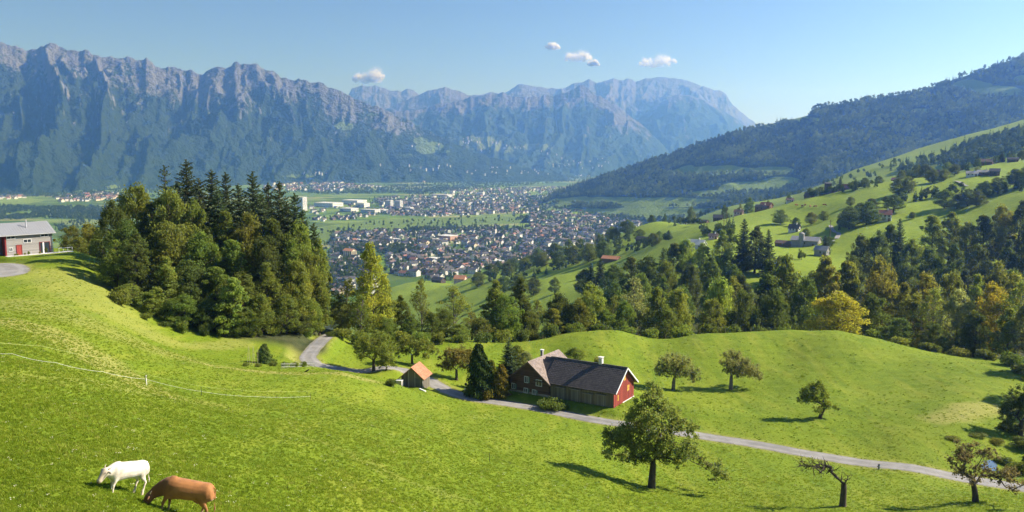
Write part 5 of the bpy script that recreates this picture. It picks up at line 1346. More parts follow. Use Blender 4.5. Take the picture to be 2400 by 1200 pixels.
def loft(pts, up=(0, 0, 1), n=12, sq=1.0):
    """pts: (centre, half width, half height)"""
    R_ = []
    for i, (c, w, h) in enumerate(pts):
        a = Vector(pts[min(i + 1, len(pts) - 1)][0]) - Vector(pts[max(i - 1, 0)][0])
        R_.append(ring(c, a, w, h, n, up, sq))
    return R_
def leg(pts, n=10):
    return loft([(p, r, r2) for p, r, r2 in pts], up=(1, 0, 0.01), n=n)
def cow_mat(name, coat, pale, dark, zlo, zhi, face):
    t = NT(name); c = t.coord()
    sp = t.new('ShaderNodeSeparateXYZ'); t.link(c, sp.inputs[0])
    n = t.noise(c, 3.0, 5, 0.6); f = t.noise(c, 22, 4, 0.6)
    col = t.ramp(n, [(0.25, tuple(x * 0.62 for x in coat)), (0.5, coat), (0.75, tuple(min(0.85, x * 1.18) for x in coat))])
    z = t.math('ADD', sp.outputs[2], t.math('MULTIPLY', n, 0.25))
    col = t.mix(t.rng(z, zlo, zhi, 0.9, 0.0), col, pale)
    y = t.math('ADD', sp.outputs[0], t.math('MULTIPLY', n, 0.2))
    col = t.mix(t.rng(y, face[0], face[1], 0.0, face[2]), col, dark)  # brown face on the white cow, painted shadow on the brown one
    col = t.mix(t.rng(f, 0.45, 0.7, 0, 0.18), col, tuple(x * 0.6 for x in coat))
    t.base(col); t.b.inputs['Roughness'].default_value = 0.7; t.b.inputs['Specular IOR Level'].default_value = 0.2
    t.b.inputs['Sheen Weight'].default_value = 0.15
    t.normal(t.bump(f, 0.25, 0.02))
    return t.m
def make_cow(mat, graze, horn_mat, eye_mat, name='cow', turn=0.0):
    """stands at the origin facing +x; graze: head down to the grass"""
    S = []
    # trunk: rump .. chest
    S.append(loft([((-0.98, 0, 1.08), 0.12, 0.18), ((-0.93, 0, 1.06), 0.26, 0.31), ((-0.78, 0, 1.03), 0.33, 0.37), ((-0.50, 0, 1.03), 0.32, 0.35), ((-0.15, 0, 1.01), 0.34, 0.375), ((0.20, 0, 1.00), 0.34, 0.385), ((0.50, 0, 0.97), 0.31, 0.43), ((0.70, 0, 1.01), 0.26, 0.38), ((0.84, 0, 1.03), 0.15, 0.27), ((0.92, 0, 1.02), 0.08, 0.14)], n=16, sq=0.9))
    # withers / hump and hip bones
    S.append(loft([((0.28, 0, 1.31), 0.05, 0.04), ((0.48, 0, 1.34), 0.12, 0.10), ((0.60, 0, 1.33), 0.11, 0.10), ((0.72, 0, 1.25), 0.04, 0.04)]))
    S.append(loft([((-0.94, 0, 1.28), 0.06, 0.05), ((-0.80, 0, 1.31), 0.17, 0.07), ((-0.52, 0, 1.31), 0.17, 0.07), ((-0.25, 0, 1.29), 0.10, 0.06)]))
    S.append(loft([((-0.62, 0, 0.70), 0.06, 0.05), ((-0.50, 0, 0.64), 0.14, 0.10), ((-0.34, 0, 0.66), 0.10, 0.06)]))
    ty = turn
    if graze:
        neck = [((0.58, 0, 1.05), 0.20, 0.36), ((0.84, 0, 0.90), 0.16, 0.30), ((1.06, 0.02, 0.72), 0.13, 0.23), ((1.20, 0.03, 0.56), 0.11, 0.17)]
        h0, hd = Vector((1.20, 0.03, 0.60)), Vector((0.30, 0.02, -0.95)).normalized()
    else:
        neck = [((0.58, 0, 1.06), 0.22, 0.37), ((0.78, ty * .12, 1.02), 0.19, 0.33), ((0.92, ty * .3, 1.02), 0.16, 0.26), ((1.02, ty * .45, 1.02), 0.14, 0.2)]
        h0, hd = Vector((1.04, ty * .46, 1.10)), Vector((0.45, ty * .45, -0.80)).normalized()
    S.append(loft(neck, n=12))
    # dewlap
    S.append(loft([(Vector(neck[0][0]) + Vector((0.1, 0, -0.30)), 0.03, 0.05), (Vector(neck[1][0]) + Vector((0.05, 0, -0.26)), 0.035, 0.08), (Vector(neck[2][0]) + Vector((0, 0, -0.18)), 0.025, 0.05)]))
    upv = Vector((0.7, 0, 0.4)) if graze else Vector((0.75, ty * .4, 0.5))
    S.append(loft([(h0 - hd * 0.08, 0.10, 0.10), (h0 + hd * 0.02, 0.175, 0.17), (h0 + hd * 0.16, 0.175, 0.175), (h0 + hd * 0.32, 0.13, 0.145), (h0 + hd * 0.46, 0.125, 0.12), (h0 + hd * 0.55, 0.13, 0.11), (h0 + hd * 0.61, 0.08, 0.07)], up=upv, n=12))
    side = hd.cross(upv).normalized(); top = side.cross(hd).normalized()
    if top.dot(upv) < 0: top = -top
    for s in (-1, 1):      # ears
        e0 = h0 + hd * 0.03 + side * s * 0.15; e1 = e0 + side * s * 0.26 - hd * 0.0 + Vector((0, 0, -0.05))
        S.append(loft([(e0, 0.03, 0.025), (e0.lerp(e1, 0.5), 0.035, 0.085), (e1, 0.015, 0.02)], up=tuple(hd)))
    for s in (-1, 1):
        # front leg: forearm, knee (wrist), cannon, hoof
        f = 0.10 if s > 0 else -0.06
        S.append(leg([((0.56, s * 0.17, 0.98), 0.13, 0.15), ((0.58 + f * .3, s * 0.18, 0.72), 0.085, 0.11), ((0.60 + f * .7, s * 0.17, 0.50), 0.058, 0.068), ((0.60 + f, s * 0.17, 0.42), 0.062, 0.068), ((0.59 + f, s * 0.17, 0.30), 0.042, 0.048), ((0.58 + f, s * 0.17, 0.12), 0.042, 0.048), ((0.60 + f, s * 0.17, 0.05), 0.058, 0.066), ((0.61 + f, s * 0.17, -0.16), 0.062, 0.072)]))
        # hind leg: thigh, stifle forward, hock back, shank
        g = -0.10 if s > 0 else 0.08
        S.append(leg([((-0.68, s * 0.16, 1.05), 0.15, 0.22), ((-0.62 + g * .3, s * 0.19, 0.82), 0.12, 0.20), ((-0.64 + g * .5, s * 0.18, 0.66), 0.085, 0.14), ((-0.76 + g * .8, s * 0.17, 0.50), 0.055, 0.075), ((-0.80 + g, s * 0.17, 0.42), 0.056, 0.072), ((-0.77 + g, s * 0.17, 0.28), 0.042, 0.05), ((-0.75 + g, s * 0.17, 0.12), 0.042, 0.05), ((-0.73 + g, s * 0.17, 0.05), 0.058, 0.066), ((-0.72 + g, s * 0.17, -0.16), 0.062, 0.072)]))
    S.append(loft([((-0.92, 0, 1.27), 0.035, 0.035), ((-1.02, 0, 1.22), 0.03, 0.03), ((-1.07, 0.01, 0.95), 0.024, 0.024), ((-1.10, 0.03, 0.68), 0.022, 0.022), ((-1.14, 0.05, 0.52), 0.045, 0.045), ((-1.17, 0.06, 0.36), 0.02, 0.02)], up=(0, 1, 0)))
    o = fused(name, S, mat, 0.026)
    for s in (-1, 1):
        a = Acc(); p = h0 - hd * 0.04 + side * s * 0.08 + top * 0.03
        q = [p, p + side * s * 0.09 - hd * 0.03, p + side * s * 0.13 - hd * 0.10, p + side * s * 0.12 - hd * 0.17]
        a.tube([tuple(v) for v in q], [0.028, 0.024, 0.016, 0.004], 8); obj('horn', a.mesh('horn', horn_mat), o)
        e = h0 + hd * 0.15 + side * s * 0.155 + top * 0.085
        bm = bmesh.new(); bmesh.ops.create_icosphere(bm, subdivisions=2, radius=0.022); me = bpy.data.meshes.new('eye'); bm.to_mesh(me); bm.free(); me.materials.append(eye_mat); obj('eye', me, o, tuple(e))
    nz = h0 + hd * 0.585
    bm = bmesh.new(); bmesh.ops.create_icosphere(bm, subdivisions=2, radius=0.075, matrix=Matrix.Translation(nz) @ Matrix.Diagonal((1, 1.25, 0.8, 1))); me = bpy.data.meshes.new('muzzle'); bm.to_mesh(me); bm.free(); me.materials.append(plain('muzzle_skin', (0.22, 0.13, 0.10), 0.6))
    me.polygons.foreach_set('use_smooth', [True] * len(me.polygons)); obj('muzzle', me, o)
    return o
M_HORN = plain('horn', (0.55, 0.45, 0.30), 0.5, 0.2, 8); M_EYE = plain('cow_eye', (0.015, 0.012, 0.01), 0.15, 0.1, spec=0.6)
white = make_cow(cow_mat('white_coat', (0.70, 0.62, 0.49), (0.66, 0.55, 0.42), (0.50, 0.36, 0.23), 0.3, 0.75, (0.95, 1.4, 0.65)), False, M_HORN, M_EYE, 'cow', 0.0)
def set_cow(o, px, py, Y, facing, size):
    p = ground_hit(px, py, Y)
    o.rotation_mode = 'QUATERNION'
    e = 0.6; gx = (gz(p.x + e, p.y) - gz(p.x - e, p.y)) / (2 * e); gy = (gz(p.x, p.y + e) - gz(p.x, p.y - e)) / (2 * e)
    f = Vector((facing[0], facing[1], 0)).normalized(); f.z = 0.5 * (gx * f.x + gy * f.y); f.normalize()
    u = Vector((-gx * 0.25, -gy * 0.25, 1)); s = u.cross(f).normalized(); u = f.cross(s)
    M = Matrix((f, s, u)).transposed()
    o.location = p; o.rotation_quaternion = M.to_quaternion(); o.scale = (size,) * 3
set_cow(white, 290, 1154, 33, (-0.52, -0.85), 0.88)
tag(white, 'cream white cow looking towards the viewer on the slope', 'cow')
brown = make_cow(cow_mat('brown_coat', (0.36, 0.155, 0.05), (0.60, 0.46, 0.32), (0.13, 0.055, 0.02), 0.15, 0.62, (0.35, 1.15, 0.8)), True, M_HORN, M_EYE, 'cow')  # darker neck and head are shadow painted into the coat
set_cow(brown, 424, 1208, 30, (-1.0, -0.10), 1.04)
tag(brown, 'brown cow grazing with lowered head at the bottom edge', 'cow')
# the distant herd on the sunny slope
for i, (px, py) in enumerate([(1866,482),(1880,484),(1887,482),(1899,486),(1911,486),(1932,482),(1931,500)]):
    o = brown.copy(); COL.objects.link(o); p = ground_hit(px, py, 700)
    o.rotation_mode = 'XYZ'; o.location = p; o.rotation_euler = (0, 0, random.uniform(0, 6.28)); o.scale = (1.3, 1.3, 1.3)
    tag(o, 'tiny brown cow grazing far off on the sunny slope', 'cow', 'far herd on the sunny slope')

# ------------------------------------------------------------------ fences
def tape(name, pts, label, w=0.02, lift=(0.55,), sag=0.12, mat=None):
    P = [ground_hit(*p) for p in pts]
    me_v, me_f = [], []
    for L in lift:
        C = []
        for a, b in zip(P[:-1], P[1:]):
            for k in range(14):
                t = k / 14; q = a.lerp(b, t); C.append((q.x, q.y, max(q.z + L - sag * 4 * t * (1 - t), gz(q.x, q.y) + 0.12)))
        C.append((P[-1].x, P[-1].y, P[-1].z + L))
        k0 = len(me_v)
        for (x, y, z) in C: me_v += [(x, y, z - w), (x, y, z + w), (x + 0.006, y + 0.006, z + w), (x + 0.006, y + 0.006, z - w)]
        for i in range(len(C) - 1):
            for j in range(4): me_f.append([k0 + i * 4 + j, k0 + i * 4 + (j + 1) % 4, k0 + i * 4 + 4 + (j + 1) % 4, k0 + i * 4 + 4 + j])
    return tag(obj(name, mesh_np(name, me_v, me_f, [mat or M_TAPE])), label, 'fence tape')
M_TAPE = plain('white_tape', (0.66, 0.66, 0.55), 0.6, 0.1); M_CORD = plain('yellow_cord', (0.45, 0.48, 0.16), 0.7, 0.1)
def post(px, py, Y, h, r, mat, label, name='fence_post'):
    p = ground_hit(px, py, Y)
    root = empty(name, p); a = Acc(); a.tube([(0, 0, -0.2), (0.01, 0, h * 0.5), (0, 0.01, h)], [r, r, r * 0.85], 7); obj('stake', a.mesh('stake', mat), root)
    a = Acc(); a.tube([(-r * 1.8, 0, h * 0.85), (r * 1.8, 0, h * 0.85)], [r * 0.6, r * 0.6], 6); obj('insulator', a.mesh('insulator', plain('insulator', (0.08, 0.08, 0.07), 0.6)), root)
    return tag(root, label, 'post', None)
M_STAKE = plain('dark_green_stake', (0.05, 0.07, 0.04), 0.8); M_STAKE2 = plain('wood_stake', (0.2, 0.16, 0.11), 0.9)
tape('fence_tape', [(-60,832,57),(30,842,58),(130,862,64),(240,882,72),(343,898,80),(472,926,85),(600,938,93),(728,936,101)], 'lower white electric fence tape sagging across the slope', 0.009, (0.42,))
tape('fence_tape', [(-60,822,60),(100,835,66),(240,860,73),(343,896,80),(472,924,85),(600,934,93),(728,932,101)], 'upper pale fence tape above the sagging white one', 0.009, (0.85,), 0.06, M_CORD)
tape('fence_tape', [(728,934,101),(1147,1082,86),(1310,1150,80)], 'thin yellowish fence cord running down past the single stake', 0.009, (0.8,), 0.05, M_CORD)
post(472, 928, 85, 1.05, 0.03, M_STAKE, 'dark thin stake carrying the white fence tape')
post(343, 902, 80, 0.95, 0.07, M_TAPE, 'stout white post at the bend of the fence tape')
post(1147, 1082, 86, 0.95, 0.03, M_STAKE, 'lone thin stake in the open foreground meadow')
post(728, 936, 101, 0.8, 0.02, M_STAKE2, 'thin stake at the end of the white tape')
for i, (px, py) in enumerate([(1272,790),(1310,782),(1362,778),(1420,774),(1482,776),(1560,778),(1640,782),(1700,780),(1760,777)]):
    post(px, py, 194, 1.1, 0.06, M_STAKE2, 'weathered fence post on the crest of the knoll', 'fence_post')['group'] = 'posts along the knoll crest'
# garden fence by the lane
def garden_fence():
    A, B = ground_hit(660, 864, 145), ground_hit(737, 862, 146.5)
    root = empty('garden_fence', A); tag(root, 'low pale picket fence around the garden by the lane', 'fence')
    n = 26; m = plain('bleached_picket', (0.42, 0.42, 0.36), 0.9, 0.2)
    b = MB(); b.box(-0.03, 0.03, -0.02, 0.02, -0.3, 0.95); pm = b.mesh('picket', m)
    for i in range(n):
        q = A.lerp(B, i / (n - 1)); q.z = gz(q.x, q.y)
        o = obj('picket', pm, root, tuple(q - A)); o.scale = (1, 1, random.uniform(0.8, 1.1))
    d = B - A; 
    for h in (0.3, 0.75):
        a = Acc(); a.tube([(0, 0, h), tuple(d * 0.5 + Vector((0, 0, h))), tuple(d + Vector((0, 0, h)))], [0.03] * 3, 5); obj('rail', a.mesh('rail', m), root)
garden_fence()
M_POLE = plain('bean_pole', (0.40, 0.36, 0.22), 0.9)
for i, (px, lean) in enumerate(((580, .1), (586, -.05), (592, .08), (598, -.1), (604, .05))):
    p = ground_hit(px, 856, 146); a = Acc(); a.tube([(0, 0, -.1), (lean, 0, 1.4), (lean * 2, 0.1, 2.9)], [0.035, 0.03, 0.02], 5)
    o = obj('bean_pole', a.mesh('bean_pole', M_POLE)); o.location = p; tag(o, 'thin leaning bean pole in the garden beside the conical shrub', 'pole', 'bean poles in the garden')
# small things by the lane
def sign():
    p = ground_hit(1092, 915, 147); root = empty('round_sign', p, R(20)); tag(root, 'small dark round sign on a post beside the thuja', 'sign')
    a = Acc(); a.tube([(0, 0, -.2), (0, 0, 1.3)], [0.03, 0.03], 7); obj('post', a.mesh('post', plain('galvanised', (0.4, 0.4, 0.4), 0.5)), root)
    a = Acc(); a.tube([(0, -0.05, 1.2), (0, -0.02, 1.2)], [0.26, 0.26], 18); b = a.mesh('disc', plain('dark_back', (0.02, 0.02, 0.018), 0.6))
    bm = bmesh.new(); bm.from_mesh(b); bmesh.ops.holes_fill(bm, edges=bm.edges); bm.to_mesh(b); bm.free(); obj('disc', b, root)
    b = MB(); b.box(-0.3, 0.0, -0.1, 0.1, 0, 0.35); b.obj('base', M_WHITE, root)
sign()
def hydrant():
    p = ground_hit(2060, 1099, 111); root = empty('hydrant', p); tag(root, 'small grey hydrant with dark cap at the lane edge', 'hydrant')
    a = Acc(); a.tube([(0, 0, -.1), (0, 0, .1), (0, 0, .5)], [.13, .12, .11], 10); obj('body', a.mesh('body', plain('hydrant_grey', (0.25, 0.27, 0.27), 0.5)), root)
    a = Acc(); a.tube([(0, 0, .5), (0, 0, .6), (0, 0, .7)], [.16, .15, .05], 10); obj('cap', a.mesh('cap', plain('hydrant_cap', (0.03, 0.035, 0.04), 0.5)), root)
    for s in (-1, 1):
        a = Acc(); a.tube([(s * .1, 0, .36), (s * .24, 0, .36)], [.07, .08], 8); obj('outlet', a.mesh('outlet', M_WHITE if s > 0 else plain('hydrant_grey', (0.25, 0.27, 0.27))), root)
hydrant()
def crow():
    p = ground_hit(719, 874, 124); m = plain('crow_feathers', (0.012, 0.012, 0.014), 0.5)
    S = [loft([((-0.26, 0, 0.10), 0.03, 0.015), ((-0.12, 0, 0.16), 0.07, 0.05), ((0.02, 0, 0.22), 0.09, 0.085), ((0.12, 0, 0.28), 0.06, 0.065), ((0.17, 0, 0.33), 0.05, 0.05), ((0.22, 0, 0.34), 0.035, 0.035), ((0.29, 0, 0.33), 0.008, 0.01)])]
    for s in (-1, 1): S.append(leg([((0.0, s * .04, 0.18), .02, .02), ((0.01, s * .04, 0.08), .012, .012), ((0.02, s * .04, -0.03), .014, .014)], 6))
    o = fused('crow', S, m, 0.014); o.location = p; o.rotation_euler = (0, 0, R(10)); o.scale = (1.5,) * 3
    tag(o, 'black crow sitting on the mown strip near the garden', 'bird')
crow()

# --- right edge: pond by the lane, shading trees and bank shrubs
def pond():
    p = ground_hit(2302, 1090, 109); n = 28; V = []
    r = random.Random(3)
    z = min(gz(p.x + a, p.y + b) for a in (-2, 0, 2) for b in (-1.5, 0, 3)) + 0.28
    for i in range(n):
        a = 2 * math.pi * i / n; q = 1 + 0.12 * math.sin(3 * a) + r.uniform(-.04, .04); V.append((p.x + 2.3 * q * math.cos(a), p.y + 2.6 * q * math.sin(a) + .6, z))
    t = NT('pond_water'); t.base((0.10, 0.14, 0.18)); t.b.inputs['Roughness'].default_value = 0.05; t.b.inputs['Specular IOR Level'].default_value = 0.8
    t.normal(t.bump(t.noise(t.pos(), 2.5, 3), 0.25, 0.05))
    tag(obj('pond', mesh_np('pond', V, [list(range(n))], [t.m])), 'small sky-reflecting pond behind the twisted tree', None, None, 'structure')
pond()
for i, (px, py, Y, h, w, c) in enumerate([(2370,1010,126,30,60,C_DARK),(2395,1050,118,34,60,C_DARK),(2350,1085,112,20,44,C_DARK),(2392,1110,109,34,60,C_DARK),(2425,1090,110,50,80,C_DARK),(2235,1030,121,10,40,C_OLIVE),(2290,1020,123,10,50,C_OLIVE),(2338,1040,119,16,40,C_OLIVE)]):
    plant('bush', px, py, Y, h, w, c, ('dark bank bush' if c == C_DARK else 'low olive bank shrub') + ' above the pond at the right edge', i % 2, 'bank bushes by the pond')
for px, py, Y, h, w in [(2448,940,146,130,90),(2470,880,158,140,100),(2500,985,136,120,90),(2520,850,166,150,110)]:
    plant('round', px, py, Y, h, w, C_DARK, 'tall tree just beyond the right edge of the meadow', 0, 'trees beyond the right meadow edge')
# ------------------------------------------------------------------ houses on the slope
WALLS = {'white': plain('white_render', (0.62, 0.60, 0.55), 0.85, 0.08, 0.6), 'cream': plain('cream_render', (0.66, 0.56, 0.40), 0.85, 0.08, 0.6), 'dark': plain('dark_timber', (0.09, 0.062, 0.045), 0.9, 0.3, 1.5), 'brown': plain('brown_timber', (0.17, 0.105, 0.065), 0.9, 0.3, 1.5), 'grey': plain('grey_timber', (0.30, 0.29, 0.27), 0.9, 0.2, 1.5), 'rose': plain('rose_render', (0.62, 0.44, 0.36), 0.85, 0.1, 0.6), 'blue': plain('blue_grey_render', (0.42, 0.48, 0.55), 0.85, 0.1, 0.6)}
ROOFS = {'red': plain('red_tiles', (0.24, 0.11, 0.075), 0.8, 0.25, 1.5), 'brown': plain('brown_tiles', (0.15, 0.105, 0.085), 0.8, 0.25, 1.5), 'dark': plain('charcoal_tiles', (0.065, 0.06, 0.06), 0.7, 0.25, 1.5), 'grey': plain('grey_sheet', (0.30, 0.29, 0.28), 0.7, 0.15, 1.5), 'orange': plain('orange_tiles', (0.52, 0.23, 0.11), 0.8, 0.25, 1.5), 'pale': plain('pale_roof', (0.55, 0.54, 0.5), 0.7, 0.1, 1.0)}
def slope_house(px, py, Y, wpx, wall, roof, rz, label, hfac=1.0, ratio=0.62, pitch=0.75, name='house', cat='house', chim=True, win=3, lift=0.0, z=None):
    p = ground_hit(px, py, Y) if z is None else at_z(px, py, z)
    rz = -32 + 0.6 * rz if abs(rz) < 40 else rz - 95
    L = wpx * p.y / FPX / max(0.55, abs(math.cos(R(rz))) + ratio * abs(math.sin(R(rz)))); W = L * ratio
    ev = 0.40 * min(L, W * 1.4) * hfac; rg = ev + pitch * W / 2
    root = empty(name, (p.x, p.y, p.z + lift), R(rz)); tag(root, label, cat)
    b = MB(); gable_walls(b, -L / 2, L / 2, -W / 2, W / 2, ev, rg, 'x', -3.0); b.obj('wall', WALLS[wall], root)
    b = MB(); gable_roof(b, -L / 2, L / 2, -W / 2, W / 2, ev, rg, 'x', 0.08 * W, 0.25); rf = b.obj('roof', ROOFS[roof], root)
    if chim:
        b = MB(); b.box(L * 0.15, L * 0.15 + 0.7, -0.35, 0.35, rg - 1, rg + 1.1); b.obj('chimney', M_PLASTER, rf)
    wm = MB(); hh = 0.22 * ev; wm.box(-0.45, 0.45, -0.08, 0.04, 0, 1.2); me = wm.mesh('window', [M_GLASS])
    for k in range(win):
        for lv in (0.22, 0.62) if ev > 4.5 else (0.4,):
            obj('window', me, root, (-L / 2 + L * (k + 0.6) / (win + 0.2), -W / 2, ev * lv))
        obj('window', me, root, (L / 2, -W / 4 + W / 2 * k / max(1, win - 1), ev * 0.45), (0, 0, math.pi / 2))
    if win:
        b = MB(); b.box(-0.6, 0.6, -0.1, 0.05, -0.2, 2.1); b.obj('door', WALLS['brown'], root).location = (L * 0.32, -W / 2, 0)
    return root
SH = [
 (1796,490,800,30,'brown','red',-18,'small barn with bright red-orange roof on the sunny slope',1,.7,.8),
 (1683,505,830,24,'dark','dark',20,'dark wooden barn standing alone left of the red-roofed barn',1.1,.7,.9),
 (1788,470,850,34,'brown','dark',-10,'long dark-roofed farmhouse just above the red-roofed barn',.9,.5,.7),
 (1600,508,950,24,'white','dark',35,'white house with dark roof low on the slope crest',1,.7,.8),
 (1650,506,880,22,'brown','dark',-15,'low dark-roofed barn on the crest among shrubs',.8,.6,.6),
 (1732,480,860,24,'rose','brown',10,'rose walled house among trees on the crest',1,.7,.8),
 (1897,466,760,24,'dark','dark',-25,'dark timber hay barn on the crest beside the hedge',1,.7,.8),
 (1852,458,790,18,'white','brown',30,'small white house with brown roof behind the crest',1,.7,.8),
 (1954,450,730,24,'brown','brown',-8,'brown farmhouse left of the tall spruce on the crest',1.1,.6,.8),
 (1990,450,722,34,'brown','red',-12,'large red-roofed farmhouse right of the tall spruce on the crest',1.0,.6,.9),
 (2018,446,720,26,'dark','dark',15,'dark barn at the right end of the crest farm',1.0,.7,.7),
 (2101,430,705,24,'brown','red',-20,'brown chalet with reddish roof among trees',1.1,.75,.7),
 (2134,441,690,30,'white','brown',25,'white farmhouse with brown roof and gable on the meadow',1.0,.7,.7),
 (2200,404,720,22,'brown','dark',-15,'dark chalet half hidden by two trees high on the slope',1,.7,.7),
 (2246,394,720,22,'dark','dark',10,'low dark barn high on the slope skyline',.8,.6,.5),
 (2278,413,650,28,'white','grey',12,'white farmhouse with grey roof below the upper hamlet',.9,.6,.7),
 (2305,409,650,30,'brown','grey',8,'grey-roofed cow house joined beside the white farmhouse',.8,.6,.6),
 (2331,411,640,26,'dark','dark',4,'tall dark timber barn right of the grey-roofed farm',1.3,.8,.7),
 (2311,387,690,34,'brown','brown',-10,'wide brown-roofed chalet in the upper hamlet',.8,.7,.6),
 (2341,381,690,24,'white','orange',15,'white house with orange roof in the upper hamlet',1,.8,.7),
 (2374,379,690,26,'dark','dark',-5,'dark barn at the top end of the upper hamlet',.8,.6,.6),
 (2074,517,545,34,'white','red',70,'tall white house with pinkish roof between two dark trees',1.5,.75,.9),
 (1889,576,500,66,'grey','grey',-8,'big grey barn with long ribbed roof at the farm across the ravine',1.0,.42,.6),
 (1838,577,500,42,'brown','brown',-6,'brown-roofed wing attached to the big grey barn',.8,.5,.6),
 (1926,598,450,36,'grey','grey',55,'small grey wooden barn below the big farm',1.2,.75,.8),
 (1862,543,590,30,'white','dark',60,'white gabled house with dark roof above the big farm',1.0,.8,.9),
 (1632,582,520,46,'white','pale',-10,'pale-roofed house among trees across the ravine',.9,.6,.8),
 (1672,560,600,24,'rose','brown',15,'small brown house behind the pale-roofed one',1.0,.7,.8),
 (1506,567,780,32,'dark','dark',-12,'dark low farm building left of the ravine trees',.8,.6,.7),
 (1432,612,640,44,'brown','orange',-4,'long barn with orange tiled roof on the lower slope',.7,.45,.6),
 (1280,610,900,24,'cream','brown',60,'cream gabled farmhouse on the lower slope',1.0,.8,.8),
 (1297,601,930,24,'dark','dark',-10,'dark barn just above the cream gabled farmhouse',.9,.6,.6),
 (1381,580,930,24,'grey','grey',20,'grey hay barn beside a tree on the middle slope',.9,.7,.7),
 (1079,662,1080,30,'rose','orange',25,'orange-roofed farmhouse at the foot of the slope',1.0,.7,.8),
 (1028,662,1120,34,'dark','dark',-8,'dark barn left of the orange-roofed farmhouse',.8,.6,.7),
 (1105,660,1050,22,'grey','grey',50,'small grey barn right of the orange-roofed farmhouse',.9,.7,.8),
 (1356,655,600,14,'grey','dark',80,'narrow grey shed beside the dark spruces on the lower slope',1.6,.8,.8),
]
for a in SH: slope_house(*a, name='farmhouse' if 'house' in a[7] else 'hay_barn', cat='house' if 'house' in a[7] else 'barn', chim='house' in a[7], win=3 if 'house' in a[7] else 1)
def church_tower():
    p = ground_hit(1940, 452, 735); root = empty('tower', p); tag(root, 'dark square tower beside the farm on the crest', 'tower')
    b = MB(); b.box(-2.2, 2.2, -2.2, 2.2, -2, 9.0); b.obj('wall', WALLS['dark'], root)
    b = MB(); b.slab([(-2.5, -2.5, 9), (2.5, -2.5, 9), (2.5, 2.5, 9.9), (-2.5, 2.5, 9.9)], .3); b.obj('roof', ROOFS['dark'], root)
church_tower()
def silo():
    p = ground_hit(1878, 578, 485); root = empty('silo', p); tag(root, 'grey cylindrical silo in front of the big grey barn', 'silo')
    a = Acc(); a.tube([(0, 0, -1), (0, 0, 8.2)], [1.7, 1.7], 18); obj('tank', a.mesh('tank', WALLS['grey']), root)
    a = Acc(); a.tube([(0, 0, 8.2), (0, 0, 8.8), (0, 0, 9.2)], [1.75, 1.1, 0.1], 18); obj('dome', a.mesh('dome', ROOFS['grey']), root)
silo()
def pole(px, py, Y, h, label):
    p = ground_hit(px, py, Y); root = empty('utility_pole', p); tag(root, label, 'pole')
    a = Acc(); a.tube([(0, 0, -1), (0, 0, h)], [0.22, 0.14], 8); obj('mast', a.mesh('mast', WALLS['brown']), root)
    b = MB(); b.box(-1.1, 1.1, -0.08, 0.08, h - 0.9, h - 0.7); b.obj('crossarm', WALLS['brown'], root)
pole(1945, 560, 500, 12, 'tall wooden utility pole by the big farm')
pole(1703, 522, 720, 11, 'wooden utility pole on the open sunny meadow')
pole(1696, 546, 640, 10, 'thin utility pole above the pale-roofed house')
def car(px, py, Y, mat, label, rz):
    p = ground_hit(px, py, Y); root = empty('car', p, R(rz)); tag(root, label, 'car')
    S = [loft([((-2.1, 0, .62), .70, .22), ((-1.9, 0, .66), .82, .34), ((0, 0, .68), .86, .36), ((1.7, 0, .62), .82, .30), ((2.1, 0, .56), .68, .2)], n=16, sq=.6)]
    b = loft([((-1.75, 0, 1.0), .66, .08), ((-1.3, 0, 1.22), .68, .24), ((-.1, 0, 1.24), .68, .26), ((.9, 0, 1.0), .66, .08)], n=14, sq=.6)
    V, F = [], []
    o = fused('body', S, mat, .07); o.parent = root
    o = fused('cabin', [b], M_GLASS, .07); o.parent = root
    for x in (-1.3, 1.3):
        for y in (-.8, .8):
            a = Acc(); a.tube([(x, y - .1, .33), (x, y + .1, .33)], [.33, .33], 14); obj('wheel', a.mesh('wheel', plain('tyre', (.02, .02, .02), .8)), root)
car(1950, 566, 500, M_WHITE, 'white car parked by the big farm across the ravine', 20)
# farm tracks on the slope
def track(pts, w, label, n=60):
    C = np.array([list(ground_hit(*p))[:2] for p in pts]); t = np.linspace(0, len(C) - 1, n); C = np.stack([np.interp(t, range(len(C)), C[:, k]) for k in (0, 1)], 1)
    strip('farm_track', C, ground(C[:, 0], C[:, 1]) + 0.25, w, M_ROAD, label, 0.1)
track([(1962,560,500),(1968,548,530),(1952,538,560),(1948,528,600)], 1.8, 'pale farm track curving above the big farm')
track([(2240,424,620),(2255,430,610),(2268,436,600)], 1.6, 'short pale track below the white farmhouse')

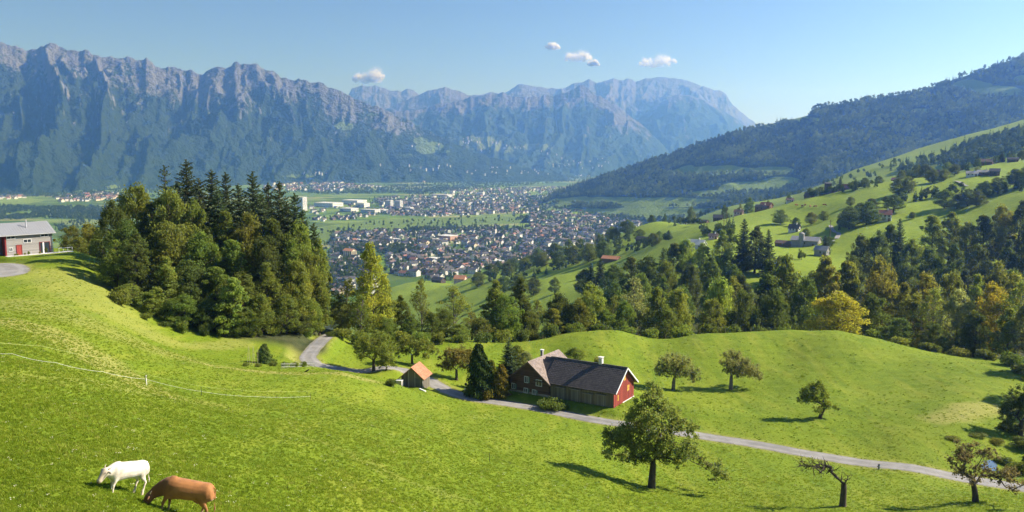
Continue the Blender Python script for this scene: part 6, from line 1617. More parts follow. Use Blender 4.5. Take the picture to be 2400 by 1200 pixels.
# ------------------------------------------------------------------ scattering
def low_tree(seed, spruce=False):
    r = np.random.default_rng(seed)
    if spruce:
        n = 150; t = r.random(n) ** 1.2; a = r.random(n) * 6.283; rad = 2.9 * (1.02 - t) ** 0.8 * (0.55 + 0.5 * r.random(n))
        C = np.column_stack([rad * np.cos(a), rad * np.sin(a), 1 + 17 * t]); N = np.column_stack([np.cos(a), np.sin(a), np.full(n, .7)]) + r.normal(0, .35, (n, 3)); S = 2.0 * (1.25 - t) * (.7 + .6 * r.random(n)); cv = np.zeros(n)
    else:
        C, N, S, cv = [], [], [], []
        for k in range(13):
            d = r.normal(size=3); d /= np.linalg.norm(d); c = np.array([0, 0, 7.5]) + d * np.array([3.6, 3.6, 3.8]) * (.5 + .5 * r.random())
            m = 16; e = r.normal(size=(m, 3)); e /= np.linalg.norm(e, axis=1)[:, None]
            C.append(c + e * 1.7 * (.5 + .5 * r.random(m))[:, None]); N.append(e * .8 + d * .5 + r.normal(0, .35, (m, 3))); S.append(1.7 * (.7 + .6 * r.random(m))); cv.append(np.full(m, r.random()))
        C, N, S, cv = map(np.concatenate, (C, N, S, cv))
    return crown_mesh('far_tree', C, N, S, cv, r, M_FARLEAF, .75)
def far_leaf():
    t = NT('far_foliage')
    tint = t.attr('tint', 'INSTANCER', 'Fac')
    c = t.ramp(tint, [(0.0, (0.050, 0.078, 0.024)), (0.35, (0.080, 0.112, 0.030)), (0.6, (0.125, 0.165, 0.042)), (0.85, (0.17, 0.215, 0.06)), (1.0, (0.195, 0.23, 0.065))])
    lv = t.attr('lv'); vm = t.new('ShaderNodeVectorMath', operation='SCALE'); t.link(c, vm.inputs[0]); t.link(t.math('ADD', t.math('MULTIPLY', lv, .7), .65), vm.inputs['Scale'])
    t.base(vm.outputs[0]); t.b.inputs['Specular IOR Level'].default_value = 0.1
    tr = t.new('ShaderNodeBsdfTranslucent'); tc = t.new('ShaderNodeVectorMath', operation='MULTIPLY'); t.link(vm.outputs[0], tc.inputs[0]); tc.inputs[1].default_value = (1.4, 1.4, .8); t.link(tc.outputs[0], tr.inputs['Color'])
    mx = t.new('ShaderNodeMixShader'); mx.inputs[0].default_value = .4; t.link(t.b.outputs[0], mx.inputs[1]); t.link(tr.outputs[0], mx.inputs[2]); t.link(mx.outputs[0], t.out.inputs['Surface'])
    return t.m
M_FARLEAF = far_leaf()
def proto_collection(name, meshes):
    c = bpy.data.collections.new(name)
    for i, me in enumerate(meshes):
        o = bpy.data.objects.new('%s_%02d' % (name, i), me); c.objects.link(o)
    return c
FAR_TREES = proto_collection('seed_tree', [low_tree(s, s % 4 == 0) for s in range(400, 408)])
_sg = {}
def scatter(name, P, scale, rot, idx, tint, coll, label, zs=None):
    me = bpy.data.meshes.new(name); n = len(P)
    me.vertices.add(n); me.vertices.foreach_set('co', np.asarray(P, np.float32).ravel())
    zs = np.ones(n) if zs is None else zs
    for k, ty, v in (('sc', 'FLOAT', scale), ('zs', 'FLOAT', zs), ('rt', 'FLOAT', rot), ('ix', 'INT', idx), ('tint', 'FLOAT', tint)):
        a = me.attributes.new(k, ty, 'POINT'); a.data.foreach_set('value', np.asarray(v, np.int32 if ty == 'INT' else np.float32))
    o = obj(name, me)
    g = bpy.data.node_groups.new('scatter_' + name, 'GeometryNodeTree')
    g.interface.new_socket('Geometry', in_out='INPUT', socket_type='NodeSocketGeometry'); g.interface.new_socket('Geometry', in_out='OUTPUT', socket_type='NodeSocketGeometry')
    N = g.nodes; L = g.links
    gi, go = N.new('NodeGroupInput'), N.new('NodeGroupOutput')
    m2p = N.new('GeometryNodeMeshToPoints'); iop = N.new('GeometryNodeInstanceOnPoints'); ci = N.new('GeometryNodeCollectionInfo')
    ci.inputs['Collection'].default_value = coll; ci.inputs['Separate Children'].default_value = True; ci.inputs['Reset Children'].default_value = True
    def na(nm, ty):
        q = N.new('GeometryNodeInputNamedAttribute'); q.data_type = ty; q.inputs['Name'].default_value = nm; return q.outputs[0]
    L.new(gi.outputs[0], m2p.inputs['Mesh']); L.new(m2p.outputs[0], iop.inputs['Points']); L.new(ci.outputs[0], iop.inputs['Instance'])
    iop.inputs['Pick Instance'].default_value = True
    L.new(na('ix', 'INT'), iop.inputs['Instance Index'])
    cx = N.new('ShaderNodeCombineXYZ'); L.new(na('rt', 'FLOAT'), cx.inputs[2]); L.new(cx.outputs[0], iop.inputs['Rotation'])
    sx = N.new('ShaderNodeCombineXYZ'); s_ = na('sc', 'FLOAT'); mu = N.new('ShaderNodeMath'); mu.operation = 'MULTIPLY'; L.new(s_, mu.inputs[0]); L.new(na('zs', 'FLOAT'), mu.inputs[1])
    L.new(s_, sx.inputs[0]); L.new(s_, sx.inputs[1]); L.new(mu.outputs[0], sx.inputs[2]); L.new(sx.outputs[0], iop.inputs['Scale'])
    L.new(iop.outputs[0], go.inputs[0])
    md = o.modifiers.new('scatter', 'NODES'); md.node_group = g
    return tag(o, label, None, None, 'stuff')

# --- forest on the wooded mountain
def mountain_forest():
    r = np.random.default_rng(77)
    nv, nu = RM_P.shape[:2]; front = int((RM_V <= 1.0001).sum())
    P = RM_P[:front]; 
    a = np.linalg.norm(np.cross(P[1:, :-1] - P[:-1, :-1], P[:-1, 1:] - P[:-1, :-1]), axis=-1)
    w = (a / a.sum()).ravel()
    n = 26000
    c = r.choice(len(w), n, p=w); i, j = c // (nu - 1), c % (nu - 1); u, v = r.random(n), r.random(n)
    p = P[i, j] * ((1 - u) * (1 - v))[:, None] + P[i, j + 1] * (u * (1 - v))[:, None] + P[i + 1, j] * ((1 - u) * v)[:, None] + P[i + 1, j + 1] * (u * v)[:, None]
    px = 1200 + p[:, 0] / p[:, 1] * FPX
    md = RM_MEADOW[i, j]
    keep = (md < 0.35 + 0.35 * (r.random(n) < 0.05)) & (px < 2550)
    # open crest strip with single trees
    py = HOR - p[:, 2] / p[:, 1] * FPX
    p, i, j, px, py = p[keep], i[keep], j[keep], px[keep], py[keep]; n = len(p)
    patch = fbm(p[:, 0] / 120, p[:, 1] / 120, 3)
    con = (fbm(p[:, 0] / 200 + 9, p[:, 1] / 200, 3) > 0.36) | (r.random(n) < 0.05)
    idx = np.where(con, r.choice([0, 4], n), r.choice([1, 2, 3, 5, 6, 7], n))
    tint = np.clip(0.52 + 0.9 * patch + r.normal(0, 0.24, n) - 0.26 * con, 0, 1)
    sc = (0.65 + 0.85 * r.random(n) ** 1.5) * (1 + 0.35 * patch)
    scatter('forest', p, sc, r.random(n) * 6.28, idx, tint, FAR_TREES, 'dense mixed forest covering the wooded mountainside')
mountain_forest()
# --- woods on the pale second ridge, on valley floor and between houses
def poly_pts(poly, n, r):
    P = np.array(poly, float); lo, hi = P.min(0), P.max(0); out = np.empty((0, 2))
    while len(out) < n:
        q = lo + r.random((n * 3, 2)) * (hi - lo); ins = np.zeros(len(q), bool); j = len(P) - 1
        for i in range(len(P)):
            c = ((P[i, 1] > q[:, 1]) != (P[j, 1] > q[:, 1])) & (q[:, 0] < (P[j, 0] - P[i, 0]) * (q[:, 1] - P[i, 1]) / (P[j, 1] - P[i, 1] + 1e-12) + P[i, 0])
            ins ^= c; j = i
        out = np.vstack([out, q[ins]])
    return out[:n]
def valley_xy(q):
    v = [at_z(x, y, VALLEY) for x, y in q]; return np.array([[p.x, p.y] for p in v])
def valley_woods():
    r = np.random.default_rng(78); Q = []
    for poly, n in (([(-60,478),(60,486),(250,486),(330,500),(240,516),(100,512),(-60,520)], 2600), ([(120,535),(190,515),(230,525),(240,545),(180,560)], 160), ([(240,470),(420,455),(640,440),(700,452),(520,470),(300,480)], 900),
                    ([(690,428),(900,436),(1100,426),(1390,412),(1400,422),(1200,438),(1000,452),(760,456),(690,450)], 3600), ([(930,452),(1090,440),(1100,446),(980,460)], 260),
                    ([(-60,445),(140,455),(330,438),(560,424),(700,416),(700,424),(420,446),(200,470),(100,462),(-60,462)], 2600), ([(1080,425),(1380,405),(1440,408),(1380,418),(1100,434)], 900),
                    ([(930,540),(1000,534),(1060,540),(1000,548)], 120), ([(900,524),(1080,512),(1250,510),(1250,521),(1060,528),(930,540)], 70), ([(740,545),(900,520),(900,545),(790,560)], 60), ([(780,585),(900,578),(900,590),(785,600)], 180), ([(900,582),(980,578),(985,592),(905,596)], 150), ([(1040,530),(1250,536),(1240,548),(1050,545)], 200),
                    ([(1200,505),(1300,497),(1290,512),(1210,520)], 60), ([(740,610),(880,600),(880,660),(760,680)], 220), ([(1380,500),(1520,500),(1540,530),(1450,550),(1390,545)], 260), ([(1240,462),(1330,450),(1330,490),(1250,500),(1210,480)], 420)):
        Q.append(valley_xy(poly_pts(poly, n, r)))
    Q = np.concatenate(Q); n = len(Q)
    keep = fbm(Q[:, 0] / 150, Q[:, 1] / 150, 3) > -0.28
    Q = Q[keep]; n = len(Q)
    P = np.column_stack([Q, np.full(n, VALLEY)])
    scatter('valley_woods', P, 0.55 + 0.6 * r.random(n), r.random(n) * 6.28, r.integers(0, 8, n), np.clip(0.3 + r.normal(0, 0.2, n), 0, 1), FAR_TREES, 'dark belts of woodland crossing the valley floor')
valley_woods()
def ridge_woods():
    r = np.random.default_rng(79); P = []; S = []
    def add(poly, n, Yg, s0, s1, lo=.75, hi=1.35):
        for (x, y) in poly_pts(poly, n, r):
            p = ground_hit(x, y, Yg, lo, hi); P.append(tuple(p)); S.append(r.uniform(s0, s1))
    add([(2190,385),(2260,345),(2400,310),(2420,350),(2330,372),(2240,398)], 330, 1200, .7, 1.2)
    add([(2100,400),(2180,372),(2200,385),(2120,412)], 40, 1200, .6, 1.0)
    add([(1880,445),(2000,405),(2200,360),(2400,300),(2400,325),(2150,395),(1950,440)], 70, 1350, .4, .8)
    add([(1500,500),(1700,470),(1880,450),(1900,462),(1700,492),(1560,520)], 110, 1650, .45, .9, .8, 1.3)
    add([(1100,640),(1250,600),(1400,570),(1480,550),(1470,580),(1300,640),(1150,690)], 120, 880, .35, .75)
    add([(1240,560),(1400,520),(1520,500),(1500,530),(1380,560),(1270,590)], 150, 1150, .45, .9, .85, 1.6)
    for poly in ([(1950,532),(2040,500),(2050,512),(1960,545)], [(2080,472),(2260,440),(2270,450),(2100,482)], [(2200,475),(2400,428),(2400,448),(2220,490)], [(1890,452),(2060,433),(2060,440),(1890,460)], [(1560,525),(1640,508),(1650,514),(1570,534)], [(1420,590),(1560,560),(1570,570),(1440,605)], [(1640,545),(1720,530),(1730,545),(1650,560)], [(2230,400),(2390,365),(2390,372),(2240,408)]):
        add(poly, 34, 640, .28, .6, .7, 1.6)
    n = len(P)
    scatter('slope_thickets', P, S, r.random(n) * 6.28, r.integers(0, 8, n), np.clip(0.35 + r.normal(0, .2, n), 0, 1), FAR_TREES, 'thickets and hedges on the slopes below the wooded mountain')
ridge_woods()
# ------------------------------------------------------------------ town in the valley
HOUSE_SPEC = [('white', 'dark', 12, 9, 5.6, 8.6), ('white', 'brown', 11, 9, 5.4, 8.6), ('cream', 'brown', 13, 10, 6, 9.2), ('white', 'red', 12, 10, 5.6, 9), ('grey', 'dark', 12, 9, 5.4, 8.4), ('brown', 'dark', 13, 10, 5.2, 8.8), ('rose', 'brown', 12, 9, 5.5, 8.5), ('white', 'dark', 17, 11, 8.5, 11.5)]
def town_meshes():
    out = []
    for i, (w, rf, L, W, ev, rg) in enumerate(HOUSE_SPEC):
        b = MB(); gable_walls(b, -L / 2, L / 2, -W / 2, W / 2, ev, rg, 'x', -1.0); wm = b.mesh('town_house', WALLS[w])
        b = MB(); gable_roof(b, -L / 2, L / 2, -W / 2, W / 2, ev, rg, 'x', 0.8, 0.3); rm = b.mesh('roof', ROOFS[rf])
        b = MB()
        for x in (-L * .3, 0, L * .3):
            for z in (1.2, 3.9): b.box(x - .6, x + .6, -W / 2 - .06, -W / 2 + .02, z, z + 1.3)
        gm = b.mesh('window_row', M_GLASS)
        out.append((wm, rm, gm, rf, w))
    return out
TOWN = town_meshes()
TOWN_POLYS = [  # polygon in the photo, number of houses
 ([(880,545),(1000,540),(1230,540),(1300,545),(1300,610),(1210,625),(1060,640),(930,650),(900,600),(880,570)], 620),
 ([(775,550),(900,543),(900,585),(780,592)], 150), ([(770,600),(880,600),(880,690),(780,690)], 90),
 ([(1240,500),(1420,490),(1530,498),(1500,530),(1420,560),(1320,580),(1250,560)], 480),
 ([(880,465),(1000,458),(1150,455),(1330,455),(1300,478),(1240,500),(1000,508),(900,505)], 760),
 ([(720,490),(880,475),(880,510),(740,520)], 50), ([(1050,445),(1330,438),(1340,452),(1060,456)], 160),
 ([(1290,470),(1500,478),(1700,500),(1560,520),(1400,500)], 60), ([(1000,615),(1120,600),(1120,640),(1010,660)], 60)]
FAR_POLYS = [([(620,425),(760,425),(900,440),(740,452),(620,446)], 200), ([(840,416),(1010,412),(1080,418),(1000,428),(860,428)], 190), ([(130,462),(280,452),(270,470),(140,474)], 70), ([(0,462),(60,460),(60,466),(0,468)], 16), ([(1080,408),(1380,398),(1450,402),(1380,414),(1100,420)], 260)]
TOWN_MARKS = [(1160,560,'near the church spire'),(1050,562,'near the large brown hall'),(1018,612,'near the flat-roofed white school'),(960,622,'left of the flat-roofed school'),(1000,640,'near the long hall at the slope foot'),(1180,618,'near the low building under the slope'),(820,600,'near the cream apartment house'),(850,568,'near the long white terrace'),(1280,605,'below the cream gabled farmhouse'),(1110,600,'in the middle of the near town'),(1080,625,'just above the orange-roofed farmhouse'),(1230,590,'under the wooded meadow slope'),(800,670,'seen through the trees near the grove'),(960,590,'in the near left quarter'),(1380,560,'beside the grey hay barn slope')]
def town():
    r = np.random.default_rng(90); H = []
    for poly, n in TOWN_POLYS:
        q = valley_xy(poly_pts(poly, n, r))
        for x, y in q: H.append((x, y))
    H = np.array(H)
    # keep houses apart
    keep = []; cell = {}
    for k in r.permutation(len(H)):
        x, y = H[k]; cx, cy = int(x // 13), int(y // 13)
        if any((cx + a, cy + b) in cell for a in (-1, 0, 1) for b in (-1, 0, 1) if (a, b) in ((0, 0),)): continue
        zg = ground_base(x, y)[0] if y < 1900 else -999
        if zg > VALLEY - 0.5: continue
        cell[(cx, cy)] = 1; keep.append(k)
    H = H[keep]; H = H[np.argsort(H[:, 1])]
    LB = {'dark': 'dark roof', 'brown': 'brown roof', 'red': 'red roof'}
    V, F, MI = [], [], []; mats = list(WALLS.values()) + list(ROOFS.values()); mi = {m.name: i for i, m in enumerate(mats)}
    for k, (x, y) in enumerate(H):
        ti = r.choice(len(TOWN), p=[.34, .16, .11, .05, .09, .06, .03, .16]); wm, rm, gm, rf, w = TOWN[ti]
        rz = r.choice([-0.62, 0.95]) + r.normal(0, .22); sc = r.uniform(.85, 1.2)
        if k < 300:
            o = obj('town_house', wm); o.location = (x, y, VALLEY); o.rotation_euler = (0, 0, rz); o.scale = (sc,) * 3
            obj('roof', rm, o); obj('window_row', gm, o)
            px = 1200 + x / y * FPX
            py = HOR - VALLEY / y * FPX
            where = min(TOWN_MARKS, key=lambda q: abs(q[0] - px) + 1.6 * abs(q[1] - py))[2]
            tag(o, '%s town house with %s %s' % ({'grey': 'grey', 'brown': 'brown', 'white': 'white', 'cream': 'cream', 'rose': 'rose'}[w] + (' tall' if ti == 7 else ''), LB[rf], where), 'house', 'houses of the valley town')
        else:
            c, s = math.cos(rz) * sc, math.sin(rz) * sc
            for me in (wm, rm):
                k0 = len(V); m = mi[me.materials[0].name]
                for v in me.vertices: V.append((x + v.co.x * c - v.co.y * s, y + v.co.x * s + v.co.y * c, VALLEY + v.co.z * sc))
                for p in me.polygons: F.append([k0 + q for q in p.vertices]); MI.append(m)
    for poly, n in FAR_POLYS:
        for x, y in valley_xy(poly_pts(poly, n, r)):
            wm, rm, gm, rf, w = TOWN[r.choice([0, 0, 2, 3, 7])]; rz = r.choice([-.6, .97]) + r.normal(0, .25); sc = r.uniform(1.1, 1.7); c, s = math.cos(rz) * sc, math.sin(rz) * sc
            for me in (wm, rm):
                k0 = len(V); m = mi[me.materials[0].name]
                for v in me.vertices: V.append((x + v.co.x * c - v.co.y * s, y + v.co.x * s + v.co.y * c, VALLEY + v.co.z * sc))
                for p in me.polygons: F.append([k0 + q for q in p.vertices]); MI.append(m)
    o = obj('far_town_houses', mesh_np('far_town_houses', V, F, mats, MI)); tag(o, 'mass of small white and dark-roofed houses far across the valley', None, None, 'stuff')
    # gardens and street trees
    n = 7600; i = r.integers(0, len(H), n); Q = H[i] + r.normal(0, 16, (n, 2))
    scatter('town_trees', np.column_stack([Q, np.full(n, VALLEY)]), 0.4 + 0.55 * r.random(n), r.random(n) * 6.28, r.integers(0, 8, n), np.clip(.28 + r.normal(0, .22, n), 0, 1), FAR_TREES, 'garden trees filling the gaps between the town houses')
town()
def block(px, py, wpx, hpx, depth, mat, label, rz_=0.35, name='office_block', bands=0, roof=None, cat='building'):
    p = at_z(px, py, VALLEY); m = p.y / FPX; L, h = wpx * m, hpx * m
    rz = -.55; root = empty(name, (p.x, p.y, VALLEY), rz); tag(root, label, cat)
    b = MB(); b.box(-L / 2, L / 2, -depth / 2, depth / 2, -1, h); b.obj('wall', mat, root)
    b = MB(); b.box(-L / 2 - .6, L / 2 + .6, -depth / 2 - .6, depth / 2 + .6, h, h + 1.0); b.obj('roof', roof or ROOFS['pale'], root)
    bm_ = MB(); bm_.box(-L / 2 + 1.2, L / 2 - 1.2, -depth / 2 - .12, -depth / 2 + .05, 0, 1.5); me = bm_.mesh('window_band', M_GLASS)
    bs = MB(); bs.box(-.12 + L / 2, .12 + L / 2, -depth / 2 + 1, depth / 2 - 1, 0, 1.5); me2 = bs.mesh('window_band', M_GLASS)
    for k in range(bands):
        obj('window_band', me, root, (0, 0, 1.4 + k * (h - 1) / bands)); obj('window_band', me2, root, (0, 0, 1.4 + k * (h - 1) / bands))
    return root
PALE = plain('pale_panel', (0.72, 0.71, 0.68), 0.7, 0.06, .3); WARM = plain('warm_brick_panel', (0.42, 0.26, 0.18), 0.8, 0.12, .3)
block(708, 494, 20, 32, 22, PALE, 'tallest white tower block standing left of the factory halls', .6, 'tower_block', 12)
block(912, 487, 17, 17, 18, PALE, 'left one of the two pale high-rises in the far town', .5, 'tower_block', 8)
block(935, 491, 16, 20, 18, PALE, 'right one of the two pale high-rises in the far town', .5, 'tower_block', 9)
for a in [(770,484,60,9,60,'long white factory hall right of the tallest tower'),(830,478,50,9,60,'second white factory hall behind the long one'),(818,496,36,8,40,'low white warehouse in front of the factory halls'),(868,498,44,7,30,'wide low warehouse beside the field'),(850,486,26,10,34,'white industrial block between warehouses'),(895,497,26,6,26,'flat warehouse left of the high-rises'),(1035,462,46,6,40,'far white hall at the back of the town'),(1060,457,10,9,16,'square white far block beside the back hall'),(1128,459,14,8,20,'small white block at the far town edge'),(958,494,20,8,20,'pale apartment house right of the high-rises'),(1090,479,34,5,24,'low white row amid the far town')]:
    block(a[0], a[1], a[2], a[3], a[4], PALE, a[5], .35, 'factory_hall', 2)
block(1050, 563, 36, 11, 34, WARM, 'large brown hall with pale flat roof in the near town', .5, 'sports_hall', 1)
block(1030, 566, 30, 6, 24, WARM, 'low brown annex beside the large brown hall', .5, 'school', 1)
block(1018, 612, 34, 7, 24, PALE, 'white flat-roofed school building at the near town edge', .3, 'school', 2)
block(1000, 640, 44, 7, 22, PALE, 'long flat-roofed white hall at the foot of the slope', .25, 'storage_hall', 1)
block(1180, 618, 50, 6, 20, PALE, 'long low white building under the meadow slope', .4, 'storage_hall', 1)
block(1420, 502, 40, 6, 40, plain('blue_panel', (0.42, 0.46, 0.52), .6, .1, .3), 'bluish factory hall below the wooded mountain', .3, 'factory_hall', 1)
block(850, 568, 40, 6, 22, PALE, 'long white terrace left in the near town', .3, 'terrace_row', 1)
block(920, 566, 34, 6, 20, PALE, 'second long white terrace in the near town', .3, 'terrace_row', 1)
# apartment house with red roof
def apartment():
    p = at_z(820, 601, VALLEY); root = empty('apartment_house', (p.x, p.y, VALLEY), -.6); tag(root, 'cream apartment house with red roof alone on the field', 'building')
    L, W, ev, rg = 25, 14, 13, 17
    b = MB(); gable_walls(b, -L / 2, L / 2, -W / 2, W / 2, ev, rg, 'x'); b.obj('wall', WALLS['cream'], root)
    b = MB(); gable_roof(b, -L / 2, L / 2, -W / 2, W / 2, ev, rg, 'x', 1, .3); b.obj('roof', ROOFS['orange'], root)
    for i in range(4):
        for s, (x, y, rz) in enumerate(((-9.4 + i * 6.2, -W / 2, 0), (L / 2, -4.5 + i * 3, math.pi / 2))):
            b = MB(); b.box(-.9, .9, -.1, .05, 1, ev - 1); o = b.obj('window_strip', M_GLASS, root); o.location = (x, y, 0); o.rotation_euler = (0, 0, rz)
apartment()
def church():
    p = at_z(1160, 560, VALLEY); root = empty('church', (p.x, p.y, VALLEY), -.6); tag(root, 'white church with pointed spire in the middle of the town', 'church')
    b = MB(); gable_walls(b, 3, 26, -6, 6, 9, 15, 'x'); b.obj('nave', WALLS['white'], root)
    b = MB(); gable_roof(b, 3, 26, -6, 6, 9, 15, 'x', .8, .3); b.obj('roof', ROOFS['dark'], root)
    b = MB(); b.box(-3.2, 3.2, -3.2, 3.2, -1, 25); b.obj('bell_tower', WALLS['white'], root)
    b = MB(); 
    for a, c in (((-3.6, -3.6), (3.6, -3.6)), ((3.6, -3.6), (3.6, 3.6)), ((3.6, 3.6), (-3.6, 3.6)), ((-3.6, 3.6), (-3.6, -3.6))): b.quad([(*a, 25), (*c, 25), (0, 0, 41)])
    b.obj('spire', ROOFS['dark'], root)
    for s in (-1, 1):
        b = MB(); b.box(-.9, .9, -.1, .05, 18, 22); o = b.obj('belfry_opening', M_GLASS, root); o.location = (s * 1.4, -3.2, 0)
church()

# ------------------------------------------------------------------ villages on the far mountain foot
def mountain_villages():
    r = np.random.default_rng(91); V, F, MI = [], [], []; mats = [WALLS['white'], ROOFS['brown']]
    for G_, boxes in ((M1[1], [(960,1030,330,350,16),(700,760,405,418,30),(880,1100,385,405,50),(1080,1300,392,410,60)]), (M2[1], [(1090,1135,322,338,46),(1120,1180,335,356,44),(1180,1250,340,352,26),(1240,1300,345,365,20),(1280,1420,370,395,60)])):
        P = G_.reshape(-1, 3); px = 1200 + P[:, 0] / P[:, 1] * FPX; py = HOR - P[:, 2] / P[:, 1] * FPX
        for x0, x1, y0, y1, n in boxes:
            c = np.where((px > x0) & (px < x1) & (py > y0) & (py < y1))[0]
            if len(c) == 0: continue
            for k in r.choice(c, int(n * .5)):
                x, y, z = P[k] + r.normal(0, 25, 3) * [1, 1, 0]; rz = -.6 + r.normal(0, .3); sc = r.uniform(.6, .95); cc, ss = math.cos(rz) * sc, math.sin(rz) * sc
                for m, me in enumerate(TOWN[1][:2]):
                    k0 = len(V)
                    for v in me.vertices: V.append((x + v.co.x * cc - v.co.y * ss, y + v.co.x * ss + v.co.y * cc, z + 6 + v.co.z * sc - (14 if v.co.z < 0 else 0)))
                    for p in me.polygons: F.append([k0 + q for q in p.vertices]); MI.append(m)
    tag(obj('mountain_village_houses', mesh_np('mountain_village_houses', V, F, mats, MI)), 'scattered white village houses on the far mountain foot', None, None, 'stuff')
mountain_villages()
# ------------------------------------------------------------------ grass
def grass_mat():
    t = NT('grass_blades')
    tint = t.attr('tint', 'INSTANCER', 'Fac'); lv = t.attr('lv')
    c = t.ramp(tint, [(0.0, (0.10, 0.155, 0.009)), (0.4, (0.20, 0.27, 0.018)), (0.7, (0.285, 0.335, 0.036)), (1.0, (0.44, 0.42, 0.13))])
    vm = t.new('ShaderNodeVectorMath', operation='SCALE'); t.link(c, vm.inputs[0]); t.link(t.math('ADD', t.math('MULTIPLY', lv, .6), .7), vm.inputs['Scale'])
    t.base(vm.outputs[0]); t.b.inputs['Roughness'].default_value = .6; t.b.inputs['Specular IOR Level'].default_value = .15
    tr = t.new('ShaderNodeBsdfTranslucent'); tc = t.new('ShaderNodeVectorMath', operation='MULTIPLY'); t.link(vm.outputs[0], tc.inputs[0]); tc.inputs[1].default_value = (1.25, 1.25, .7); t.link(tc.outputs[0], tr.inputs['Color'])
    mx = t.new('ShaderNodeMixShader'); mx.inputs[0].default_value = .5; t.link(t.b.outputs[0], mx.inputs[1]); t.link(tr.outputs[0], mx.inputs[2]); t.link(mx.outputs[0], t.out.inputs['Surface'])
    return t.m
M_BLADE = grass_mat()
def tuft(seed, n=16, h=0.12, spread=0.10, w=0.012):
    r = np.random.default_rng(seed); V, F, lv = [], [], []
    for k in range(n):
        a = r.random() * 6.283; q = spread * np.sqrt(r.random()); x, y = q * np.cos(a), q * np.sin(a)
        hh = h * (.5 + .8 * r.random()); b = r.random() * 6.283; lean = hh * (.25 + .6 * r.random()); d = np.array([np.cos(b), np.sin(b)]); s = np.array([-d[1], d[0]]) * w
        k0 = len(V)
        V += [(x - s[0], y - s[1], -.02), (x + s[0], y + s[1], -.02), (x + d[0] * lean * .4 + s[0] * .8, y + d[1] * lean * .4 + s[1] * .8, hh * .65), (x + d[0] * lean * .4 - s[0] * .8, y + d[1] * lean * .4 - s[1] * .8, hh * .65), (x + d[0] * lean, y + d[1] * lean, hh)]
        F += [[k0, k0 + 1, k0 + 2, k0 + 3], [k0 + 3, k0 + 2, k0 + 4]]; lv += [r.random()] * 5
    return mesh_np('grass_tuft', V, F, [M_BLADE], attrs={'lv': lv})
M_PETAL = plain('pale_petals', (0.75, 0.72, 0.45), 0.7, 0.1)
def flower_tuft(seed):
    me = tuft(seed, 8); b = bmesh.new(); b.from_mesh(me); me.materials.append(M_PETAL); r = random.Random(seed)
    for k in range(3):
        g = bmesh.ops.create_icosphere(b, subdivisions=1, radius=0.022, matrix=Matrix.Translation((r.uniform(-.1, .1), r.uniform(-.1, .1), r.uniform(.12, .17))) @ Matrix.Diagonal((1, 1, .5, 1)))
        for f in {f for v in g['verts'] for f in v.link_faces}: f.material_index = 1
    b.to_mesh(me); b.free(); return me
TUFTS = proto_collection('seed_grass', [tuft(s) for s in range(500, 506)] + [flower_tuft(507)])
def grass():
    r = np.random.default_rng(95); n = 210000
    a = r.uniform(-.66, .66, n); Y = np.exp(r.uniform(math.log(19), math.log(205), n)); X = a * Y
    px = 1200 + a * FPX
    keep = (r.random(n) > 0.7 * smooth(75, 150, Y)) & ~((Y > 152) & (px > 265) & (px < 765) & (Y < 200))
    for C, W in ((LANE, LANE_W), (DRIVE, DRIVE_W)):
        nr = Y > 95; d = np.full(n, 1e9); d[nr] = polydist(X[nr], Y[nr], C)[0]; keep &= d > W + .05
    X, Y = X[keep], Y[keep]; n = len(X)
    Z = ground(X, Y)
    f = fbm(X / 7, Y / 7, 3); g = fbm(X / 1.2, Y / 1.2, 2)
    tint = np.clip(.46 + .22 * f + .22 * g + r.normal(0, .15, n), 0, .92)
    sc = (0.7 + 0.0055 * Y) * (.6 + .8 * r.random(n)) * (1 + .5 * np.clip(f, -.5, 1))
    zs = 0.9 / (1 + 0.008 * Y)
    kn = (Y > 118) & (X > 14) & (Y < 210) & (noise(X / 1.5, Y / 1.9) > .2) & (noise(X / 17 + 4, Y / 17) > -.1)
    tint = np.where(kn, np.clip(tint - .28, 0, 1), tint); zs = np.where(kn, zs * 1.9, zs)
    scatter('grass', np.column_stack([X, Y, Z]), sc, r.random(n) * 6.28, np.where(r.random(n) < 0.006, 6, r.integers(0, 6, n)), tint, TUFTS, 'short meadow grass covering the hillside', zs)
grass()
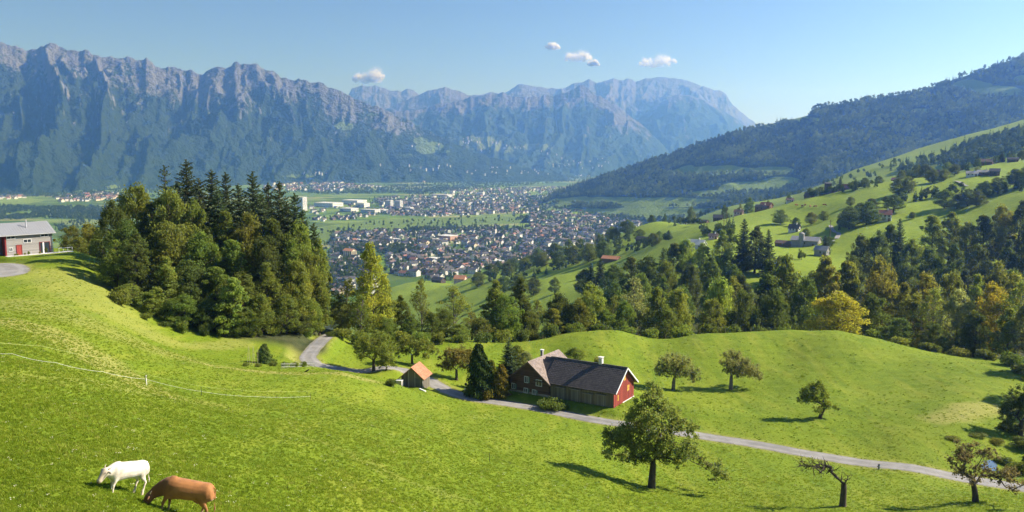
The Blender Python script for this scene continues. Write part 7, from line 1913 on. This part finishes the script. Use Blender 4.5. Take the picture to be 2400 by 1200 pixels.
# ------------------------------------------------------------------ clouds
M_CLOUD = None
def cloud_mat():
    t = NT('cloud_white'); t.base((0.92, 0.92, 0.93)); t.b.inputs['Roughness'].default_value = 1; t.b.inputs['Specular IOR Level'].default_value = 0
    tr = t.new('ShaderNodeBsdfTranslucent'); tr.inputs['Color'].default_value = (.95, .95, .96, 1)
    mx = t.new('ShaderNodeMixShader'); mx.inputs[0].default_value = .65; t.link(t.b.outputs[0], mx.inputs[1]); t.link(tr.outputs[0], mx.inputs[2]); t.link(mx.outputs[0], t.out.inputs['Surface'])
    return t.m
M_CLOUD = cloud_mat()
def cloud(px, py, Y, wpx, hpx, seed, label):
    """heap of vapour puffs fraying into small shreds"""
    c = at(px, py, Y); u = Y / FPX; r = np.random.default_rng(seed)
    n = 9; C, S = [], []
    for k in range(n):
        x = (k / (n - 1) - .5) * wpx * .8; hh = hpx * (.25 + .5 * math.sin(math.pi * (k + .5) / n) * r.uniform(.6, 1.2))
        for j in range(3): C.append((x + r.normal(0, wpx * .04), r.normal(0, wpx * .1), r.uniform(-.35, 1) * hh * .7)); S.append(hh * r.uniform(.35, .6))
    C = np.array(C) * u; S = np.array(S) * u
    P, N, Z = [], [], []
    for p, s in zip(C, S):
        m = 420; d = r.normal(size=(m, 3)); d /= np.linalg.norm(d, axis=1)[:, None]
        q = p + d * (s * np.abs(r.normal(.72, .36, m)))[:, None]
        q[:, 2] = np.maximum(q[:, 2], -hpx * u * .32 + np.abs(r.normal(0, hpx * u * .03, m)))
        P.append(q); N.append(d + r.normal(0, .3, (m, 3))); Z.append(u * r.uniform(.5, 1.5, m))
    P, N, Z = map(np.concatenate, (P, N, Z))
    V, F = leaf_quads(P, N, Z, r, .8)
    o = obj('cloud', mesh_np('cloud', V, F, [M_CLOUD])); o.location = c; tag(o, label, 'cloud')
cloud(850, 188, 19000, 52, 26, 1, 'left puff of the small cloud above the pale summit')
cloud(880, 183, 19000, 36, 32, 2, 'brighter right puff of the cloud above the pale summit')
cloud(1296, 111, 19000, 32, 18, 3, 'smallest round cloud highest in the sky')
cloud(1356, 137, 19000, 66, 26, 4, 'flat-based cloud in the middle of the sky')
cloud(1390, 151, 19000, 28, 14, 5, 'tiny cloud scrap just right of the flat-based cloud')
cloud(1542, 149, 19000, 96, 28, 6, 'longest white cloud above the rock massif')
# ------------------------------------------------------------------ air
def haze():
    zz = [v for o in SC.objects if o.type == 'MESH' and o.get('kind') == 'structure' for v in (min(c[2] for c in o.bound_box), max(c[2] for c in o.bound_box))]
    zlo, zhi = min(zz) - 1.0, max(zz) + 12.0
    x0, x1, y0, y1 = -9500, 9500, -120, 15800
    V = [(x, y, z) for z in (zlo, zhi) for x, y in ((x0, y0), (x1, y0), (x1, y1), (x0, y1))]
    F = [[0, 3, 2, 1], [4, 5, 6, 7], [0, 1, 5, 4], [1, 2, 6, 5], [2, 3, 7, 6], [3, 0, 4, 7]]
    m = bpy.data.materials.new('valley_air'); m.use_nodes = True
    n = m.node_tree.nodes; n.remove(n['Principled BSDF'])
    v = n.new('ShaderNodeVolumePrincipled')
    v.inputs['Color'].default_value = (0.20, 0.43, 1.0, 1)
    v.inputs['Absorption Color'].default_value = (1, 1, 1, 1)      # clear air: it scatters and does not darken
    v.inputs['Density'].default_value = HAZE_D
    v.inputs['Anisotropy'].default_value = 0.62
    m.node_tree.links.new(v.outputs[0], n['Material Output'].inputs['Volume'])
    o = obj('haze', mesh_np('haze', V, F, [m]))
    tag(o, 'thin blue summer haze filling the valley air', None, None, 'stuff')
HAZE_D = 1.15 / 9000
haze()

# ------------------------------------------------------------------ tell look-alikes apart by their order across the view
def order_labels():
    words_ = ['leftmost', 'second', 'third', 'fourth', 'fifth', 'sixth', 'seventh', 'eighth', 'ninth', 'tenth', 'eleventh', 'twelfth', 'thirteenth', 'fourteenth', 'fifteenth', 'sixteenth', 'seventeenth', 'eighteenth', 'nineteenth', 'twentieth']
    sets = {}
    for o in SC.objects:
        if o.parent is None and o.get('group') and o.get('label'): sets.setdefault((o['group'], o['label']), []).append(o)
    for (g, lb), L in sets.items():
        n = len(L)
        if n < 2 or n > 20: continue
        L.sort(key=lambda o: o.location.x / max(1.0, o.location.y))
        for i, o in enumerate(L):
            if n == 2: w = ('left', 'right')[i] + ' one of two: '
            elif i == 0: w = 'leftmost '
            elif i == n - 1: w = 'rightmost '
            else: w = words_[i] + ' from left, '
            t = w + lb
            if len(t.split()) <= 16: o['label'] = t
order_labels()
